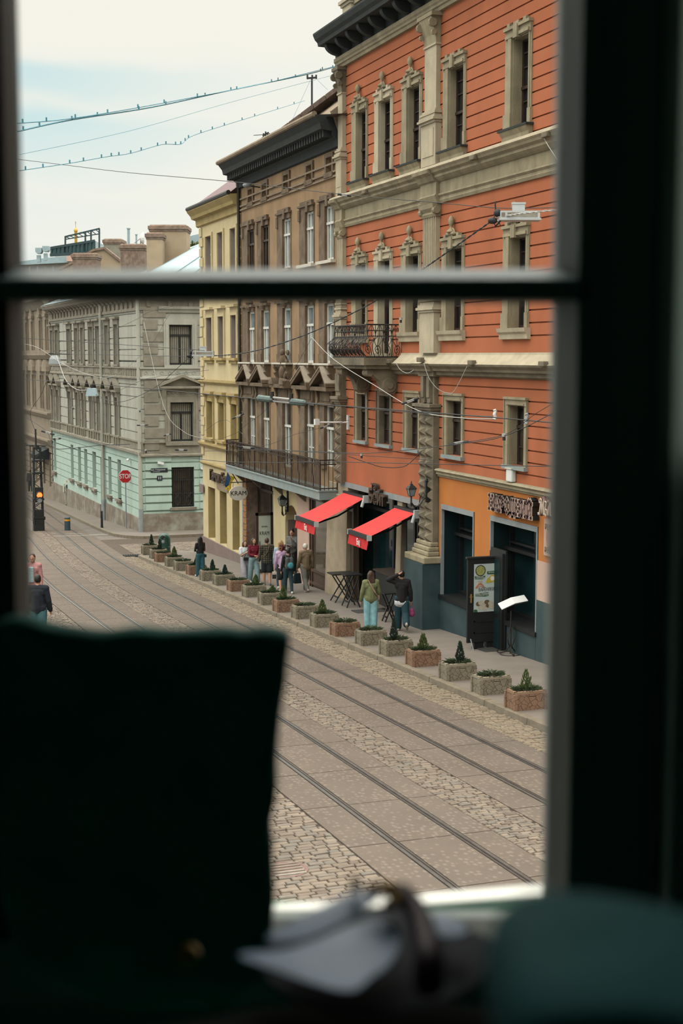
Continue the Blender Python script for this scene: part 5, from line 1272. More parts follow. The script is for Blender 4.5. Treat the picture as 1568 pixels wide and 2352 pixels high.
# ================================================================== brown house signs: KRAM
ka, kz = uz(546, 1135, .7)
ks = thing('hanging_sign', 'oval cream hanging sign reading KRAM on an iron arm', 'sign', F.P(ka, kz, .0))
r = .30; kx = F.P(ka, kz, .55)
mb = MB()
mb.lathe([(.0, -.03), (r, -.03), (r * 1.0, .03), (.0, .03)], (0, 0, 0), 28, 'y')
kr = at(547, 1133, math.hypot(1, 0) * 1); kc = ray(547, 1133); kc = EYE + kc * (F.P(ka, 0).y / kc.y)
mb.v = [(v[0] * 1.18 + kc.x, v[1] + kc.y, v[2] * .9 + kc.z) for v in mb.v]; mb.build('sign_board', M['offwhite'], ks)
text('sign_text', 'KRAM', plain('soft_black', (.02, .02, .018)), ks, Matrix.Translation(kc + Vector((0, -.035, 0))) @ Matrix(((1.0, 0, 0, 0), (0, 0, -1, 0), (0, 1, 0, 0), (0, 0, 0, 1))), .235, .004, 0)
mb = MB(); mb.tube([F.P(ka, kc.z + .42, 0), Vector((kc.x - .3, kc.y, kc.z + .42))], .018, 5)
for dx in (-.2, .2): mb.tube([Vector((kc.x + dx, kc.y, kc.z + .2)), Vector((kc.x + dx, kc.y, kc.z + .42))], .008, 4)
mb.build('arm', M['iron'], ks)
# glass door leaf with KRAM, standing open across the pavement
dr0 = ground(588, 1318, .1); X0 = dr0.x; Yd = dr0.y; zd0 = gz(Yd) + .1
r = ray(588, 1178); zd1 = (EYE + r * (Yd / r.y)).z; r = ray(627, 1300); X1 = (r * (Yd / r.y)).x
kd_ = thing('shop_door', 'open glazed shop door with KRAM in black letters, behind the man in the checked jacket', 'door', (X1, Yd, zd0))
mb = MB(); mb.box(X0, X0 + .09, Yd - .03, Yd + .03, zd0 + .02, zd1); mb.box(X1 - .09, X1, Yd - .03, Yd + .03, zd0 + .02, zd1); mb.box(X0, X1, Yd - .03, Yd + .03, zd1 - .1, zd1); mb.box(X0, X1, Yd - .03, Yd + .03, zd0 + .02, zd0 + .16); mb.build('door_frame', M['darkwood'], kd_)
mb = MB(); mb.box(X0 + .08, X1 - .08, Yd - .008, Yd + .008, zd0 + .15, zd1 - .09); mb.build('glass_panel', mat('frosted_glass', (.48, .54, .48), .25, .06, 2, .0, 1, spec=.5), kd_)
text('door_text', 'KRAM', plain('soft_black', (.02, .02, .018)), kd_, Matrix.Translation(Vector(((X0 + X1) / 2, Yd - .012, zd0 + (zd1 - zd0) * .66))) @ Matrix(((.8, 0, 0, 0), (0, 0, -1, 0), (0, 1.1, 0, 0), (0, 0, 0, 1))), .175, .003, 0)
text('door_text', 'ВЕЗИМ', plain('soft_black', (.02, .02, .018)), kd_, Matrix.Translation(Vector(((X0 + X1) / 2, Yd - .012, zd0 + (zd1 - zd0) * .77))) @ Matrix(((1, 0, 0, 0), (0, 0, -1, 0), (0, 1, 0, 0), (0, 0, 0, 1))), .065, .003)
mb = MB(); mb.tube([(X0 + .13, Yd - .07, zd0 + .8), (X0 + .13, Yd - .07, zd0 + 1.2)], .015, 6); mb.build('door_handle', M['black'], kd_)
# flag
fl = ray(530, 1112); fp = EYE + fl * (F.P(uz(556, 1100)[0] + .6, 0).y / fl.y)
ft = thing('flag', 'small blue and yellow flag hanging on a slanted pole above the oval sign', 'flag', (fp.x, fp.y, fp.z))
aw_ = F.P(uz(556, 1100)[0] + .6, 0).y
gp = lambda x, y: (lambda r: EYE + r * (fp.y / r.y))(ray(x, y))
mb = MB(); mb.tube([gp(553, 1122), gp(541, 1100), gp(527, 1078)], .02, 6); mb.build('pole', M['darkwood'], ft)
mb = MB(); mb2 = MB(); n = 6
L0 = [(521, 1082), (519, 1096), (517, 1110)]; 
for m_, mbx, A, B in (('b', mb, [(522, 1084), (520, 1098), (516, 1115), (520, 1120)], [(528, 1092), (529, 1100), (526, 1114), (524, 1124)]), ('y', mb2, [(528, 1092), (529, 1100), (526, 1114), (517, 1122)], [(541, 1097), (535, 1104), (531, 1114), (531, 1131)])):
    for k in range(3):
        o = .05 * (k % 2); p = [gp(*A[k]), gp(*B[k]), gp(*B[k + 1]), gp(*A[k + 1])]
        p = [q + Vector((0, dy, 0)) for q, dy in zip(p, (o, .06 - o, o, .06 - o))]
        mbx.add(p + [q + Vector((0, .008, 0)) for q in p], [(0, 1, 2, 3), (4, 5, 6, 7)])
mb.build('blue_cloth', mat('flag_blue', (.035, .105, .26), .85, .1, 5, .05, 30), ft); mb2.build('yellow_cloth', mat('flag_yellow', (.72, .50, .03), .85, .1, 5, .05, 30), ft)
# yellow house lettering
ya_, yz_ = uz(506, 1098); es = thing('shop_sign', 'dark letters on the yellow wall left of the flag', 'sign', F.P(ya_, yz_, 0))
text('lettering', 'Ганок Бар', lm, es, fmtx(F, ya_, yz_, .06, 1.0), .62, .04, .01)
mb = MB(); b0, bz = uz(512, 1120); F.box(mb, b0 - .9, b0 + .9, bz - .12, bz + .12, 0, .04); mb.build('small_board', M['brownlight'], es)
a, z = uz(468, 1122); nb = MB(); F.box(nb, a - .2, a + .5, z - .18, z + .18, .05, .08); tag(nb.build('wall_board', M['mauve']), 'little mauve board on the corner of the yellow house', 'sign')
# ================================================================== stop sign, street plate, house number
def pole_sign(px, py0):
    g = ground(px, py0, .1); return g
g = ground(290, 1214, .1); zs = lambda y: (EYE + ray(288, y) * (g.y / ray(288, y).y)).z
st = thing('stop_sign', 'red octagonal STOP sign on a thin pole by the mint house', 'sign', (g.x, g.y, g.z))
sc_ = EYE + ray(287, 1094) * (g.y / ray(287, 1094).y); sr = (zs(1079) - zs(1109)) / 2
mb = MB(); mb.tube([(g.x, g.y, g.z - .02), (g.x, g.y, sc_.z + sr)], .035, 8); mb.build('pole', M['slate'], st)
oc = lambda R_, y: [(sc_.x + R_ * math.cos(PI / 8 + k * PI / 4), y, sc_.z + R_ * math.sin(PI / 8 + k * PI / 4)) for k in range(8)]
mb = MB(); mb.prism(oc(sr * 1.08, g.y - .05), (0, -.02, 0)); mb.build('sign_rim', M['white'], st)
mb = MB(); mb.prism(oc(sr * 1.01, g.y - .068), (0, -.01, 0)); mb.build('sign_face', mat('sign_red', (.50, .012, .022), .5, .05, 5, 0, 1), st)
text('sign_text', 'STOP', M['white'], st, Matrix.Translation(Vector((sc_.x, g.y - .08, sc_.z))) @ Matrix(((.95, 0, 0, 0), (0, 0, -1, 0), (0, 1.25, 0, 0), (0, 0, 0, 1))), sr * .78, .002, .004)
nav = mat('navy_enamel', (.020, .030, .045), .4, .1, 5, 0, 1)
a, z = eu(365, 1080); t = thing('street_plate', 'dark street name plate above the house number on the mint wall', 'sign', E.P(a, z, 0))
mb = MB(); E.box(mb, a - .44, a + .44, z - .11, z + .11, 0, .075); mb.build('plate', nav, t)
text('plate_text', 'вул. Театральна', M['white'], t, fmtx(E, a - .06, z + .03, .085, .9), .105, .002); text('plate_text', 'вул. Театральна', M['white'], t, fmtx(E, a - .15, z - .06, .085, .9), .05, .002)
a, z = eu(366, 1098); t = thing('house_number', 'dark square plate with the number 11 on the mint wall', 'sign', E.P(a, z, 0))
mb = MB(); E.box(mb, a - .14, a + .14, z - .13, z + .13, 0, .075); mb.build('plate', nav, t); text('number', '11', M['white'], t, fmtx(E, a, z, .085), .2, .002, .003)
# cameras on walls
for (x, y, fc, lb) in ((361, 1062, E, 'white security camera on the mint wall above the street plate'), (460, 1075, E, 'white security camera at the edge of the mint wall by the yellow house'), (299, 1055, S, 'grey security camera on the street side of the mint house')):
    a, z = fc.uv(x, y); t = thing('security_camera', lb, 'camera', fc.P(a, z, 0)); mb = MB(); d = fc.n * .10 + (fc.u * .30 if fc is E else -fc.u * .3) - Vector((0, 0, .06))
    p = fc.P(a, z, .12); mb.bar(p, p + d, .12, .11); mb.build('housing', M['white'], t); mb = MB(); mb.tube([fc.P(a, z + .05, 0), p + d * .3], .025, 5); mb.build('bracket', M['lgrey'], t)
# ================================================================== signal mast, bollards, bin
g = ground(89, 1219); zs = lambda y: (EYE + ray(89, y) * (g.y / ray(89, y).y)).z
ms = thing('signal_mast', 'black lattice tramway mast with a lit red signal, by the tracks', 'traffic light', (g.x, g.y, g.z))
zt_ = zs(1027); mb = MB(); w0, w1 = .25, .17
cor = [(sx, sy) for sx in (-1, 1) for sy in (-1, 1)]
def mp_at(t): w = w0 + (w1 - w0) * t; return w, g.z + (zt_ - g.z) * t
for sx, sy in cor: mb.bar((g.x + sx * w0, g.y + sy * w0, g.z), (g.x + sx * w1, g.y + sy * w1, zt_), .06)
nb = 14
for k in range(nb):
    wA, zA = mp_at(k / nb); wB, zB = mp_at((k + 1) / nb); s = 1 if k % 2 else -1
    for ax in range(2):
        for q in (-1, 1):
            p = (g.x + s * wA, g.y + q * wA, zA) if ax == 0 else (g.x + q * wA, g.y + s * wA, zA); e = (g.x - s * wB, g.y + q * wB, zB) if ax == 0 else (g.x + q * wB, g.y - s * wB, zB)
            mb.bar(p, e, .035)
mb.build('lattice', M['black'], ms)
mb = MB(); mb.box(g.x - .28, g.x + .28, g.y - .28, g.y + .28, g.z - .05, g.z + .35); mb.box(g.x - .25, g.x + .25, g.y - .24, g.y + .24, g.z + .3, zs(1170)); mb.build('mast_base', M['black'], ms)
hz = zs(1135); mb = MB(); mb.box(g.x - .24, g.x + .24, g.y - .42, g.y - .2, zs(1152), zs(1118)); hd = mb.build('signal_head', M['black'], ms)
mb = MB(); mb.lathe([(.0, -.03), (.155, -.02), (.155, .02), (0, .02)], (g.x + .03, g.y - .43, hz), 18, 'y'); mb.build('red_lamp', mat('lit_red_lens', (.6, .02, .01), .3, 0, 1, 0, 1, emit=(1.0, .10, .02), estr=5), hd)
mb = MB(); mb.lathe([(.0, -.03), (.14, -.02), (.14, .02), (0, .02)], (g.x + .03, g.y - .43, zs(1147)), 18, 'y'); mb.build('dark_lamp', M['slate'], hd)
mb = MB()
for z in (hz + .17, zs(1147) + .16): mb.tube([(g.x + .03 + .17 * math.cos(q), g.y - .5, z - .17 + .17 * math.sin(q)) for q in (0, .5, 1.0, 1.57, 2.1, 2.6, 3.14)], .03, 4)
mb.build('visor', M['black'], hd)
mb = MB(); mb.tube([(g.x - .05, g.y, zt_), (g.x - .05, g.y, zs(985))], .05, 6); mb.tube([(g.x - .6, g.y, zs(1022)), (g.x + .5, g.y, zs(1024))], .045, 5); mb.box(g.x - .05, g.x + .12, g.y - .1, g.y + .05, zs(1032), zs(1022)); mb.build('top_arm', M['black'], ms)
mb = MB()
for y in (1060, 1088, 1148, 1190): mb.box(g.x - .3, g.x + .3, g.y - .28, g.y + .28, zs(y), zs(y) + .1)
mb.box(g.x + .2, g.x + .36, g.y - .1, g.y + .1, zs(1194), zs(1187)); mb.build('clamp_band', M['black'], ms)
g = ground(155, 1218); zs = lambda y: (EYE + ray(155, y) * (g.y / ray(155, y).y)).z
t = thing('bollard', 'thick dark blue bollard with a yellow band between the tracks', 'bollard', (g.x, g.y, g.z)); H = zs(1188) - g.z
mb = MB(); mb.lathe([(.0, -.02), (.16, -.02), (.16, H * .96), (.13, H), (.0, H)], g, 18); mb.build('post', mat('blue_grey_bollard', (.045, .075, .10), .5, .1, 5, .05, 20), t)
mb = MB(); mb.lathe([(.0, H * .72), (.166, H * .72), (.166, H * .86), (.0, H * .86)], g, 18); mb.build('band', mat('bollard_yellow', (.70, .34, .02), .5, .05, 5, 0, 1), t)
g = ground(234, 1212, .1); mb = MB(); mb.lathe([(0, -.02), (.07, -.02), (.055, .85), (.06, .9), (.0, .95)], (0, 0, 0), 12); t = thing('bollard', 'slim black bollard on the sidewalk below the grey downpipe', 'bollard', g); mb.local('post', M['black'], t)
mb = MB(); mb.lathe([(.0, 0), (.1, 0), (.1, .04), (0, .04)], (0, 0, -.02), 12); mb.local('foot_ring', M['iron'], t)
g = ground(378, 1271, .06); zs = lambda y: (EYE + ray(378, y) * (g.y / ray(378, y).y)).z
t = thing('litter_bin', 'dark green round-topped litter bin behind the far planters', 'bin', (g.x, g.y, g.z)); H = zs(1224) - g.z; gb = mat('bin_green', (.012, .060, .045), .35, .15, 4, .05, 20, spec=.5)
mb = MB(); rr_ = H * .29
mb.lathe([(0, 0), (rr_ * .92, 0), (rr_, H * .08), (rr_, H * .72), (rr_ * .93, H * .84), (rr_ * .75, H * .93), (rr_ * .4, H * .985), (0, H)], (0, 0, 0), 22); mb.local('body', gb, t, smooth=True)
mb = MB(); mb.lathe([(rr_ * 1.0, H * .30), (rr_ * 1.03, H * .31), (rr_ * 1.03, H * .33), (rr_, H * .34)], (0, 0, 0), 22); mb.local('band', gb, t)
mb = MB(); mb.ball((-rr_ * .45, -rr_ * .80, H * .80), rr_ * .36, rr_ * .16, H * .06, 12, 7); mb.local('opening', M['black'], t)
mb = MB(); mb.tube([(-rr_ * .85, -rr_ * .62, H * .84), (-rr_ * .55, -rr_ * .9, H * .9), (-rr_ * .1, -rr_ * 1.0, H * .86), (0.05, -rr_ * 1.0, H * .8)], .03, 6); mb.local('lip', gb, t)
mb = MB(); mb.ball((-rr_ * .4, -rr_ * .93, H * .6), .07, .03, .08, 8, 6); mb.local('emblem', M['slate'], t)
# ================================================================== open door leaf with the menu poster
g0 = ground(1071, 1493, .1); Yd = g0.y; py = lambda x, y: EYE + ray(x, y) * (Yd / ray(x, y).y)
q0 = py(1071, 1477); q1 = py(1143, 1279); zb_ = q0.z; zt_ = q1.z
X0, X1 = q0.x, py(1140, 1400).x
t = thing('restaurant_door', 'black panelled door leaf standing open with a ВАРЕНИКИ menu poster', 'door', (X1, Yd, zb_))
mb = MB(); mb.box(X0, X1, Yd - .03, Yd + .03, zb_, zt_); mb.box(X0 - .03, X1 + .05, Yd - .05, Yd + .05, zt_ - .02, zt_ + .03); mb.build('door_leaf', M['black'], t, bevel=.008)
lo0, lo1 = py(1086, 1455), py(1144, 1424)
for (a, b, c, d) in ((1086, 1422, 1144, 1454),):
    p, q = py(a, d), py(c, b); mb = MB()
    for e in ((p.x, q.x, p.z, p.z + .03), (p.x, q.x, q.z - .03, q.z), (p.x, p.x + .03, p.z, q.z), (min(q.x, X1) - .05, min(q.x, X1) - .02, p.z, q.z)): mb.box(e[0], min(e[1], X1 - .02), Yd - .045, Yd - .03, e[2], e[3])
    mb.build('lower_panel', M['black'], t)
p, q = py(1086, 1406), py(1140.5, 1293)
pa, pb = p.x, q.x; pz0, pz1 = p.z, q.z; PW, PH = pb - pa, pz1 - pz0
mb = MB(); mb.box(pa, pb, Yd - .042, Yd - .031, pz0, pz1); po = mb.build('poster', mat('poster_blue_white', (.52, .60, .585), .35, .05, 1.5, 0, 1, spec=.4), t)
def on(u, v, d=.046): return Vector((pa + u * PW, Yd - d, pz0 + v * PH))
def blob(nm, m, pts, d=.046):
    mb = MB(); mb.prism([on(u, v, d) for u, v in pts], (0, .003, 0)); return mb.build(nm, m, po)
def disc(nm, m, u, v, r, d, sq=1.0): return blob(nm, m, [(u + r * math.cos(k * PI / 12), v + r * PW / PH * sq * math.sin(k * PI / 12)) for k in range(24)], d)
gn = mat('banner_green', (.035, .11, .05), .5, .1, 5, 0, 1); soup = mat('soup_green', (.34, .36, .11), .5, .3, 30, 0, 1); yel = mat('baked_yellow', (.55, .42, .05), .5, .2, 20, 0, 1); dum = mat('dumpling_cream', (.55, .50, .40), .6, .15, 20, 0, 1); bdk = plain('bowl_brown', (.05, .03, .025)); mead = mat('fried_topping', (.16, .11, .06), .6, .3, 30, 0, 1)
disc('bowl', bdk, .27, .865, .22, .045); disc('soup', soup, .27, .865, .185, .047)
blob('green_banner', gn, [(.02, .75), (.48, .755), (.46, .71), (.35, .685), (.03, .69)]); blob('green_banner', gn, [(.55, .84), (.97, .85), (.96, .775), (.56, .78)])
blob('boat_bread', yel, [(.50, .60), (.55, .68), (.75, .765), (.96, .75), (.97, .70), (.85, .625), (.65, .60)]); disc('egg', M['white'], .78, .69, .09, .048)
for k in range(3): text('poster_text', ('СИРНИК ОСОБЛИВИЙ', 'З ХРУСТКОЮ', 'ШКІРКОЮ')[k] if k else 'КРЕМ СУП', M['white'], po, Matrix.Translation(on(.25 if k != 2 else .76, .735 if k == 0 else .705 if k == 1 else .815, .0475)) @ Matrix(((1, 0, 0, 0), (0, 0, -1, 0), (0, 1, 0, 0), (0, 0, 0, 1))), .038, .001)
text('poster_title', 'ВАРЕНИКИ', plain('soft_black', (.02, .02, .018)), po, Matrix.Translation(on(.53, .465, .047)) @ Matrix(((.92, 0, 0, 0), (0, 0, -1, 0), (0, 1.5, 0, 0), (0, 0, 0, 1))), .082, .001, 0)
orl = plain('orange_line', (.55, .13, .03)); mb = MB()
mb.tube([on(.08 + .34 * k / 12, .50 + .085 * math.sin(PI * k / 12)) for k in range(13)], .008, 4); mb.tube([on(.10 + .30 * k / 8, .50 + .045 * math.sin(PI * k / 8)) for k in range(9)], .006, 4); mb.tube([on(.06 + .40 * k / 16, .505 + .09 * math.sin(PI * k / 16) + .012 * (k % 2)) for k in range(17)], .005, 4)
for u in (.2, .26, .32): mb.tube([on(u, .605), on(u + .015, .625), on(u - .01, .64), on(u + .01, .655)], .004, 4)
mb.build('dumpling_drawing', orl, po)
blob('green_banner', gn, [(.04, .39), (.62, .405), (.63, .335), (.5, .32), (.06, .335)]); 
for k in range(2): text('poster_text', ('ВАРИМО, СМАЖИМО', 'ГОТУЄМО ВРУЧНУ')[k], M['white'], po, Matrix.Translation(on(.33, .378 - .03 * k, .0475)) @ Matrix(((1, 0, 0, 0), (0, 0, -1, 0), (0, 1, 0, 0), (0, 0, 0, 1))), .036, .001)
rnd = random.Random(4)
for k, (u, v) in enumerate(((.2, .17), (.3, .09), (.48, .07), (.62, .13), (.75, .1), (.42, .16), (.56, .2), (.72, .17), (.3, .19))): disc('dumpling', dum if k % 3 else mead, u, v, .115, .045 + .0006 * k, .8)
blob('parsley', gn, [(.0, .0), (.16, .0), (.14, .05), (.06, .06), (.0, .05)])
mb = MB(); h0 = py(1079, 1375)
mb.bar((h0.x, Yd - .07, h0.z - .09), (h0.x, Yd - .07, h0.z + .12), .03); mb.bar((h0.x - .04, Yd - .06, h0.z + .05), (h0.x + .05, Yd - .06, h0.z + .05), .03); mb.build('door_handle', mat('brass', (.45, .28, .10), .35, .1, 5, 0, 1, metal=.8), t)
mb = MB(); s0 = py(1074, 1470); f0 = ground(1079.5, 1493, .1); mb.tube([Vector((s0.x + .05, Yd - .05, zb_ + .1)), Vector((s0.x + .08, Yd - .16, gz(Yd) + .1))], .016, 5); mb.build('door_stop', M['slate'], t)
mb = MB(); mb.box(X0 + .2, X0 + .45, Yd + .0, Yd + .15, gz(Yd) + .1, zb_); mb.box(X1 - .25, X1, Yd, Yd + .15, gz(Yd) + .1, zb_); mb.build('foot_block', M['black'], t)
# second leaf, folded back against the house
mb = MB(); F.box(mb, OD[0] + .03, OD[1] + .03, -1.55, .88, .07, .12); t2 = thing('restaurant_door', 'second black door leaf flat against the restaurant wall, beside the poster', 'door', F.P(OD[0], -1.55, .07)); mb.build('door_leaf', M['black'], t2)
mb = MB(); F.box(mb, OD[0] + .15, OD[1] - .1, -1.4, -.7, .12, .135); F.box(mb, OD[0] + .15, OD[1] - .1, -.6, .7, .12, .13); mb.build('panel', M['darkteal'], t2)
g = ground(1142, 1491, .1); mb = MB(); mb.box(-.45, .45, -.3, .3, .0, .02); t = thing('door_mat', 'dark mat on the sidewalk by the open restaurant door', 'mat', (g.x, g.y, g.z)); mb.local('mat', plain('mat_rubber', (.045, .045, .042)), t)
g = ground(851, 1404, .1); mb = MB(); mb.box(-.5, .5, -.28, .28, .0, .02); t = thing('door_mat', 'dark mat on the sidewalk in front of the cafe', 'mat', (g.x, g.y, g.z)); mb.local('mat', plain('mat_rubber', (.045, .045, .042)), t)
# menu stand
g = ground(1172, 1503, .1); Y_ = g.y; py = lambda x, y: EYE + ray(x, y) * (Y_ / ray(x, y).y); cz_ = py(1172, 1403).z
t = thing('menu_stand', 'wrought iron menu stand with an open white menu on top', 'stand', (g.x, g.y, g.z)); H = cz_ - g.z
mb = MB(); mb.tube([(0, 0, .02), (0, 0, H)], .018, 6)
for k in range(4):
    a = k * PI / 2 + .4; c, s = math.cos(a), math.sin(a)
    mb.tube([(c * r, s * r, z) for r, z in ((.03, H * .62), (.07, H * .5), (.11, H * .36), (.07, H * .24), (.03, H * .2))], .012, 5)
mb.build; mb.local('post', M['iron'], t)
for k in range(3):
    a = k * 2 * PI / 3 + .3; c, s = math.cos(a), math.sin(a); m2 = MB()
    m2.tube([(c * r, s * r, z) for r, z in ((.02, H * .2), (.06, H * .14), (.14, H * .05), (.26, .015), (.32, .03), (.33, .07), (.30, .09))], .016, 5); m2.local('foot', M['iron'], t)
m2 = MB(); m2.tube([(.25 * math.cos(k * PI / 10), .25 * math.sin(k * PI / 10), .02) for k in range(21)], .012, 5); m2.local('base_ring', M['iron'], t)
m2 = MB(); A_, B_ = py(1148, 1400) - g, py(1208, 1380) - g; up_ = Vector((0, .22, .1)); k_ = [A_ + Vector((0, -.1, 0)), A_.lerp(B_, .5) + Vector((0, -.1, .04)), B_ + Vector((0, -.1, 0))]
for d, nm, m_ in ((0, 'menu_tray', M['iron']), (.022, 'menu_page', M['white'])):
    m3 = MB()
    for i in range(2):
        q = [k_[i], k_[i + 1], k_[i + 1] + up_, k_[i] + up_]; m3.hexa([v + Vector((0, 0, d - .012)) for v in q] + [v + Vector((0, 0, d)) for v in q])
    m3.local(nm, m_, t)
m4 = MB(); c = A_.lerp(B_, .5) + Vector((0, -.02, .065)); m4.box(c.x - .07, c.x + .05, c.y, c.y + .05, c.z, c.z + .012); m4.local('menu_print', mat('sign_red', (.5, .01, .02)), t)
# folding bar tables
def folding(label, cx, cy, top, wpx):
    g = ground(cx, cy, .1); zt_ = (EYE + ray(cx, top) * (g.y / ray(cx, top).y)).z; H = zt_ - g.z; w = wpx * g.length * 0 + wpx * (g - EYE).length / FPX / 2
    t = thing('folding_table', label, 'table', (g.x, g.y + .25, g.z))
    mb = MB(); mb.box(-w, w, -.28, .28, H - .035, H); mb.local('table_top', M['black'], t)
    for sy in (-.22, .22):
        for s in (-1, 1):
            m2 = MB(); m2.bar((-s * w * .75, sy + s * .015, 0), (s * w * .7, sy + s * .015, H - .04), .045, .03); m2.local('leg', M['black'], t)
    m2 = MB(); m2.bar((-w * .5, -.22, .16), (-w * .5, .22, .16), .035); m2.bar((w * .5, -.22, .16), (w * .5, .22, .16), .035); m2.local('cross_bar', M['black'], t)
folding('black folding bar table beside the stone pillar', 790, 1384, 1318, 56)
folding('black folding bar table nearest the woman in the green jacket', 812, 1396, 1320, 42)
g = ground(893, 1427, .1)
t = thing('folding_chair', 'black folded trestle stool left of the woman in the black jacket', 'chair', (g.x, g.y, g.z))
for s in (-1, 1):
    for sy in (-.12, .12): m2 = MB(); m2.bar((-s * .16, sy, 0), (s * .17, sy, .78), .045, .03); m2.local('leg', M['black'], t)
m2 = MB(); m2.box(-.2, .2, -.16, .16, .77, .80); m2.local('seat', M['black'], t)
m2 = MB(); m2.bar((-.12, -.12, .14), (-.12, .12, .14), .035); m2.bar((.12, -.12, .14), (.12, .12, .14), .035); m2.local('cross_bar', M['black'], t)
# dark counter in the cafe doorway
g = ground(893, 1400, .1); t = thing('bar_counter', 'black counter standing in the cafe opening below the lantern', 'counter', F.P(uz(893, 1395)[0], gz(37) + .1, -.1))
a0, a1 = uz(918, 1390)[0], uz(868, 1380)[0]; zc0 = gz(35) + .1; mb = MB(); F.box(mb, a0, a1, zc0, zc0 + .95, -.4, .08); mb.build('body', M['black'], t); mb = MB(); F.box(mb, a0 - .06, a1 + .06, zc0 + .95, zc0 + 1.0, -.45, .14); mb.build('counter_top', M['darkwood'], t)
# ================================================================== people
def capsule(mb, a, b, ra, rb, n=10, fx=1.0):
    a, b = Vector(a), Vector(b); d = b - a; L_ = d.length
    t = d.normalized() if L_ > 1e-6 else Vector((0, 0, 1))
    x = t.cross(Vector((0, 1, 0))) if abs(t.y) < .9 else t.cross(Vector((1, 0, 0))); x.normalize(); y = x.cross(t)
    rings = []
    for k in range(1, 4):
        q = -PI / 2 + PI / 2 * k / 3; rings.append((a + t * (ra * math.sin(q)), ra * math.cos(q)))
    for k in range(0, 3):
        q = PI / 2 * k / 3; rings.append((b + t * (rb * math.sin(q)), rb * math.cos(q)))
    mb.loft([[c + x * (r * math.cos(2 * PI * j / n)) + y * (r * fx * math.sin(2 * PI * j / n)) for j in range(n)] for c, r in rings])
def ell(mb, c, rx, ry, rz): mb.ball(c, rx, ry, rz, 12, 9)
def fuse(mb, name, m, parent, vox, smooth=2):
    o = mb.local(name, m, parent)
    r = o.modifiers.new('r', 'REMESH'); r.mode = 'VOXEL'; r.voxel_size = vox
    s = o.modifiers.new('s', 'SMOOTH'); s.iterations = smooth; s.factor = .5
    dg = bpy.context.evaluated_depsgraph_get(); dg.update()
    me = bpy.data.meshes.new_from_object(o.evaluated_get(dg)); old = o.data
    o.modifiers.clear(); o.data = me; bpy.data.meshes.remove(old); me.name = name
    for p in me.polygons: p.use_smooth = True
    if not me.materials: me.materials.append(m)
    return o
CL = {}
def cloth(nm, c):
    if nm not in CL: CL[nm] = mat('cloth_' + nm, c, .9, .18, 9, .25, 40)
    return CL[nm]
hairm = {'black': mat('hair_black', (.012, .009, .009), .55, .3, 20, .2, 80), 'brown': mat('hair_brown', (.055, .028, .018), .55, .3, 20, .2, 80), 'auburn': mat('hair_auburn', (.105, .030, .020), .55, .3, 20, .2, 80), 'blonde': mat('hair_blonde', (.36, .22, .10), .55, .2, 20, .2, 80), 'white': mat('hair_white', (.62, .58, .52), .6, .1, 20, .2, 80)}
def rotx(v, a): return Vector((v.x, v.y * math.cos(a) - v.z * math.sin(a), v.y * math.sin(a) + v.z * math.cos(a)))
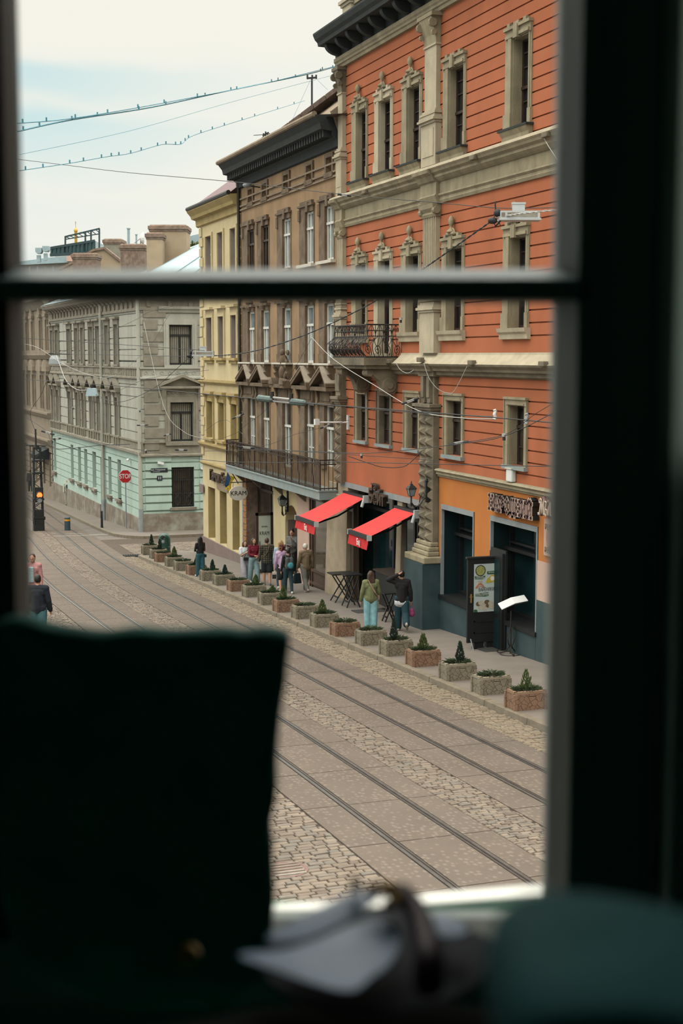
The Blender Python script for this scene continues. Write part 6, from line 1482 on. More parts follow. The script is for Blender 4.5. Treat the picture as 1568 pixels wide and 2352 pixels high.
def person(label, g, H, rz, top, tcol, legs, lcol, hair, hcol, shoe=(.6, .6, .58), la=(0, 8, 10), ra=(0, 8, 10), lt=(4, 0), rt=(-4, 0), sleeve=1.0, topz=.86, leglen=1.0, flare=.0, female=True, head=(0, 0), wrists=None, loose=.02, bare=False, group=None):
    """la/ra: shoulder pitch forward, outward, elbow bend (degrees); lt/rt: thigh pitch forward, knee bend. The figure faces +Y before rz."""
    t = thing('person', label, 'person', g, rz, group); s = H / 1.70
    J = {}
    hipw, shw = (.088, .165) if female else (.085, .180)
    J['pel'] = Vector((0, 0, .93)); J['chest'] = Vector((0, .0, 1.24)); J['neck'] = Vector((0, -.01, 1.42)); J['waist'] = Vector((0, 0, 1.06))
    hc = Vector((math.sin(R(head[0])) * .02, .02 + math.sin(R(head[1])) * .05, 1.575 - .01 * abs(head[1]) / 20))
    for sd, sg, th, ar in (('L', -1, lt, la), ('R', 1, rt, ra)):
        hp = Vector((sg * hipw, 0, .91)); kn = hp + rotx(Vector((sg * .005, 0, -.43)), R(th[0])); an = kn + rotx(Vector((-sg * .01, 0, -.40)), R(th[0] - th[1]))
        J['hip' + sd], J['kn' + sd], J['an' + sd] = hp, kn, an
        J['toe' + sd] = an + rotx(Vector((sg * .03, .16, -.045)), R((th[0] - th[1]) * .75 if th[1] > 10 else 0)); J['heel' + sd] = an + rotx(Vector((0, -.055, -.045)), R((th[0] - th[1]) * .75 if th[1] > 10 else 0))
        sh = Vector((sg * shw, -.01, 1.375)); u = rotx(Vector((0, 0, -.285)), R(ar[0])); u = Vector((u.x + sg * .285 * math.sin(R(ar[1])), u.y, u.z * math.cos(R(ar[1])))); el = sh + u
        f = rotx(Vector((0, 0, -.245)), R(ar[0] + ar[2])); inn = ar[3] if len(ar) > 3 else 0
        f = Vector((f.x - sg * .245 * math.sin(R(inn)) + sg * .02, f.y * (1 - abs(inn) / 150), f.z)); wr = el + f
        J['sh' + sd], J['el' + sd], J['wr' + sd] = sh, el, wr
    for sd, (e_, w_2) in (wrists or {}).items(): J['el' + sd], J['wr' + sd] = Vector(e_), Vector(w_2)
    low_ = min(J['anL'].z, J['anR'].z) - .075
    for k in J: J[k] = J[k] - Vector((0, 0, low_))
    hc = hc - Vector((0, 0, low_))
    for k in J: J[k] = J[k] * s
    hc = hc * s
    S_ = s
    # ---- body: one continuous skin surface
    b = MB()
    capsule(b, J['pel'] + Vector((-.05 * S_, 0, 0)), J['pel'] + Vector((.05 * S_, 0, 0)), .10 * S_, .10 * S_); capsule(b, J['pel'], J['waist'], .115 * S_, .10 * S_); capsule(b, J['waist'], J['chest'], .10 * S_, .115 * S_)
    capsule(b, J['chest'] + Vector((-.07 * S_, 0, .05 * S_)), J['chest'] + Vector((.07 * S_, 0, .05 * S_)), .095 * S_, .095 * S_); capsule(b, J['shL'], J['shR'], .052 * S_, .052 * S_); capsule(b, J['neck'] - Vector((0, 0, .06 * S_)), hc - Vector((0, .015 * S_, .06 * S_)), .052 * S_, .046 * S_)
    ell(b, hc, .074 * S_, .092 * S_, .112 * S_); ell(b, hc + Vector((0, .03, -.055)) * S_, .052 * S_, .055 * S_, .055 * S_); ell(b, hc + Vector((0, .095, -.01)) * S_, .013 * S_, .022 * S_, .026 * S_); capsule(b, hc + Vector((-.018, .083, -.058)) * S_, hc + Vector((.018, .083, -.058)) * S_, .009 * S_, .009 * S_)
    for sg in (-1, 1): ell(b, hc + Vector((sg * .077, -.005, -.005)) * S_, .012 * S_, .022 * S_, .032 * S_)
    for sd, sg in (('L', -1), ('R', 1)):
        capsule(b, J['sh' + sd], J['el' + sd], .050 * S_, .038 * S_); capsule(b, J['el' + sd], J['wr' + sd], .038 * S_, .026 * S_)
        capsule(b, J['hip' + sd], J['kn' + sd], .088 * S_, .056 * S_); capsule(b, J['kn' + sd].lerp(J['an' + sd], .0), J['kn' + sd].lerp(J['an' + sd], .35), .052 * S_, .056 * S_); capsule(b, J['kn' + sd].lerp(J['an' + sd], .35), J['an' + sd], .054 * S_, .036 * S_)
        capsule(b, J['heel' + sd], J['toe' + sd], .034 * S_, .03 * S_)
        w = J['wr' + sd]; d = (w - J['el' + sd]).normalized(); x = d.cross(Vector((0, 1, 0)) if abs(d.y) < .8 else Vector((0, 0, 1))).normalized(); y = x.cross(d).normalized()
        if sg < 0: pass
        p1 = w + d * .085 * S_; capsule(b, w, p1, .026 * S_, .030 * S_, fx=.7)
        for k, ln in enumerate((.062, .072, .068, .052)):
            q = p1 + y * ((k - 1.5) * .019 * S_); m1 = q + (d + x * .12 * -sg).normalized() * ln * .55 * S_; m2 = m1 + (d + x * .55 * -sg).normalized() * ln * .5 * S_
            capsule(b, q - d * .02 * S_, m1, .0105 * S_, .0095 * S_, 6); capsule(b, m1, m2, .0095 * S_, .0085 * S_, 6)
        th0 = w + d * .03 * S_ + y * .026 * S_; capsule(b, th0, th0 + (d * .7 + y * .7).normalized() * .05 * S_, .012 * S_, .0095 * S_, 6)
    fuse(b, 'body', M['skin'], t, .0095 if H > 1.4 else .009, 1)
    # ---- eyes
    for sg in (-1, 1):
        e = MB(); ell(e, hc + Vector((sg * .030, .080, .012)) * S_, .012 * S_, .008 * S_, .007 * S_); e.local('eye', M['black'], t)
    # ---- legs
    c = MB(); r0 = loose
    capsule(c, J['pel'] + Vector((-.05, 0, .0)) * S_, J['pel'] + Vector((.05, 0, .0)) * S_, (.105 + r0 * .6) * S_, (.105 + r0 * .6) * S_); capsule(c, J['pel'], J['waist'].lerp(J['pel'], .35), (.118 + r0 * .5) * S_, (.108 + r0 * .4) * S_)
    for sd in 'LR':
        hp, kn, an = J['hip' + sd], J['kn' + sd], J['an' + sd]
        if leglen <= .5: capsule(c, hp, hp.lerp(kn, leglen * 2 * .85), (.092 + r0) * S_, (.080 + r0) * S_)
        else:
            capsule(c, hp, kn, (.090 + r0) * S_, (.060 + r0 + flare * .6) * S_); e = kn.lerp(an, (leglen - .5) * 2 - .04); capsule(c, kn, e, (.060 + r0 + flare * .6) * S_, (.044 + r0 + flare) * S_)
    fuse(c, 'trousers' if leglen > .5 else 'shorts', cloth(lcol[0], lcol[1]), t, .014, 2)
    # ---- top
    c = MB(); q = loose + .008 if top != 'tight' else .010
    zb = topz * 1.0
    w0 = J['pel'].lerp(J['waist'], (1 - (1.0 if topz < .9 else .2)) * 1.0) + (Vector((0, 0, -.06)) if topz < .86 else Vector((0, 0, 0))) * S_
    capsule(c, w0 + Vector((-.06, 0, 0)) * S_, w0 + Vector((.06, 0, 0)) * S_, (.095 + q * 1.3) * S_, (.095 + q * 1.3) * S_)
    capsule(c, w0, J['chest'], (.115 + q * 1.2) * S_, (.118 + q) * S_); capsule(c, J['chest'] + Vector((-.075, 0, .05)) * S_, J['chest'] + Vector((.075, 0, .05)) * S_, (.095 + q) * S_, (.095 + q) * S_)
    capsule(c, J['shL'], J['shR'], (.056 + q * .8) * S_, (.056 + q * .8) * S_)
    if female: 
        for sg in (-1, 1): ell(c, J['chest'] + Vector((sg * .065, .085, -.01)) * S_, .062 * S_, .05 * S_, .06 * S_)
    for sd in 'LR':
        sh, el, wr = J['sh' + sd], J['el' + sd], J['wr' + sd]
        if sleeve > .5: capsule(c, sh, el, (.053 + q * .62) * S_, (.043 + q * .6) * S_); capsule(c, el, el.lerp(wr, (sleeve - .5) * 2 - .05), (.043 + q * .6) * S_, (.031 + q * .6) * S_)
        elif sleeve > 0: capsule(c, sh, sh.lerp(el, sleeve * 2), (.055 + q) * S_, (.05 + q) * S_)
    if top == 'hood': capsule(c, J['neck'] + Vector((-.06, -.07, .01)) * S_, J['neck'] + Vector((.06, -.07, .01)) * S_, .055 * S_, .055 * S_); ell(c, J['neck'] + Vector((0, -.09, -.05)) * S_, .10 * S_, .05 * S_, .08 * S_)
    if top == 'collar': capsule(c, J['neck'] + Vector((-.04, -.03, -.01)) * S_, J['neck'] + Vector((.04, -.03, -.01)) * S_, .055 * S_, .055 * S_)
    tp = fuse(c, 'jacket' if top in ('jacket', 'collar', 'hood') else 'shirt', tcol if not isinstance(tcol, tuple) else cloth(tcol[0], tcol[1]), t, .013, 2)
    # ---- shoes
    for sd in 'LR':
        c = MB(); capsule(c, J['heel' + sd] + Vector((0, 0, .005)) * S_, J['toe' + sd] + Vector((0, .01, .0)) * S_, .042 * S_, .036 * S_); capsule(c, J['heel' + sd] + Vector((0, .02, .03)) * S_, J['heel' + sd].lerp(J['toe' + sd], .4) + Vector((0, 0, .03)) * S_, .04 * S_, .036 * S_)
        fuse(c, 'shoe', mat('shoe_%02d%02d%02d' % tuple(int(v * 99) for v in shoe), shoe, .7, .1, 8, .05, 30), t, .012, 1)
    # ---- hair
    c = MB()
    if hair != 'bald':
        ell(c, hc + Vector((0, -.016, .020)) * S_, .082 * S_, .095 * S_, .108 * S_)
        if hair in ('long', 'mid'):
            L_ = .44 if hair == 'long' else .24
            for sg in (-1, -.33, .33, 1): capsule(c, hc + Vector((sg * .055, -.055, .02)) * S_, hc + Vector((sg * .075, -.10, -L_ + abs(sg) * .05)) * S_, .045 * S_, .034 * S_)
            for sg in (-1, 1): capsule(c, hc + Vector((sg * .068, -.01, .03)) * S_, hc + Vector((sg * .085, .0, -L_ * .55)) * S_, .030 * S_, .022 * S_)
        if hair == 'tail': capsule(c, hc + Vector((0, -.09, .04)) * S_, hc + Vector((0, -.14, -.02)) * S_, .03 * S_, .035 * S_); capsule(c, hc + Vector((0, -.14, -.02)) * S_, hc + Vector((0, -.135, -.24)) * S_, .035 * S_, .02 * S_)
        if hair == 'bun': ell(c, hc + Vector((0, -.06, .12)) * S_, .045 * S_, .045 * S_, .04 * S_)
        if hair == 'curly':
            rnd = random.Random(2)
            for k in range(34): a = rnd.uniform(0, 2 * PI); z = rnd.uniform(-.14, .10); r = .085 if z > -.05 else .09; ell(c, hc + Vector((r * math.cos(a), -.035 + r * math.sin(a) * (.6 if math.sin(a) > 0 else 1.1), z)) * S_, .035 * S_, .035 * S_, .035 * S_)
        if hair == 'cap': capsule(c, hc + Vector((0, .05, .05)) * S_, hc + Vector((0, .12, .045)) * S_, .05 * S_, .04 * S_)
        # keep the face clear
        o = fuse(c, 'hair', hairm[hcol], t, .014, 1)
        if hair not in ('curly',):
            pass
        me = o.data; wl = Vector((0, 0, 0))
        for v in me.vertices:
            p = v.co - hc
            if p.y > .035 * S_ and p.z < .045 * S_: v.co.y = hc.y + .035 * S_
    t['joints'] = 0; del t['joints']
    return t, J, hc, S_
def W(t, v): return Matrix.Translation(t.location) @ Matrix.Rotation(t.rotation_euler.z, 4, 'Z') @ Vector(v)
def place(px, py, h=.1): g = ground(px, py, h); return Vector((g.x, g.y, gz(g.y) + h))
def height(px, p0, p1, h=.1):
    g = ground(px, p1, h); r = ray(px, p0); return (EYE + r * (g.y / r.y)).z - g.z
def bag_thing(name, label, cat, t, build):
    b = thing(name, label, cat, t.location.copy(), t.rotation_euler.z); build(b); return b
denim = ('denim_teal', (.025, .085, .110)); lightjean = ('light_denim', (.22, .33, .36)); jean = ('blue_denim', (.045, .075, .105))
def hang(t, J, names=('strap',)): pass
# 1 woman by the far planters
t, J, hc, s = person('woman with long black hair, black top and teal jeans beside the brown planter', place(460, 1324), height(460, 1231, 1324), R(12), 'tight', ('black', (.014, .012, .013)), 1, denim, 'long', 'black', la=(10, 10, 95, 30), ra=(10, 10, 95, 30), flare=.035, topz=1.0, sleeve=1.0)
def mk(b):
    mb = MB(); mb.box(.17 * s, .25 * s, -.12 * s, .10 * s, .80 * s, .93 * s); mb.local('bag_body', M['black'], b, bevel=.02); mb = MB(); mb.tube([(.19 * s, -.02, .92 * s), (.17 * s, -.05, 1.2 * s), (.10 * s, -.06, 1.46 * s)], .007, 4); mb.local('strap', cloth('tan', (.25, .13, .07)), b)
bag_thing('shoulder_bag', 'small dark bag at the hip of the long-haired woman in teal jeans', 'bag', t, mk)
# 2, 3 two girls walking towards the camera
t, J, hc, s = person('girl in a white T-shirt with a pale blue shawl and grey trousers', place(563, 1338), height(563, 1240, 1338), R(185), 'shirt', ('white_tee', (.60, .62, .64)), 1, ('pale_grey', (.36, .36, .40)), 'long', 'brown', la=(5, 10, 15), ra=(20, 8, 100, 40), rt=(14, 6), lt=(-10, 8), flare=.05, sleeve=.35, topz=.95, head=(15, 0), loose=.022)
c = MB(); capsule(c, (-.13 * s, .0, 1.30 * s), (.10 * s, .07 * s, 1.22 * s), .10 * s, .09 * s); capsule(c, (-.15 * s, -.02, 1.34 * s), (-.18 * s, .04, 1.14 * s), .085 * s, .07 * s); fuse(c, 'shawl', cloth('pale_blue', (.42, .52, .55)), t, .014)
def mk(b):
    mb = MB(); mb.box(-.06 * s, .13 * s, .13 * s, .20 * s, .90 * s, 1.03 * s); mb.local('bag_body', M['black'], b, bevel=.02); mb = MB(); mb.tube([(.11 * s, .16 * s, 1.02 * s), (.0, .17 * s, 1.2 * s), (-.09 * s, .10 * s, 1.43 * s), (-.1 * s, -.08 * s, 1.40 * s)], .011, 4); mb.local('strap', M['black'], b)
bag_thing('crossbody_bag', 'small black crossbody bag on the girl in the white T-shirt', 'bag', t, mk)
t, J, hc, s = person('girl in a burgundy top and light jeans beside the girl in white', place(583, 1339), height(583, 1234, 1339), R(190), 'tight', ('burgundy', (.16, .010, .025)), 1, lightjean, 'long', 'brown', la=(10, 8, 60, 45), ra=(10, 8, 70, 45), rt=(-10, 8), lt=(12, 6), flare=.04, topz=1.0, sleeve=.95, loose=.018)
# 4 man in a checked jacket
plaid = mat('dark_checked_cloth', (.040, .036, .026), .9, .2, 6, .2, 40)
n = plaid.node_tree.nodes; l = plaid.node_tree.links; b = n['Principled BSDF']; tcq = [q for q in n if q.type == 'TEX_COORD'][0]
ck = n.new('ShaderNodeTexWave'); ck.bands_direction = 'Z'; ck.inputs['Scale'].default_value = 4.2; ck2 = n.new('ShaderNodeTexWave'); ck2.bands_direction = 'X'; ck2.inputs['Scale'].default_value = 4.2
for q in (ck, ck2): l.new(tcq.outputs['Object'], q.inputs['Vector'])
ad = n.new('ShaderNodeMath'); ad.operation = 'MULTIPLY_ADD'; ad.inputs[1].default_value = .5; l.new(ck.outputs['Fac'], ad.inputs[0]); m5 = n.new('ShaderNodeMath'); m5.operation = 'MULTIPLY'; m5.inputs[1].default_value = .5; l.new(ck2.outputs['Fac'], m5.inputs[0]); l.new(m5.outputs[0], ad.inputs[2])
rp = n.new('ShaderNodeValToRGB'); rp.color_ramp.elements[0].color = (.012, .014, .013, 1); rp.color_ramp.elements[1].color = (.095, .075, .045, 1); rp.color_ramp.elements[0].position = .35; l.new(ad.outputs[0], rp.inputs['Fac']); l.new(rp.outputs['Color'], b.inputs['Base Color'])
t, J, hc, s = person('man in a dark checked jacket and black shorts, back turned', place(613, 1344), height(613, 1234, 1344), R(-6), 'jacket', plaid, 1, ('black_shorts', (.012, .014, .016)), 'short', 'brown', shoe=(.08, .09, .10), la=(8, 10, 18), ra=(-4, 10, 12), lt=(8, 4), rt=(-8, 6), sleeve=1.0, topz=.84, leglen=.5, female=False, loose=.030)
def mk(b):
    mb = MB(); mb.tube([(-.11 * s, -.15 * s, 1.05 * s), (0, -.165 * s, 1.2 * s), (.07 * s, -.13 * s, 1.40 * s), (.09 * s, -.02 * s, 1.47 * s)], .018, 5); mb.local('strap', cloth('olive', (.09, .07, .035)), b); mb = MB(); mb.box(-.22 * s, -.10 * s, -.05 * s, .12 * s, .93 * s, 1.08 * s); mb.local('bag_body', cloth('olive', (.09, .07, .035)), b, bevel=.02)
bag_thing('sling_bag', 'olive sling bag strap across the back of the man in the checked jacket', 'bag', t, mk)
# 5 woman in a lilac hoodie, 6 blonde girl, 7 backpacker
t, J, hc, s = person('woman in a lilac hooded jacket with curly auburn hair and black leggings', place(649, 1360), height(649, 1248, 1360), R(-14), 'hood', ('lilac', (.50, .34, .50)), 1, ('black', (.014, .012, .013)), 'curly', 'auburn', la=(6, 12, 12), ra=(6, 8, 30), lt=(-12, 8), rt=(12, 2), leglen=.5, topz=.83, loose=.034)
p = W(t, J['wrL'] + Vector((0, 0, -.12)))
b = thing('paper_bag', 'small white and black paper bag in the hand of the woman in lilac', 'bag', (p.x, p.y, p.z - .24), t.rotation_euler.z)
mb = MB(); mb.box(-.10, .10, -.05, .05, 0, .22); mb.local('bag_body', cloth('cream_paper', (.55, .48, .42)), b); mb = MB(); mb.box(-.102, .03, -.052, .052, 0, .14); mb.local('black_panel', M['black'], b); mb = MB(); mb.tube([(-.06, 0, .22), (-.04, 0, .30), (.04, 0, .30), (.06, 0, .22)], .006, 4); mb.local('handle', M['black'], b)
person('blonde girl in pale blue, half hidden behind the woman in lilac', place(645, 1352), height(645, 1240, 1352), R(-20), 'shirt', ('powder_blue', (.34, .42, .50)), 1, jean, 'long', 'blonde', la=(0, 10, 20), ra=(0, 10, 20))
t, J, hc, s = person('person in black with a blue-grey backpack and dark jeans', place(662, 1363), height(662, 1258, 1363), R(-4), 'shirt', ('black', (.014, .012, .013)), 1, ('dark_denim', (.022, .048, .062)), 'cap', 'black', la=(4, 12, 10), ra=(0, 10, 10), lt=(10, 2), rt=(-10, 10), loose=.014, topz=.9)
def mk(b):
    c = MB(); capsule(c, (-.07 * s, -.20 * s, 1.02 * s), (-.07 * s, -.20 * s, 1.30 * s), .10 * s, .085 * s); capsule(c, (.07 * s, -.20 * s, 1.02 * s), (.07 * s, -.20 * s, 1.30 * s), .10 * s, .085 * s); fuse(c, 'pack', cloth('slate_grey', (.075, .080, .082)), b, .016)
    mb = MB(); mb.ball((.02 * s, -.30 * s, 1.08 * s), .11 * s, .05 * s, .12 * s); mb.local('pocket', cloth('bright_teal', (.07, .30, .36)), b)
    mb = MB()
    for sg in (-1, 1): mb.tube([(sg * .10 * s, -.13 * s, 1.30 * s), (sg * .115 * s, -.02 * s, 1.445 * s), (sg * .11 * s, .13 * s, 1.30 * s), (sg * .13 * s, .1 * s, 1.1 * s)], .02, 5)
    mb.local('strap', M['black'], b)
bag_thing('backpack', 'grey backpack with a bright teal pocket on the person in black', 'bag', t, mk)
# 8 person in the passage
t, J, hc, s = person('person in grey with dark pinned-up hair in the passage, hand at mouth', (lambda q: Vector((q.x, q.y, gz(q.y) + .22)))(atX(671, 1260, 14.62)), 1.66, R(140), 'jacket', ('soft_grey', (.16, .165, .165)), 1, ('black', (.014, .012, .013)), 'bun', 'black', la=(35, 5, 110, 25), ra=(15, 5, 70, 40))
p = W(t, (0, .28 * s, 1.12 * s)); b = thing('paper_sheet', 'pale sheet of paper held by the person in the passage', 'paper', p, t.rotation_euler.z); mb = MB(); mb.hexa([(-.15, -.1, 0), (.15, -.1, .0), (.15, .12, .06), (-.15, .12, .06), (-.15, -.1, .006), (.15, -.1, .006), (.15, .12, .066), (-.15, .12, .066)]); mb.local('sheet', M['offwhite'], b)
# 9 elderly man
t, J, hc, s = person('elderly man with white hair in a brown zip jacket walking away', place(702, 1358), height(702, 1245, 1358), R(8), 'collar', ('taupe', (.20, .145, .090)), 1, ('grey_trousers', (.19, .185, .165)), 'short', 'white', shoe=(.42, .34, .30), la=(8, 10, 10), ra=(-6, 10, 12), lt=(-14, 14), rt=(16, 2), female=False, loose=.034, topz=.84, head=(-20, 12))
p = W(t, J['wrL'] + Vector((-.02, 0, -.16))); b = thing('shopping_bag', 'dark bag in the left hand of the elderly man', 'bag', (p.x, p.y, p.z - .36), t.rotation_euler.z)
mb = MB(); mb.hexa([(-.13, -.08, 0), (.13, -.08, 0), (.13, .08, 0), (-.13, .08, 0), (-.10, -.05, .33), (.10, -.05, .33), (.10, .05, .33), (-.10, .05, .33)]); mb.local('bag_body', cloth('ink', (.012, .022, .028)), b, bevel=.02); mb = MB(); mb.tube([(-.07, 0, .32), (-.05, 0, .40), (.05, 0, .40), (.07, 0, .32)], .01, 4); mb.local('handle', M['black'], b)
# 10 woman in green, 11 woman in black
t, J, hc, s = person('woman in an olive green jacket and light blue jeans, seen from behind', place(851, 1450), height(851, 1310, 1450), R(-10), 'jacket', ('sage', (.17, .185, .085)), 1, ('sky_denim', (.24, .47, .52)), 'mid', 'brown', shoe=(.35, .30, .26), la=(4, 14, 14), ra=(6, 14, 22), lt=(3, 2), rt=(-3, 2), topz=.87, loose=.030, flare=.012, leglen=.94)
def mk(b):
    mb = MB(); mb.tube([(-.10 * s, -.12 * s, 1.46 * s), (-.02 * s, -.165 * s, 1.30 * s), (.10 * s, -.165 * s, 1.10 * s), (.19 * s, -.06 * s, .98 * s)], .016, 5); mb.local('strap', cloth('blush', (.42, .28, .22)), b); mb = MB(); mb.box(.17 * s, .25 * s, -.02, .18 * s, .86 * s, 1.0 * s); mb.local('bag_body', cloth('blush', (.42, .28, .22)), b, bevel=.02)
bag_thing('crossbody_bag', 'bag on a blush strap across the back of the woman in green', 'bag', t, mk)
t, J, hc, s = person('woman in a black jacket and dark jeans, left hand on her head', place(922, 1449), height(922, 1308, 1449), R(-16), 'jacket', ('black', (.014, .012, .013)), 1, ('dark_teal_denim', (.014, .045, .060)), 'short', 'black', shoe=(.42, .38, .34), wrists={'L': ((-.37, -.03, 1.44), (-.12, -.10, 1.585))}, ra=(-2, 14, 12), lt=(10, 2), rt=(-16, 40), topz=.84, loose=.034, flare=.02, head=(0, 8))
c = MB(); capsule(c, (-.07 * s, .0, .80 * s), (.07 * s, .0, .80 * s), .152 * s, .152 * s); fuse(c, 'shirt_hem', cloth('white_tee', (.60, .62, .64)), t, .016)
p = W(t, J['wrR'] + Vector((.02, 0, -.14))); b = thing('carrier_bag', 'small pink and purple carrier bag held by the woman in black', 'bag', (p.x, p.y, p.z - .30), t.rotation_euler.z)
c = MB(); capsule(c, (0, 0, .08), (0, 0, .18), .085, .06); fuse(c, 'bag_body', cloth('magenta', (.36, .06, .17)), b, .014); mb = MB(); mb.tube([(-.04, 0, .22), (-.02, 0, .34), (.02, 0, .34), (.04, 0, .22)], .008, 4); mb.local('handle', cloth('magenta', (.36, .06, .17)), b)
# 12 far bald man; pedestrians behind the mast
person('bald man in a pale open jacket and navy T-shirt by the mint wall', place(156, 1161), height(156, 1100, 1161), R(175), 'jacket', ('pale_stone_cloth', (.45, .46, .40)), 1, ('pale_trousers', (.42, .44, .40)), 'bald', 'white', shoe=(.05, .07, .09), la=(30, 10, 115, 30), ra=(6, 12, 20), lt=(8, 2), rt=(-8, 8), female=False, loose=.03)
c = MB()
o = [q for q in bpy.data.objects if q.get('label', '').startswith('bald man')][0]; c.box(-.10, .10, .10, .165, .95, 1.40); c.local('tee', cloth('navy_tee', (.02, .055, .07)), o, bevel=.03)
person('dark figure with a rucksack, left of the signal mast', place(70, 1131), 1.75, R(10), 'jacket', ('charcoal', (.04, .04, .042)), 1, ('ink', (.012, .022, .028)), 'short', 'brown', female=False, lt=(6, 2), rt=(-6, 6), loose=.03)
o = bpy.data.objects
person('person in a dark green jacket half hidden behind the signal mast', place(99, 1133), 1.72, R(15), 'jacket', ('bottle_green', (.015, .06, .03)), 1, ('ink', (.012, .022, .028)), 'short', 'black', female=False, loose=.03)
# near-side pedestrians
t, J, hc, s = person('woman in a pink blazer over a striped top with a dark ponytail', place(77, 1420, 0), height(77, 1270, 1420, 0), R(160), 'jacket', ('dusty_pink', (.42, .20, .20)), 1, ('ink', (.012, .022, .028)), 'tail', 'brown', la=(4, 10, 14), ra=(4, 10, 14), loose=.03, topz=.84, head=(-30, 0))
stripe = mat('blue_white_stripes', (.5, .55, .58), .9, .05, 5, 0, 1); n = stripe.node_tree.nodes; l = stripe.node_tree.links; wv = n.new('ShaderNodeTexWave'); wv.bands_direction = 'Z'; wv.inputs['Scale'].default_value = 12; l.new([q for q in n if q.type == 'TEX_COORD'][0].outputs['Object'], wv.inputs['Vector']); rp = n.new('ShaderNodeValToRGB'); rp.color_ramp.interpolation = 'CONSTANT'; rp.color_ramp.elements[0].color = (.42, .44, .44, 1); rp.color_ramp.elements[1].position = .5; rp.color_ramp.elements[1].color = (.08, .2, .25, 1); l.new(wv.outputs['Fac'], rp.inputs['Fac']); l.new(rp.outputs['Color'], n['Principled BSDF'].inputs['Base Color'])
c = MB(); c.box(-.07 * s, .07 * s, .10 * s, .185 * s, .95 * s, 1.36 * s); c.local('striped_top', stripe, t, bevel=.03)
person('person in a dark navy jacket and teal jeans seen from behind, below the pink blazer', place(90, 1488, 0), height(90, 1318, 1488, 0), R(-20), 'jacket', ('night_navy', (.010, .014, .022)), 1, ('denim_teal2', (.06, .15, .17)), 'short', 'black', la=(0, 12, 20), ra=(0, 12, 20), lt=(5, 2), rt=(-5, 4), loose=.034, female=False)
# ================================================================== overhead wires and lamps
wm = mat('dark_cable', (.022, .024, .028), .6, .2, 3, 0, 1); wl = mat('pale_cable', (.42, .42, .40), .6, .1, 3, 0, 1); wb = mat('blue_grey_cable', (.07, .26, .34), .6, .2, 3, 0, 1)
WQ = []
def proj(p):
    v = p - EYE; z = v.dot(CFWD); return 784 + v.dot(CR) / z * FPX, 1176 - v.dot(CUP) / z * FPX
def on_wire(x, y, d):          # forward distance of the wire that passes behind a pixel
    best = None
    for p in WQ:
        u, v = proj(p); e = math.hypot(u - x, v - y)
        if e < 14 and (best is None or e < best[0]): best = (e, (p - EYE).dot(CF))
    return best[1] if best else d
def smooth_pts(P_, n=6):
    if len(P_) < 3: return [P_[0].lerp(P_[-1], i / 12) for i in range(13)]
    out = []
    for i in range(len(P_) - 1):
        p0 = P_[max(i - 1, 0)]; p1 = P_[i]; p2 = P_[i + 1]; p3 = P_[min(i + 2, len(P_) - 1)]
        for k in range(n):
            t = k / n; out.append(.5 * ((2 * p1) + (p2 - p0) * t + (2 * p0 - 5 * p1 + 4 * p2 - p3) * t * t + (3 * p1 - p0 - 3 * p2 + p3) * t ** 3))
    return out + [P_[-1]]
def wire(label, pts, d0, d1, r=.011, m=None, twist=False, clips=0, name='overhead_wire', ex=()):
    r = r * (.62 if r > .015 else .78)
    n = len(pts); x0, x1 = pts[0][0], pts[-1][0]; P_ = []
    L_ = [0.0]
    for i in range(1, n): L_.append(L_[-1] + math.hypot(pts[i][0] - pts[i - 1][0], pts[i][1] - pts[i - 1][1]))
    for p, s in zip(pts, L_):
        t = s / L_[-1]; d = 1 / ((1 - t) / d0 + t / d1); P_.append(at(p[0], p[1], d))
    Q = smooth_pts(P_); mb = MB()
    if twist:
        for ph in (0, PI):
            mb.tube([q + Vector((0, math.cos(i * 1.2 + ph), math.sin(i * 1.2 + ph))) * r * .9 for i, q in enumerate(smooth_pts(Q, 3))], r * .8, 4)
    else: mb.tube(Q, r, 4)
    for i in range(clips):
        q = Q[int((i + .5) / clips * (len(Q) - 1))]; mb.tube([q + Vector((0, 0, .0)), q + Vector((0, 0, .07))], .016, 4)
    o = mb.build(name, m or wm); tag(o, label, 'wire'); WQ.extend(smooth_pts(Q, 4) if len(Q) > 2 else Q); return o, Q
def insul(label, a, b, d, r=.03, pale=True, name='insulator'):
    d = on_wire((a[0] + b[0]) / 2, (a[1] + b[1]) / 2, d); A, B = at(*a, d), at(*b, d); t = thing(name, label, 'insulator', A.lerp(B, .5)); D = (B - A)
    mb = MB(); mb.tube([A, A + D * .3], r, 6); mb.tube([B - D * .3, B], r, 6); mb.build('end_fitting', wm, t)
    mb = MB(); n = Vector((0, 0, r * .6)); mb.tube([A + D * .25 + n, B - D * .25 + n], r * .55, 5); mb.tube([A + D * .25 - n, B - D * .25 - n], r * .55, 5); mb.build('insulating_rod', wl, t)
wire('thick blue-grey sky cable, lower of the pair rising to the orange house', [(40, 302), (165, 275), (350, 246), (530, 207), (700, 172), (782, 150)], 26, 46, .022, wb, False, 12)
wire('thin blue-grey sky cable, upper of the pair rising to the orange house', [(40, 283), (150, 274), (295, 251), (425, 227), (605, 192), (782, 149)], 26, 46, .012, wb, False, 10)
wire('very thin wire across the sky, under the pair of cables', [(45, 355), (300, 300), (540, 232), (782, 168)], 30, 46, .006, wb)
wire('sagging string of small lamps across the sky to the roof mast', [(45, 392), (160, 375), (245, 360), (300, 352), (372, 332), (415, 331), (440, 313), (515, 288), (600, 262), (700, 231)], 28, 50, .010, wb, False, 22)
wire('dark wire falling across the sky to the lamp at the orange house', [(42, 366), (150, 379), (300, 397), (550, 419), (790, 447), (1000, 465), (1150, 478), (1290, 476)], 40, 25, .009)
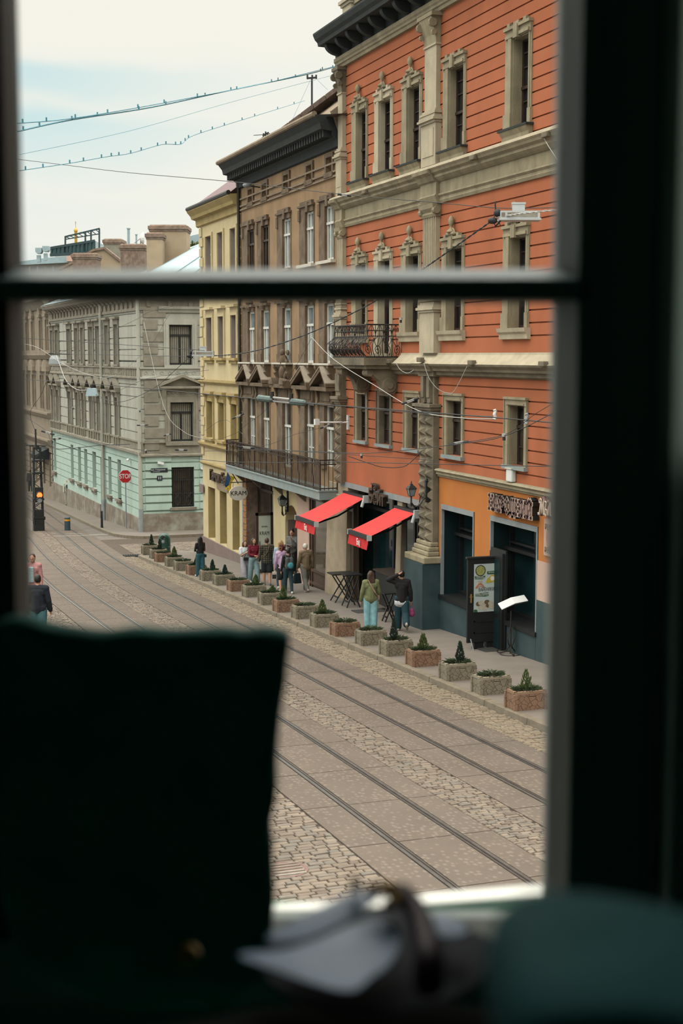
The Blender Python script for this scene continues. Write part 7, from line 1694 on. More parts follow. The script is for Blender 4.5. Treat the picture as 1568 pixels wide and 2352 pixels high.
wire('thick twisted cable drooping from the near lamp to the lamp by the yellow house', [(1135, 503), (1060, 556), (980, 612), (900, 668), (820, 714), (706, 767), (605, 801), (537, 814), (490, 817)], 25, 46, .020, wm, True)
wire('twisted cable running right from the near street lamp', [(1140, 500), (1200, 490), (1290, 481)], 25, 24, .014, wl, True)
wire('dark cable from the lamp by the yellow house down to the hanging lamp', [(438, 818), (400, 852), (357, 889), (292, 920), (253, 921), (219, 905)], 46, 62, .017)
wire('pale cable from the hanging lamp up to the far street lamp', [(200, 896), (175, 894), (152, 874), (138, 840), (129, 815)], 62, 70, .022, wl)
wire('thin white wire swooping in front of the grey corner house', [(56, 790), (90, 800), (147, 837), (208, 862), (248, 867), (287, 848), (346, 792), (385, 728), (410, 690)], 60, 45, .009, wl)
wire('upper level wire in front of the grey corner house', [(45, 776), (150, 783), (300, 793), (470, 805)], 50, 45, .010)
wire('lower level wire in front of the grey corner house', [(120, 811), (152, 813), (441, 819)], 60, 46, .010)
wire('long span wire across all the houses below the stone balcony', [(45, 870), (300, 889), (480, 906), (590, 916), (703, 926), (820, 935), (1135, 959), (1290, 973)], 58, 26, .015)
wire('second span wire just above the long one, at the orange pier', [(703, 924), (900, 944), (1135, 957)], 38, 29, .009)
wire('wire rising to the right in front of the lowest orange windows', [(585, 1031), (700, 1036), (820, 1041), (900, 1037), (1035, 1022), (1156, 1002), (1290, 938)], 42, 24, .010)
wire('steeper wire crossing the lowest orange window at the right', [(1035, 1020), (1156, 999), (1230, 950), (1290, 915)], 30, 24, .008)
wire('lowest long wire above the awnings', [(130, 1000), (440, 1052), (600, 1062), (760, 1061), (1000, 1066), (1290, 1072)], 60, 25, .010)
wire('low wire in front of the long balcony', [(470, 1036), (600, 1034), (760, 1041), (830, 1046), (1010, 1058)], 52, 36, .010)
wire('sagging black cable under the lowest orange windows', [(800, 1048), (850, 1065), (880, 1073), (925, 1072), (950, 1055), (967, 1037)], 38, 37.3, .013)
wire('white cable drooping from the brown facade to the diamond pier', [(716, 775), (767, 826), (860, 885), (960, 943), (1060, 960), (1135, 962)], 44, 30, .013, wl)
wire('thin dark guy wire from the brown facade to the yellow house', [(716, 775), (680, 840), (616, 935), (570, 972), (537, 997), (483, 1011), (440, 1000)], 44, 52, .008)
wire('wire from the yellow house to the white bracket on the brown house', [(470, 990), (520, 965), (590, 1023), (680, 997), (757, 977), (800, 965)], 54, 42, .008)
wire('thin pale wire sagging before the mint corner house', [(330, 740), (375, 930), (420, 990), (470, 1008)], 62, 50, .008, wl)
wire('heavy black cable along the mint ground floor', [(62, 960), (107, 991), (124, 1028), (160, 1030), (200, 1026), (236, 1022), (270, 1021), (298, 1020)], 75, 66, .028)
wire('black wire dropping to the top of the signal mast', [(118, 840), (95, 905), (70, 945), (75, 975), (84, 995)], 68, 84, .020)
wire('diagonal wire crossing the upper grey corner house', [(130, 815), (300, 740), (345, 716), (460, 690)], 64, 48, .008)
wire('diagonal wire crossing the lower grey corner house', [(150, 938), (240, 912), (310, 880), (357, 866), (480, 850)], 64, 48, .008)
wire('thin cable hanging down the right of the orange wall', [(1208, -10), (1214, 180), (1218, 340), (1222, 520), (1224, 690), (1230, 745), (1243, 793)], 34.2, 34.6, .010)
wire('pale loop of cable hanging from the orange cornice', [(973, 834), (985, 868), (1005, 893), (1030, 903), (1045, 895), (1072, 842)], 35.3, 34.5, .010, wl)
wire('short loop of cable below the stone balcony', [(908, 830), (918, 848), (935, 857), (950, 850)], 37, 36.5, .010, wl)
wire('white cable slanting from the second ledge at the right', [(1249, 318), (1262, 340), (1285, 375)], 31, 29, .010, wl)
insul('pale insulator before the second lowest orange window, third from the right', (922, 928), (962, 914), 35); insul('white insulator with black ends on the wire before the orange windows', (1030, 1021), (1076, 1014), 30, .028); insul('insulator on the dark wire by the brown gable', (775, 446), (806, 450), 33, .025); insul('white insulator by the edge of the mint wall', (402, 1033), (430, 1034), 56, .035); insul('insulator at the left end of the long balcony', (545, 1026), (588, 1030), 46, .035); insul('pale insulator over the far tracks', (95, 990), (125, 998), 72, .05); insul('small insulator left of the white bracket', (735, 984), (760, 976), 43, .028)
insul('small pale insulator below the far lamp', (314, 977), (340, 976), 60, .03); insul('small insulator at the lower corner of the mint side wall', (376, 1001), (394, 996), 56, .03); insul('black and white insulator on the sky-lit cable by the quoins', (533, 962), (560, 950), 50, .03); insul('white strain insulator near the mint downpipe', (122, 1008), (140, 1007), 68, .04)
# long section insulator
A, B = at(590, 914, 40), at(703, 926, 39); t = thing('section_insulator', 'long section insulator with two teal drums hanging before the brown house', 'insulator', A.lerp(B, .5)); D = B - A
tl = mat('drum_teal', (.11, .16, .15), .5, .2, 8, 0, 1)
for p0, p1 in ((0, .33), (.68, 1)):
    mb = MB(); mb.tube([A + D * p0, A + D * (p0 + .04), A + D * (p1 - .04), A + D * p1], [.04, .10, .09, .05], 10); mb.build('drum', tl, t)
mb = MB(); n = Vector((0, 0, .06)); mb.tube([A + D * .3 + n, A + D * .7 + n], .035, 6); mb.tube([A + D * .3 - n * .6, A + D * .72 - n * .6], .035, 6); mb.build('rod', wl, t)
for q in (.31, .70): mb = MB(); mb.tube([A + D * q - Vector((0, 0, .08)), A + D * q + Vector((0, 0, .22))], .06, 6); mb.build('clamp', M['iron'], t)
# pier-side clips
for (x, y, d, lb) in ((1135, 952, 29, 'white figure-eight clip on the long span wire'), (1208, 962, 28, 'black clamp on the span wire before the right orange window')):
    p = at(x, y, on_wire(x, y, d)); t = thing('wire_clip', lb, 'clip', p); mb = MB(); c = M['white'] if 'white' in lb else M['slate']
    mb.tube([p + Vector((0, 0, .10)), p + Vector((.02, 0, .06)), p + Vector((0, 0, 0)), p + Vector((.02, 0, -.06)), p + Vector((0, 0, -.10))], .034, 6); mb.build('clip_body', c, t)
for (x, y, d, lb) in ((830, 1047, 37, 'small black and white hanger on the low wire left of the letters'), (1157, 1003, 29, 'small black and white hanger before the right orange window'), (335, 1036, 60, 'small black hanger at the mint corner'), (920, 735, 36, 'small white hanger in front of the middle orange window'), (321, 943, 60, 'small brown strain clamp in front of the grey street wall'), (168, 937, 66, 'dark strain clamp before the grey street windows')):
    p = at(x, y, on_wire(x, y, d)); t = thing('wire_hanger', lb, 'hanger', p); mb = MB(); mb.tube([p, p + Vector((0, 0, .06))], .04, 6); mb.build('cap', wl, t); mb = MB(); mb.tube([p - Vector((0, 0, .07)), p], .03, 6); mb.build('stem', wm, t)
# bracket on the brown house
p0 = F.P(uz(801, 970)[0], uz(801, 970)[1], 0); p1 = at(727, 970, (p0 - EYE).dot(CF) - .2)
t = thing('wall_bracket', 'thin white bracket arm with a small box at the edge of the brown house', 'bracket', p0); mb = MB(); mb.tube([p0 + F.n * .05, p1], .03, 6); mb.build('arm', M['white'], t); mb = MB(); mb.box(p1.x - .07, p1.x + .07, p1.y - .07, p1.y + .07, p1.z - .08, p1.z + .10); mb.build('box', M['white'], t)
mb = MB(); q = p0; mb.box(q.x - .06, q.x, q.y - .05, q.y + .05, q.z - .22, q.z + .22); mb.build('plate', M['white'], t)
# white junction box on the shop moulding
a, z = uz(1179, 1092); mb = MB(); F.box(mb, a - .15, a + .15, z - .15, z + .15, 0, .13); t = thing('junction_box', 'white box fixed above the shop moulding under the right orange window', 'box', F.P(a, z, 0)); mb.build('case', M['white'], t, bevel=.03); mb = MB(); F.box(mb, a - .17, a + .17, z + .15, z + .18, 0, .15); mb.build('lid', M['offwhite'], t)
# floodlights on ledges
for (x, y, lb) in ((838, 441, 'small floodlight on the far end of the upper ledge'), (1087, 362, 'small floodlight on the middle of the upper ledge'), (1254, 309, 'small floodlight on the near end of the upper ledge'), (965, 826, 'cluster of small floodlights on the cornice by the central pilaster'), (893, 830, 'small floodlight at the right end of the stone balcony'), (1083, 833, 'small floodlight on the cornice between the right windows'), (1247, 836, 'small floodlight on the cornice at the right')):
    p = atX(x, y, FX - .36); t = thing('floodlight', lb, 'light', p); mb = MB(); mb.bar(p + Vector((0, -.13, 0)), p + Vector((0, .13, 0)), .13, .12); mb.build('head', M['stone_dark'], t, bevel=.02); mb = MB(); mb.bar(p + Vector((.12, 0, -.02)), p + Vector((0, 0, -.02)), .05, .04); mb.build('foot', M['stone_dark'], t)
# LED street lamps on the wires
def led(label, c, d, wpx):
    p = at(*c, d); w = wpx * d / FPX; t = thing('street_lamp', label, 'street lamp', p)
    fr = Matrix(((CR.x, CF.x, 0, p.x), (CR.y, CF.y, 0, p.y), (0, 0, 1, p.z), (0, 0, 0, 1)))
    def bx(mb, x0, x1, y0, y1, z0, z1): o = MB().box(x0, x1, y0, y1, z0, z1); mb.add([fr @ Vector(v) for v in o.v], o.f)
    mb = MB(); bx(mb, -w / 2, w / 2, -.16, .16, -.05, .075); bx(mb, -w / 2 - .02, w / 2 + .02, -.19, .19, -.085, -.05); mb.build('housing', M['lgrey'], t)
    mb = MB(); bx(mb, -w * .33, w * .44, -.165, -.15, -.03, .045); bx(mb, -w * .48, -w * .39, -.165, -.15, -.03, .045); mb.build('cooling_grille', M['plinth'], t)
    mb = MB(); bx(mb, -w * .18, w * .14, -.02, .02, .07, .23); bx(mb, -w * .2, w * .16, -.03, .03, .2, .23); mb.build('mounting_bracket', M['lgrey'], t)
    mb = MB(); mb.ball(fr @ Vector((-w * .56, 0, .05)), .07, .06, .07); mb.ball(fr @ Vector((-w * .68, 0, -.08)), .09, .06, .06)
    for k in range(4): mb.tube([fr @ Vector((-w * .56 + .06 * math.sin(k * 2 + q), 0, .02 - .05 * q)) for q in range(5)], .008, 4)
    mb.tube([fr @ Vector((-w * .6, 0, .05)), fr @ Vector((-w * .62, 0, .2)), fr @ Vector((-w * .6, 0, .25))], .014, 4); mb.build('cable_clamp', wm, t)
led('flat grey LED street lamp hanging before the orange upper windows', (1192, 496), 25, 88); led('flat pale LED street lamp hanging at the left edge of the yellow house', (467, 812), 46, 48)
p = at(126, 822, 70); t = thing('street_lamp', 'far street lamp on a bar in front of the grey upper floor', 'street lamp', p); mb = MB(); mb.bar(p + CR * -.3 + Vector((0, 0, .2)), p + CR * .75 + Vector((0, 0, .18)), .06, .05); mb.build('bar', wm, t); mb = MB(); mb.loft([[p + CR * (sx * w) + CF * (sy * w * .8) + Vector((0, 0, z)) for sx, sy in ((-1, -1), (1, -1), (1, 1), (-1, 1))] for w, z in ((.28, -.3), (.24, -.05), (.14, .12))]); mb.build('housing', M['slate'], t)
p = at(211, 900, 62); t = thing('street_lamp', 'trapezoid blue-grey lamp hanging in front of the grey street windows', 'street lamp', p); mb = MB(); mb.loft([[p + CR * (sx * w) + CF * (sy * w * .8) + Vector((0, 0, z)) for sx, sy in ((-1, -1), (1, -1), (1, 1), (-1, 1))] for w, z in ((.25, -.18), (.22, -.04), (.17, .16))]); mb.build('shade', M['bluezinc'], t); mb = MB(); mb.tube([p + Vector((0, 0, .15)), p + Vector((-.05, 0, .3))], .04, 6); mb.build('hanger', wm, t)
# ================================================================== roofs, chimneys and things against the sky
# mast and aerial on the brown roof
b0 = at(716, 280, 52); b1 = at(716, 178, 52); t = thing('roof_mast', 'tall thin mast with a crossbar on the brown tiled roof', 'mast', b0); mb = MB(); mb.tube([b0 - Vector((0, 0, .6)), b1], .035, 6); mb.build('pole', wm, t); mb = MB(); mb.bar(at(704, 180, 52), at(728, 178, 52), .06); 
for x in (706, 717, 726): mb.tube([at(x, 181, 52), at(x, 172, 52)], .035, 5)
mb.build('crossbar', wm, t)
for lb, x1, y1 in (('left stay wire of the roof mast', 660, 300), ('right stay wire of the roof mast', 752, 206)): wire(lb, [(712, 185) if x1 < 716 else (729, 184), (x1, y1)], 52, 52, .006, wb)
b0 = at(610, 330, 55); t = thing('aerial', 'small bristly aerial with a satellite box on the brown eaves', 'aerial', b0); mb = MB(); mb.tube([b0 - Vector((0, 0, .3)), at(610, 302, 55)], .03, 5); mb.bar(at(601, 318, 55), at(620, 320, 55), .09); mb.bar(at(582, 311, 55), at(618, 308, 55), .02); mb.bar(at(603, 312, 55), at(617, 304, 55), .05)
for x in (604, 608, 613, 617): mb.tube([at(x, 322, 55), at(x + 1, 306, 55)], .025, 4)
mb.build('rods', wm, t)
# sensor box on the attic
a, z = uz(597, 427); t = thing('lamp_arm', 'small pale lamp on an arm under the attic of the brown house', 'lamp', F.P(a, z, 0)); mb = MB(); mb.tube([F.P(a, z - .05, 0), F.P(a, z, .5)], .025, 5); mb.build('arm', wm, t); mb = MB(); mb.ball(F.P(a, z, .5), .16, .12, .09); mb.build('head', M['slate'], t)
def chimney(label, x0, x1, yt, yb_, d, m, cap=True, dep=1.2):
    a, b = at(x0, yt, d), at(x1, yt, d); zb = at(x0, yb_, d).z; t = thing('chimney', label, 'chimney', at((x0 + x1) / 2, yb_, d))
    off = CF * dep; q = lambda e, z: [Vector((p.x, p.y, z)) for p in (a - CR * e - CF * e, b + CR * e - CF * e, b + CR * e + off + CF * e, a - CR * e + off + CF * e)]
    h = a.z - zb; mb = MB(); mb.hexa(q(0, zb - 4) + q(0, a.z)); mb.build('stack', m, t)
    if cap: mb = MB(); mb.hexa(q(.09, a.z - .22) + q(.09, a.z - .02)); mb.hexa(q(.04, a.z - .34) + q(.04, a.z - .22)); mb.hexa(q(.02, a.z - .02) + q(-.05, a.z + .06)); mb.build('cap', M['brick'], t)
    return t
chimney('tall plastered chimney block, right part with the higher top', 343, 428, 518, 620, 86, M['chim'], True, 2.0); chimney('lower plastered chimney block at the left of the tall one', 336, 372, 536, 620, 84.5, M['chim'], True, 1.2)
chimney('crumbling red brick chimney left of the plastered block', 276, 332, 562, 640, 90, M['brick'], True, 1.5); chimney('grey chimney with a wide cap behind the gable', 238, 280, 550, 600, 100, M['greydark'], True, 1.5); chimney('squat chimney with flaking plaster in front of the yellowish gable', 166, 222, 583, 640, 92, M['brick'], True, 1.5)
t = thing('gable_wall', 'yellowish sloping gable wall between two brick chimneys', 'wall', at(245, 620, 95)); pts = [at(x, y, 95) for x, y in ((140, 760), (140, 617), (165, 606), (212, 578), (238, 572), (276, 601), (276, 760))]
mb = MB(); mb.prism(pts, CF * .8); mb.build('wall', M['chim'], t); mb = MB()
for (a, b) in (((135, 619), (165, 604)), ((165, 604), (214, 575)), ((214, 575), (240, 570)), ((240, 570), (278, 600))): mb.bar(at(*a, 95) + CF * .4, at(*b, 95) + CF * .4, 1.1, .14, up=Vector((0, 0, 1)))
mb.build('coping', M['brick'], t)
t = thing('far_building', 'long pale grey flat building under the two roof vents', 'building', at(100, 640, 130)); mb = MB(); pts = [at(x, y, 130) for x, y in ((20, 1060), (20, 606), (170, 600), (250, 597), (250, 1060))]; mb.prism(pts, CF * 12); mb.build('wall', M['greydark'], t); mb = MB(); mb.prism([at(x, y, 129.5) for x, y in ((20, 610), (20, 604), (110, 592), (175, 586), (250, 585), (250, 598))], CF * 14); mb.build('roof_edge', M['bluezinc'], t)
mb = MB(); mb.prism([at(x, y, 129) for x, y in ((152, 600), (152, 588), (190, 583), (190, 600))], CF * 3); mb.build('pink_wall', M['pink'], t)
for k in range(9): mb = MB(); x = 50 + 18 * k; mb.bar(at(x, 612, 129.8), at(x, 640, 129.8), .12); mb.build('wall_rib', M['slate'], t)
for (x, lb) in ((88, 'left of the two grey roof vents'), (104, 'right of the two grey roof vents')):
    yb_ = 594 if x < 90 else 590; t = thing('roof_vent', lb + ' against the sky', 'vent', at(x, yb_, 125)); mb = MB(); mb.prism([at(x + q, y, 125) for q, y in ((-4, yb_ + 8), (-4, yb_ - 8), (4, yb_ - 8), (4, yb_ + 8))], CF * .4); mb.build('pipe', M['bluezinc'], t); mb = MB(); mb.prism([at(x + q, y, 124.8) for q, y in ((-7, yb_ - 16), (-7.5, yb_ - 25), (7.5, yb_ - 25), (7, yb_ - 16), (4, yb_ - 12), (-4, yb_ - 12))], CF * .8); mb.build('cowl', M['bluezinc'], t)
# glazed rooftop pavilion
gg = mat('teal_glazing', (.10, .24, .24), .12, .3, .2, 0, 1, spec=.6); gf = mat('dark_pavilion_steel', (.03, .06, .065), .5, .1, 2, 0, 1)
t = thing('roof_pavilion', 'glazed teal rooftop pavilion with a steel canopy on the skyline', 'pavilion', at(175, 586, 150)); pz = 150
mb = MB(); mb.prism([at(x, y, pz) for x, y in ((116, 586), (116, 570), (150, 566), (218, 553), (218, 580))], CF * 6); mb.build('glazing', gg, t)
mb = MB()
for x in range(118, 220, 9): mb.bar(at(x, 585 - (x - 118) * .05, pz - .2), at(x, 570 - (x - 118) * .17, pz - .2), .18)
mb.bar(at(115, 570, pz - .2), at(218, 553, pz - .2), .25); mb.bar(at(115, 586, pz - .2), at(220, 580, pz - .2), .3); mb.build('mullion_frame', gf, t)
mb = MB(); mb.bar(at(149, 544, pz), at(229, 525, pz), .16); mb.bar(at(149, 550, pz), at(229, 537, pz), .10)
for x in (150, 196, 209, 228): mb.bar(at(x, 543 - (x - 150) * .23, pz), at(x, 580, pz), .16)
for k in range(8): x = 150 + k * 10; mb.bar(at(x, 544 - k * 2.35, pz), at(x + 10, 549 - (k + 1) * 1.6, pz), .08)
for k in range(3): mb.bar(at(150 + 26 * k, 544 - 6 * k, pz), at(160 + 26 * k, 540 - 6 * k, pz + 8), .12)
mb.build('steel_canopy', gf, t)
t = thing('church_dome', 'tiny golden dome with a cross behind the rooftop pavilion', 'dome', at(174, 540, 400)); gd = mat('gold_leaf', (.55, .33, .06), .35, .1, 2, 0, 1, metal=.6); c = at(174, 534, 400); mb = MB(); mb.lathe([(.40, -6), (.40, 0), (.45, .15), (.56, .5), (.42, .95), (.14, 1.3), (.07, 1.6), (.03, 1.9)], c, 12); mb.build('dome', gd, t); mb = MB(); mb.bar(c + Vector((0, 0, 1.8)), c + Vector((0, 0, 3.1)), .09); mb.bar(c + CR * -.25 + Vector((0, 0, 2.6)), c + CR * .25 + Vector((0, 0, 2.6)), .09); mb.build('cross', gd, t)
for (x, y0, y1, d, lb, r) in ((295, 560, 526, 92, 'dark flue pipe behind the brick chimney', .09), (313, 560, 540, 92, 'thin pale flue pipe right of the dark one', .06)):
    t = thing('flue_pipe', lb, 'pipe', at(x, y0, d)); mb = MB(); mb.tube([at(x, y0 + 90, d), at(x, y1, d)], r, 7); mb.build('pipe', M['bluezinc'], t); mb = MB(); mb.tube([at(x, y1, d), at(x, y1 - 2, d)], r * 1.5, 7); mb.build('cap', M['bluezinc'], t)
t = thing('satellite_dish', 'white satellite dish seen edge-on behind the brick chimney', 'dish', at(323, 560, 91)); mb = MB(); c = at(323, 547, 91); mb.lathe([(.0, 0), (.25, .05), (.38, .16), (.39, .14), (.25, .02), (.0, -.03)], c, 14, 'x'); mb.build('reflector', M['white'], t); mb = MB(); mb.tube([c, at(321, 640, 91)], .04, 5); mb.tube([c, c + CR * -.4 + Vector((0, 0, -.3))], .025, 4); mb.build('arm', M['slate'], t)
t = thing('far_building', 'small blue-grey tiled roof between chimney and yellow house', 'building', at(442, 580, 110)); mb = MB(); mb.prism([at(x, y, 110) for x, y in ((428, 1030), (428, 565), (433, 543), (462, 536), (462, 1030))], CF * 5); mb.build('roof', M['bluezinc'], t)
t = thing('tree', 'scrap of green tree crown beside the tall chimney', 'tree', at(442, 590, 100)); rnd = random.Random(9); mb = MB(); c = at(443, 577, 100)
for k in range(260): 
    d = Vector((rnd.gauss(0, 1), rnd.gauss(0, 1), rnd.gauss(0, 1))).normalized(); spray(mb, c + Vector((d.x * .9, d.y * .6, d.z * .55)) * rnd.uniform(.5, 1), d, .3, .10)
mb.build('foliage', LG2, t); mb = MB(); mb.tube([c - Vector((0, 0, 18)), c], .12, 6); mb.build('trunk', M['tile'], t)
# ================================================================== the dark room and its window
ALB = 1.0
rp_ = lambda x, y, d: at(x, y, d)
def rbox(mb, r0, r1, d0, d1, z0, z1): return mb.hexa([loc(r0, d0, z0), loc(r1, d0, z0), loc(r1, d1, z0), loc(r0, d1, z0), loc(r0, d0, z1), loc(r1, d0, z1), loc(r1, d1, z1), loc(r0, d1, z1)])
def rx(x, d): return (x - 784) / FPX * d
def rz_(y, d): return at(784, y, d).z - EYE.z
wallm = mat('dark_green_wall', (.085, .21, .17), .9, .1, 2, .1, 30); joinery = mat('grey_painted_joinery', (.15, .17, .16), .6, .08, 4, .05, 40); jdark = mat('dark_painted_joinery', (.02, .025, .022), .6, .1, 4, .05, 40)
WD = 1.52
RL0, RL1, RR0, RR1 = -.62, rx(46, WD + .06), rx(1273, WD + .06), rx(1541, WD)
ZT, ZB_ = 2.05, -.72
def setst(o, label, cat): o['kind'] = 'structure'; o['label'] = label; o['category'] = cat; return o
mb = MB(); XW = [(-2.05, -.80), (RR1 + .004, 2.0)]
for a, b in ((-2.2, -2.05), (-.80, RL0 + .02), (2.0, 2.2)): rbox(mb, a, b, WD + .06, WD + .3, -1.25, 2.2)
for a, b in XW: rbox(mb, a, b, WD + .06, WD + .3, -1.25, -.6 if a < 0 else -.06); rbox(mb, a, b, WD + .06, WD + .3, 1.9, 2.2)
rbox(mb, RL0 + .02, RR1 - .01, WD + .06, WD + .3, ZT, 2.2); rbox(mb, RL0 + .02, RR1 - .01, WD + .06, WD + .3, -1.25, ZB_); setst(mb.build('wall_front', wallm), 'dark room wall round the window', 'wall')
for nm, a in (('wall_left', (-2.3, -2.2, -2.4, WD + .3, -1.25, 2.2)), ('wall_right', (2.2, 2.3, -2.4, WD + .3, -1.25, 2.2)), ('wall_back', (-2.2, 2.2, -2.5, -2.4, -1.25, 2.2)), ('ceiling', (-2.3, 2.3, -2.5, WD + .3, 2.2, 2.3)), ('floor', (-2.3, 2.3, -2.5, WD + .3, -1.35, -1.25))):
    mb = MB(); rbox(mb, *a); setst(mb.build(nm, wallm), 'dark ' + nm.replace('_', ' ') + ' of the room', nm.split('_')[0])
win = bpy.data.objects.new('window_1', None); COL.objects.link(win); win.location = loc(0, WD, ZB_); setst(win, 'painted wooden sash window through which the street is seen', 'window')
def cham_v(r_in, r_ch, r_out, nm, m):      # upright with a chamfer towards the glass
    mb = MB(); mb.prism([loc(r_in, WD + .06, ZB_), loc(r_in, WD + .10, ZB_), loc(r_out, WD + .10, ZB_), loc(r_out, WD, ZB_), loc(r_ch, WD, ZB_)], (0, 0, ZT - ZB_)); return mb.build(nm, m, win)
cham_v(RR0, rx(1322, WD), RR1, 'window_stile', joinery)
mb = MB(); a = rx(1385, WD); 
for x in (1380, 1500): rbox(mb, rx(x, WD), rx(x + 14, WD), WD - .006, WD + .01, ZB_, ZT)
mb.build('stile_bead', joinery, win)
mb = MB(); rbox(mb, RL0, RL1, WD + .02, WD + .10, ZB_, ZT); mb.build('window_stile', jdark, win)
zb0, zb1, zc0, zc1 = rz_(690, WD), rz_(640, WD), rz_(618, WD + .06), rz_(690, WD + .06)
mb = MB(); sec = [(WD, zb0), (WD, zb1 - .003), (WD + .09, zc0 - .012), (WD + .09, zb0)]
mb.prism([loc(RL1 - .02, d, z) for d, z in sec], CR * (RR0 + .03 - RL1 + .02)); mb.build('sash_bar', joinery, win); mb = MB(); mb.prism([loc(RL1 - .02, d, z) for d, z in ((WD + .001, zb1 - .003), (WD + .001, zb1), (WD + .055, zc0), (WD + .088, zc0), (WD + .088, zc0 - .012))], CR * (RR0 + .03 - RL1 + .02)); mb.build('skylit_edge', mat('skylit_edge_tint', (.50, .64, .68), .5, .05, 4, .03, 40, spec=.5), win)  # sky light on the bar's top edge, painted in as a paler strip
mb = MB(); rbox(mb, RL0, RR1, WD, WD + .1, ZT - .08, ZT); mb.build('top_rail', joinery, win); mb = MB(); rbox(mb, RL0, RR1, WD, WD + .1, ZB_, rz_(2170, WD)); mb.build('bottom_rail', joinery, win)
gm = bpy.data.materials.new('clear_glass'); gm.use_nodes = True; nt = gm.node_tree; N = nt.nodes; L = nt.links; N.remove(N['Principled BSDF'])
tr = N.new('ShaderNodeBsdfTransparent'); tr.inputs['Color'].default_value = (.985, .99, .985, 1); gl = N.new('ShaderNodeBsdfGlossy'); gl.inputs['Roughness'].default_value = .02; fr = N.new('ShaderNodeFresnel'); fr.inputs['IOR'].default_value = 1.3; mxs = N.new('ShaderNodeMixShader'); L.new(fr.outputs[0], mxs.inputs[0]); L.new(tr.outputs[0], mxs.inputs[1]); L.new(gl.outputs[0], mxs.inputs[2]); L.new(mxs.outputs[0], N['Material Output'].inputs['Surface'])
for nm, z0, z1 in (('upper_pane', zc0 - .01, ZT - .07), ('lower_pane', rz_(2180, WD), zb0 + .01)):
    mb = MB(); rbox(mb, RL1 - .01, RR0 + .01, WD + .072, WD + .075, z0, z1); mb.build(nm, gm, win)
for i, (a, b) in enumerate(XW):  # windows added to bring more sky light onto the purse and curtain
    w2 = bpy.data.objects.new('window_%d' % (i + 2), None); COL.objects.link(w2); w2.location = loc((a + b) / 2, WD + .1, -.6); setst(w2, 'added window for more sky light in the room, ' + ('left' if i == 0 else 'right') + ' of the main one', 'window')
    mb = MB()
    for q in ((a, a + (.06 if a < 0 else .012), -.6, 1.9), (b - .06, b, -.6, 1.9), ((a + b) / 2 - .04, (a + b) / 2 + .04, -.6, 1.9), (a, b, -.6, -.53), (a, b, 1.83, 1.9)): rbox(mb, q[0], q[1], WD + .12, WD + .18, q[2], q[3])
    mb.build('window_frame', joinery, w2); mb = MB(); rbox(mb, a, b, WD + .148, WD + .151, -.6, 1.9); mb.build('pane', gm, w2)
# outer guard rail
rail = mat('white_guard_rail', (.70, .69, .65), .6, .04, 5, .05, 40)
g = thing('window_guard_rail', 'white painted rail outside the lower window pane', 'rail', loc(.2, 1.75, ZB_)); mb = MB()
A_, B_ = at(560, 2110, 1.70), at(1262, 2055, 1.77); mb.bar(A_ - Vector((0, 0, .010)) + CF * .019, B_ - Vector((0, 0, .010)) + CF * .019, .04, .022); mb.build('top_bar', rail, g, bevel=.004)
mb = MB(); C_ = at(1251, 2075, 1.77) + CF * .019; mb.bar(C_, C_ - Vector((0, 0, .25)), .016, .03, up=CF); mb.build('upright', rail, g); mb = MB(); D_ = at(600, 2110, 1.7) + CF * .019; mb.bar(D_, D_ - Vector((0, 0, .25)), .016, .03, up=CF); mb.build('upright', rail, g)
mb = MB(); mb.bar(A_ - Vector((0, 0, .24)) + CF * .019, B_ - Vector((0, 0, .24)) + CF * .019, .04, .03); mb.build('bottom_bar', rail, g)
# curtain hanging at the far right, lit from behind by the added right window
cm = bpy.data.materials.new('grey_green_voile'); cm.use_nodes = True; nt = cm.node_tree; N = nt.nodes; L = nt.links; N.remove(N['Principled BSDF'])
tl_ = N.new('ShaderNodeBsdfTranslucent'); tl_.inputs['Color'].default_value = (.52, .66, .60, 1); df = N.new('ShaderNodeBsdfDiffuse'); df.inputs['Color'].default_value = (.45, .56, .52, 1); nz_ = N.new('ShaderNodeTexNoise'); nz_.inputs['Scale'].default_value = 30
mxs = N.new('ShaderNodeMixShader'); L.new(tl_.outputs[0], mxs.inputs[1]); L.new(df.outputs[0], mxs.inputs[2]); mxs.inputs[0].default_value = .35; L.new(mxs.outputs[0], N['Material Output'].inputs['Surface'])
mb = MB(); n = 40
for k in range(n):
    f = lambda k: (RR1 - .005 + .5 * k / n, WD - .02 + .012 * math.sin(k * .9)); (r0, d0), (r1, d1) = f(k), f(k + 1)
    mb.quad(loc(r0, d0, -1.15), loc(r1, d1, -1.15), loc(r1, d1, 1.95), loc(r0, d0, 1.95))
cu_ = thing('curtain', 'pale grey-green curtain at the right edge beside the dark window frame', 'curtain', loc(RR1 + .25, WD, -1.15)); mb.build('cloth', cm, cu_, smooth=True)
mb = MB(); mb.tube([loc(RR1 - .05, WD - .02, 1.97), loc(RR1 + .6, WD - .02, 1.97)], .012, 8); mb.build('curtain_rod', M['iron'], cu_)
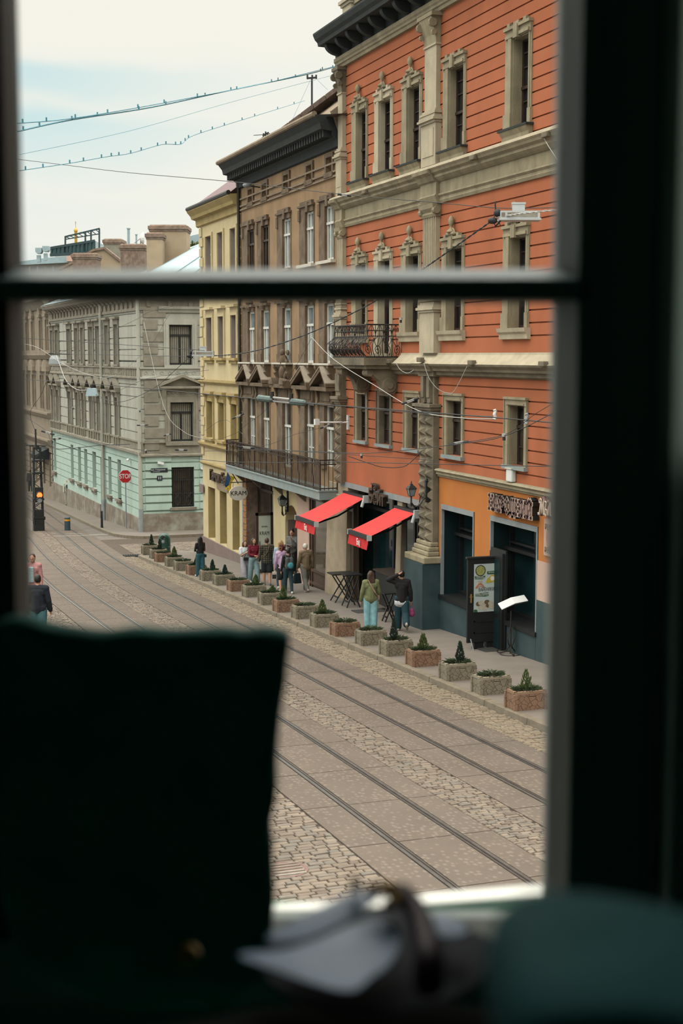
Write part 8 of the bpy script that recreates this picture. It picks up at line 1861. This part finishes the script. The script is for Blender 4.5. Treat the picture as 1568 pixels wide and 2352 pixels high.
# ------------------------------------------------------------------ soft shapes
def pad(nm, out, d, th, m, par, k=.0, puff=.93, y0=2290, sub=1):
    P_ = [at(x, y, d + (y0 - y) * k) for x, y in out]; c = sum(P_, Vector()) / len(P_); rings = []
    for s, o in ((puff * .75, -1.0), (puff, -.8), (1, -.3), (1, .3), (puff, .8), (puff * .75, 1.0)): rings.append([c + (p - c) * s + CF * (o * th / 2) for p in P_])
    mb = MB(); mb.loft(rings); return mb.build(nm, m, par, smooth=True, subsurf=sub)
velvet = mat('dark_green_velvet', (.010, .17, .14), .85, .2, 14, .3, 30)
ch = thing('chair', 'dark green velvet chair with a wavy upholstered back before the window', 'chair', loc(-.2, 1.25, -1.25))
out = [(-70, 1440), (20, 1415), (60, 1412), (110, 1432), (180, 1442), (250, 1452), (300, 1437), (345, 1441), (400, 1447), (470, 1441), (520, 1438), (565, 1449), (600, 1436), (640, 1444), (667, 1450), (668, 1478), (658, 1530), (660, 1565), (650, 1600), (641, 1680), (635, 1760), (640, 1805), (631, 1860), (621, 1890), (630, 1935), (627, 1990), (634, 2045), (629, 2100), (622, 2160), (615, 2340), (-70, 2340)]
pad('backrest', out, 1.33, .055, velvet, ch, 0, .975)
mb = MB(); rbox(mb, -.36, .02, .86, 1.30, -.80, -.70); mb.build('seat', velvet, ch, bevel=.03)
for r in (-.33, -.02):
    for d in (.92, 1.26): mb = MB(); mb.tube([loc(r, d, -1.25), loc(r, d, -.78)], .02, 8); mb.build('leg', M['darkwood'], ch)
mb = MB(); p = at(430, 2196, 1.12); mb.ball(p, .011, .011, .011, 10, 7); mb.build('brass_stud', mat('brass', (.45, .28, .10)), ch)
mb = MB(); mb.tube([p, at(430, 2200, 1.31)], .004, 6); mb.build('stud_pin', M['iron'], ch)
tb = thing('cafe_table', 'dark round cafe table under the purse', 'table', loc(.03, .72, -1.25)); mb = MB(); mb.lathe([(.0, -.025), (.33, -.025), (.34, -.012), (.33, 0), (0, 0)], loc(.03, .72, -.495), 40); mb.build('table_top', mat('table_black_green', (.006, .014, .012), .85, .1, 5, .05, 30, spec=.15), tb); mb = MB(); mb.lathe([(.0, 0), (.2, 0), (.19, .02), (.03, .06), (.03, .73), (.06, .73), (.0, .73)], loc(.03, .72, -1.25), 16); mb.build('pedestal', M['black'], tb)
# purse on the table
pu = thing('purse', 'small open grey-blue purse with a purple strap and gold clasp on the table', 'purse', loc(.02, 1.0, -.495)); gb = mat('grey_blue_leather', (.42, .62, .95), .34, .06, 5, .05, 40); nv = mat('navy_lining', (.008, .018, .035), .7, .1, 5, .05, 30); pur = mat('purple_strap_leather', (.055, .018, .040), .5, .1, 5, .05, 30)
K = .00060
pad('dark_body', [(560, 2200), (640, 2160), (760, 2120), (900, 2075), (960, 2090), (1060, 2135), (1120, 2150), (1150, 2180), (1140, 2230), (1060, 2290), (900, 2330), (760, 2330), (640, 2290)], 1.0, .04, nv, pu, K, .9)
pad('front_pocket', [(520, 2190), (600, 2196), (690, 2178), (770, 2140), (850, 2108), (905, 2110), (926, 2140), (918, 2190), (880, 2235), (850, 2240), (830, 2275), (790, 2278), (730, 2262), (650, 2232), (580, 2208)], .952, .016, gb, pu, K, .92)
pad('flap', [(590, 2160), (670, 2168), (740, 2142), (830, 2092), (878, 2062), (866, 2046), (820, 2046), (760, 2072), (690, 2112), (630, 2142)], .952, .014, gb, pu, K, .92)
pad('side_panel', [(968, 2092), (1040, 2104), (1092, 2134), (1060, 2150), (985, 2152)], .962, .014, gb, pu, K, .92)
mb = MB(); mb.tube([at(x, y, .935 + (2290 - y) * K) for x, y in ((895, 2048), (925, 2052), (952, 2085), (972, 2130), (985, 2190), (985, 2260))], [.007, .009, .009, .010, .011, .011], 8); mb.build('strap', pur, pu, smooth=True)
br_ = mat('brass', (.45, .28, .10)); mb = MB(); mb.tube([at(x, y, .925 + (2290 - y) * K) for x, y in ((845, 2048), (870, 2036), (898, 2034), (912, 2050), (905, 2076), (880, 2078))], .0042, 8); mb.ball(at(890, 2040, 1.07), .008, .008, .006); mb.build('clasp', br_, pu)
mb = MB(); mb.ball(at(815, 2032, 1.09), .0042, .0042, .007); mb.build('knob', M['black'], pu)
# armchair close on the right
ac = thing('armchair', 'dark teal rounded armchair close to the camera at the lower right', 'armchair', loc(.35, .62, -1.25)); tv = mat('dark_teal_velvet', (.003, .12, .13), .8, .15, 10, .2, 30)
pad('arm_cushion', [(1120, 2420), (1120, 2290), (1140, 2215), (1185, 2170), (1260, 2152), (1360, 2150), (1480, 2162), (1600, 2185), (1800, 2230), (1800, 2420)], .60, .14, tv, ac, 0, .93, sub=2)
mb = MB(); rbox(mb, .14, .22, .56, .64, -1.25, -.3); mb.build('arm_support', tv, ac)
# ================================================================== camera, light
cam = bpy.data.cameras.new('camera'); co = bpy.data.objects.new('camera', cam); COL.objects.link(co)
cam.sensor_fit = 'VERTICAL'; cam.sensor_height = 36; cam.lens = 50
cam.clip_start = 0.05; cam.clip_end = 2000
co.location = EYE; co.rotation_euler = (PI / 2 - THETA, 0, -PSI)
cam.dof.use_dof = True; cam.dof.focus_distance = 38; cam.dof.aperture_fstop = 4.0
SC.camera = co
w = bpy.data.worlds.new('overcast_sky'); SC.world = w; w.use_nodes = True
nt = w.node_tree; N = nt.nodes; L = nt.links
bg = N['Background']; tc = N.new('ShaderNodeTexCoord'); sx = N.new('ShaderNodeSeparateXYZ')
L.new(tc.outputs['Generated'], sx.inputs[0])
mp = N.new('ShaderNodeMapping'); mp.inputs['Scale'].default_value = (3.0, 3.0, 9.0)
L.new(tc.outputs['Generated'], mp.inputs['Vector'])
nz = N.new('ShaderNodeTexNoise'); nz.inputs['Scale'].default_value = 2.2; nz.inputs['Detail'].default_value = 4; nz.inputs['Roughness'].default_value = 0.5
L.new(mp.outputs['Vector'], nz.inputs['Vector'])
ma = N.new('ShaderNodeMath'); ma.operation = 'MULTIPLY_ADD'; ma.inputs[1].default_value = 0.05
L.new(nz.outputs['Fac'], ma.inputs[0]); L.new(sx.outputs['Z'], ma.inputs[2])
cr = N.new('ShaderNodeValToRGB'); e = cr.color_ramp.elements      # cloud bands by elevation: 0 cloud, 1 open sky
e[0].position = 0.0; e[0].color = (.15,) * 3 + (1,); e[1].position = 1.0; e[1].color = (0, 0, 0, 1)
for p, v in ((0.085, .30), (0.105, .10), (0.125, .22), (0.140, .12), (0.158, .55), (0.176, .85), (0.188, .30), (0.200, .75), (0.212, .80), (0.224, .10), (0.235, 0)):
    q = e.new(p); q.color = (v, v, v, 1)
L.new(ma.outputs[0], cr.inputs['Fac'])
fx = N.new('ShaderNodeMapRange'); fx.inputs['From Min'].default_value = 0.13; fx.inputs['From Max'].default_value = 0.27; fx.inputs['To Min'].default_value = 1.0; fx.inputs['To Max'].default_value = 0.15
L.new(sx.outputs['X'], fx.inputs['Value'])
mm = N.new('ShaderNodeMath'); mm.operation = 'MULTIPLY'; L.new(cr.outputs['Color'], mm.inputs[0]); L.new(fx.outputs['Result'], mm.inputs[1])
mx = N.new('ShaderNodeMixRGB'); mx.inputs['Color1'].default_value = (*srgb(249, 246, 236), 1); mx.inputs['Color2'].default_value = (*srgb(200, 230, 234), 1)
L.new(mm.outputs[0], mx.inputs['Fac'])
L.new(mx.outputs['Color'], bg.inputs['Color'])
mr = N.new('ShaderNodeMapRange'); mr.inputs['From Min'].default_value = 0.24; mr.inputs['From Max'].default_value = 0.85
mr.inputs['To Min'].default_value = 1.03; mr.inputs['To Max'].default_value = 6.2
L.new(sx.outputs['Z'], mr.inputs['Value']); L.new(mr.outputs['Result'], bg.inputs['Strength'])
vs = SC.view_settings; vs.view_transform = 'Standard'; vs.look = 'None'; vs.exposure = 0; vs.gamma = 1; vs.use_curve_mapping = False
cy = SC.cycles; cy.max_bounces = 5; cy.diffuse_bounces = 3; cy.glossy_bounces = 2; cy.transmission_bounces = 2; cy.transparent_max_bounces = 8
cy.caustics_reflective = False; cy.caustics_refractive = False
cy.use_denoising = True; cy.sample_clamp_indirect = 4
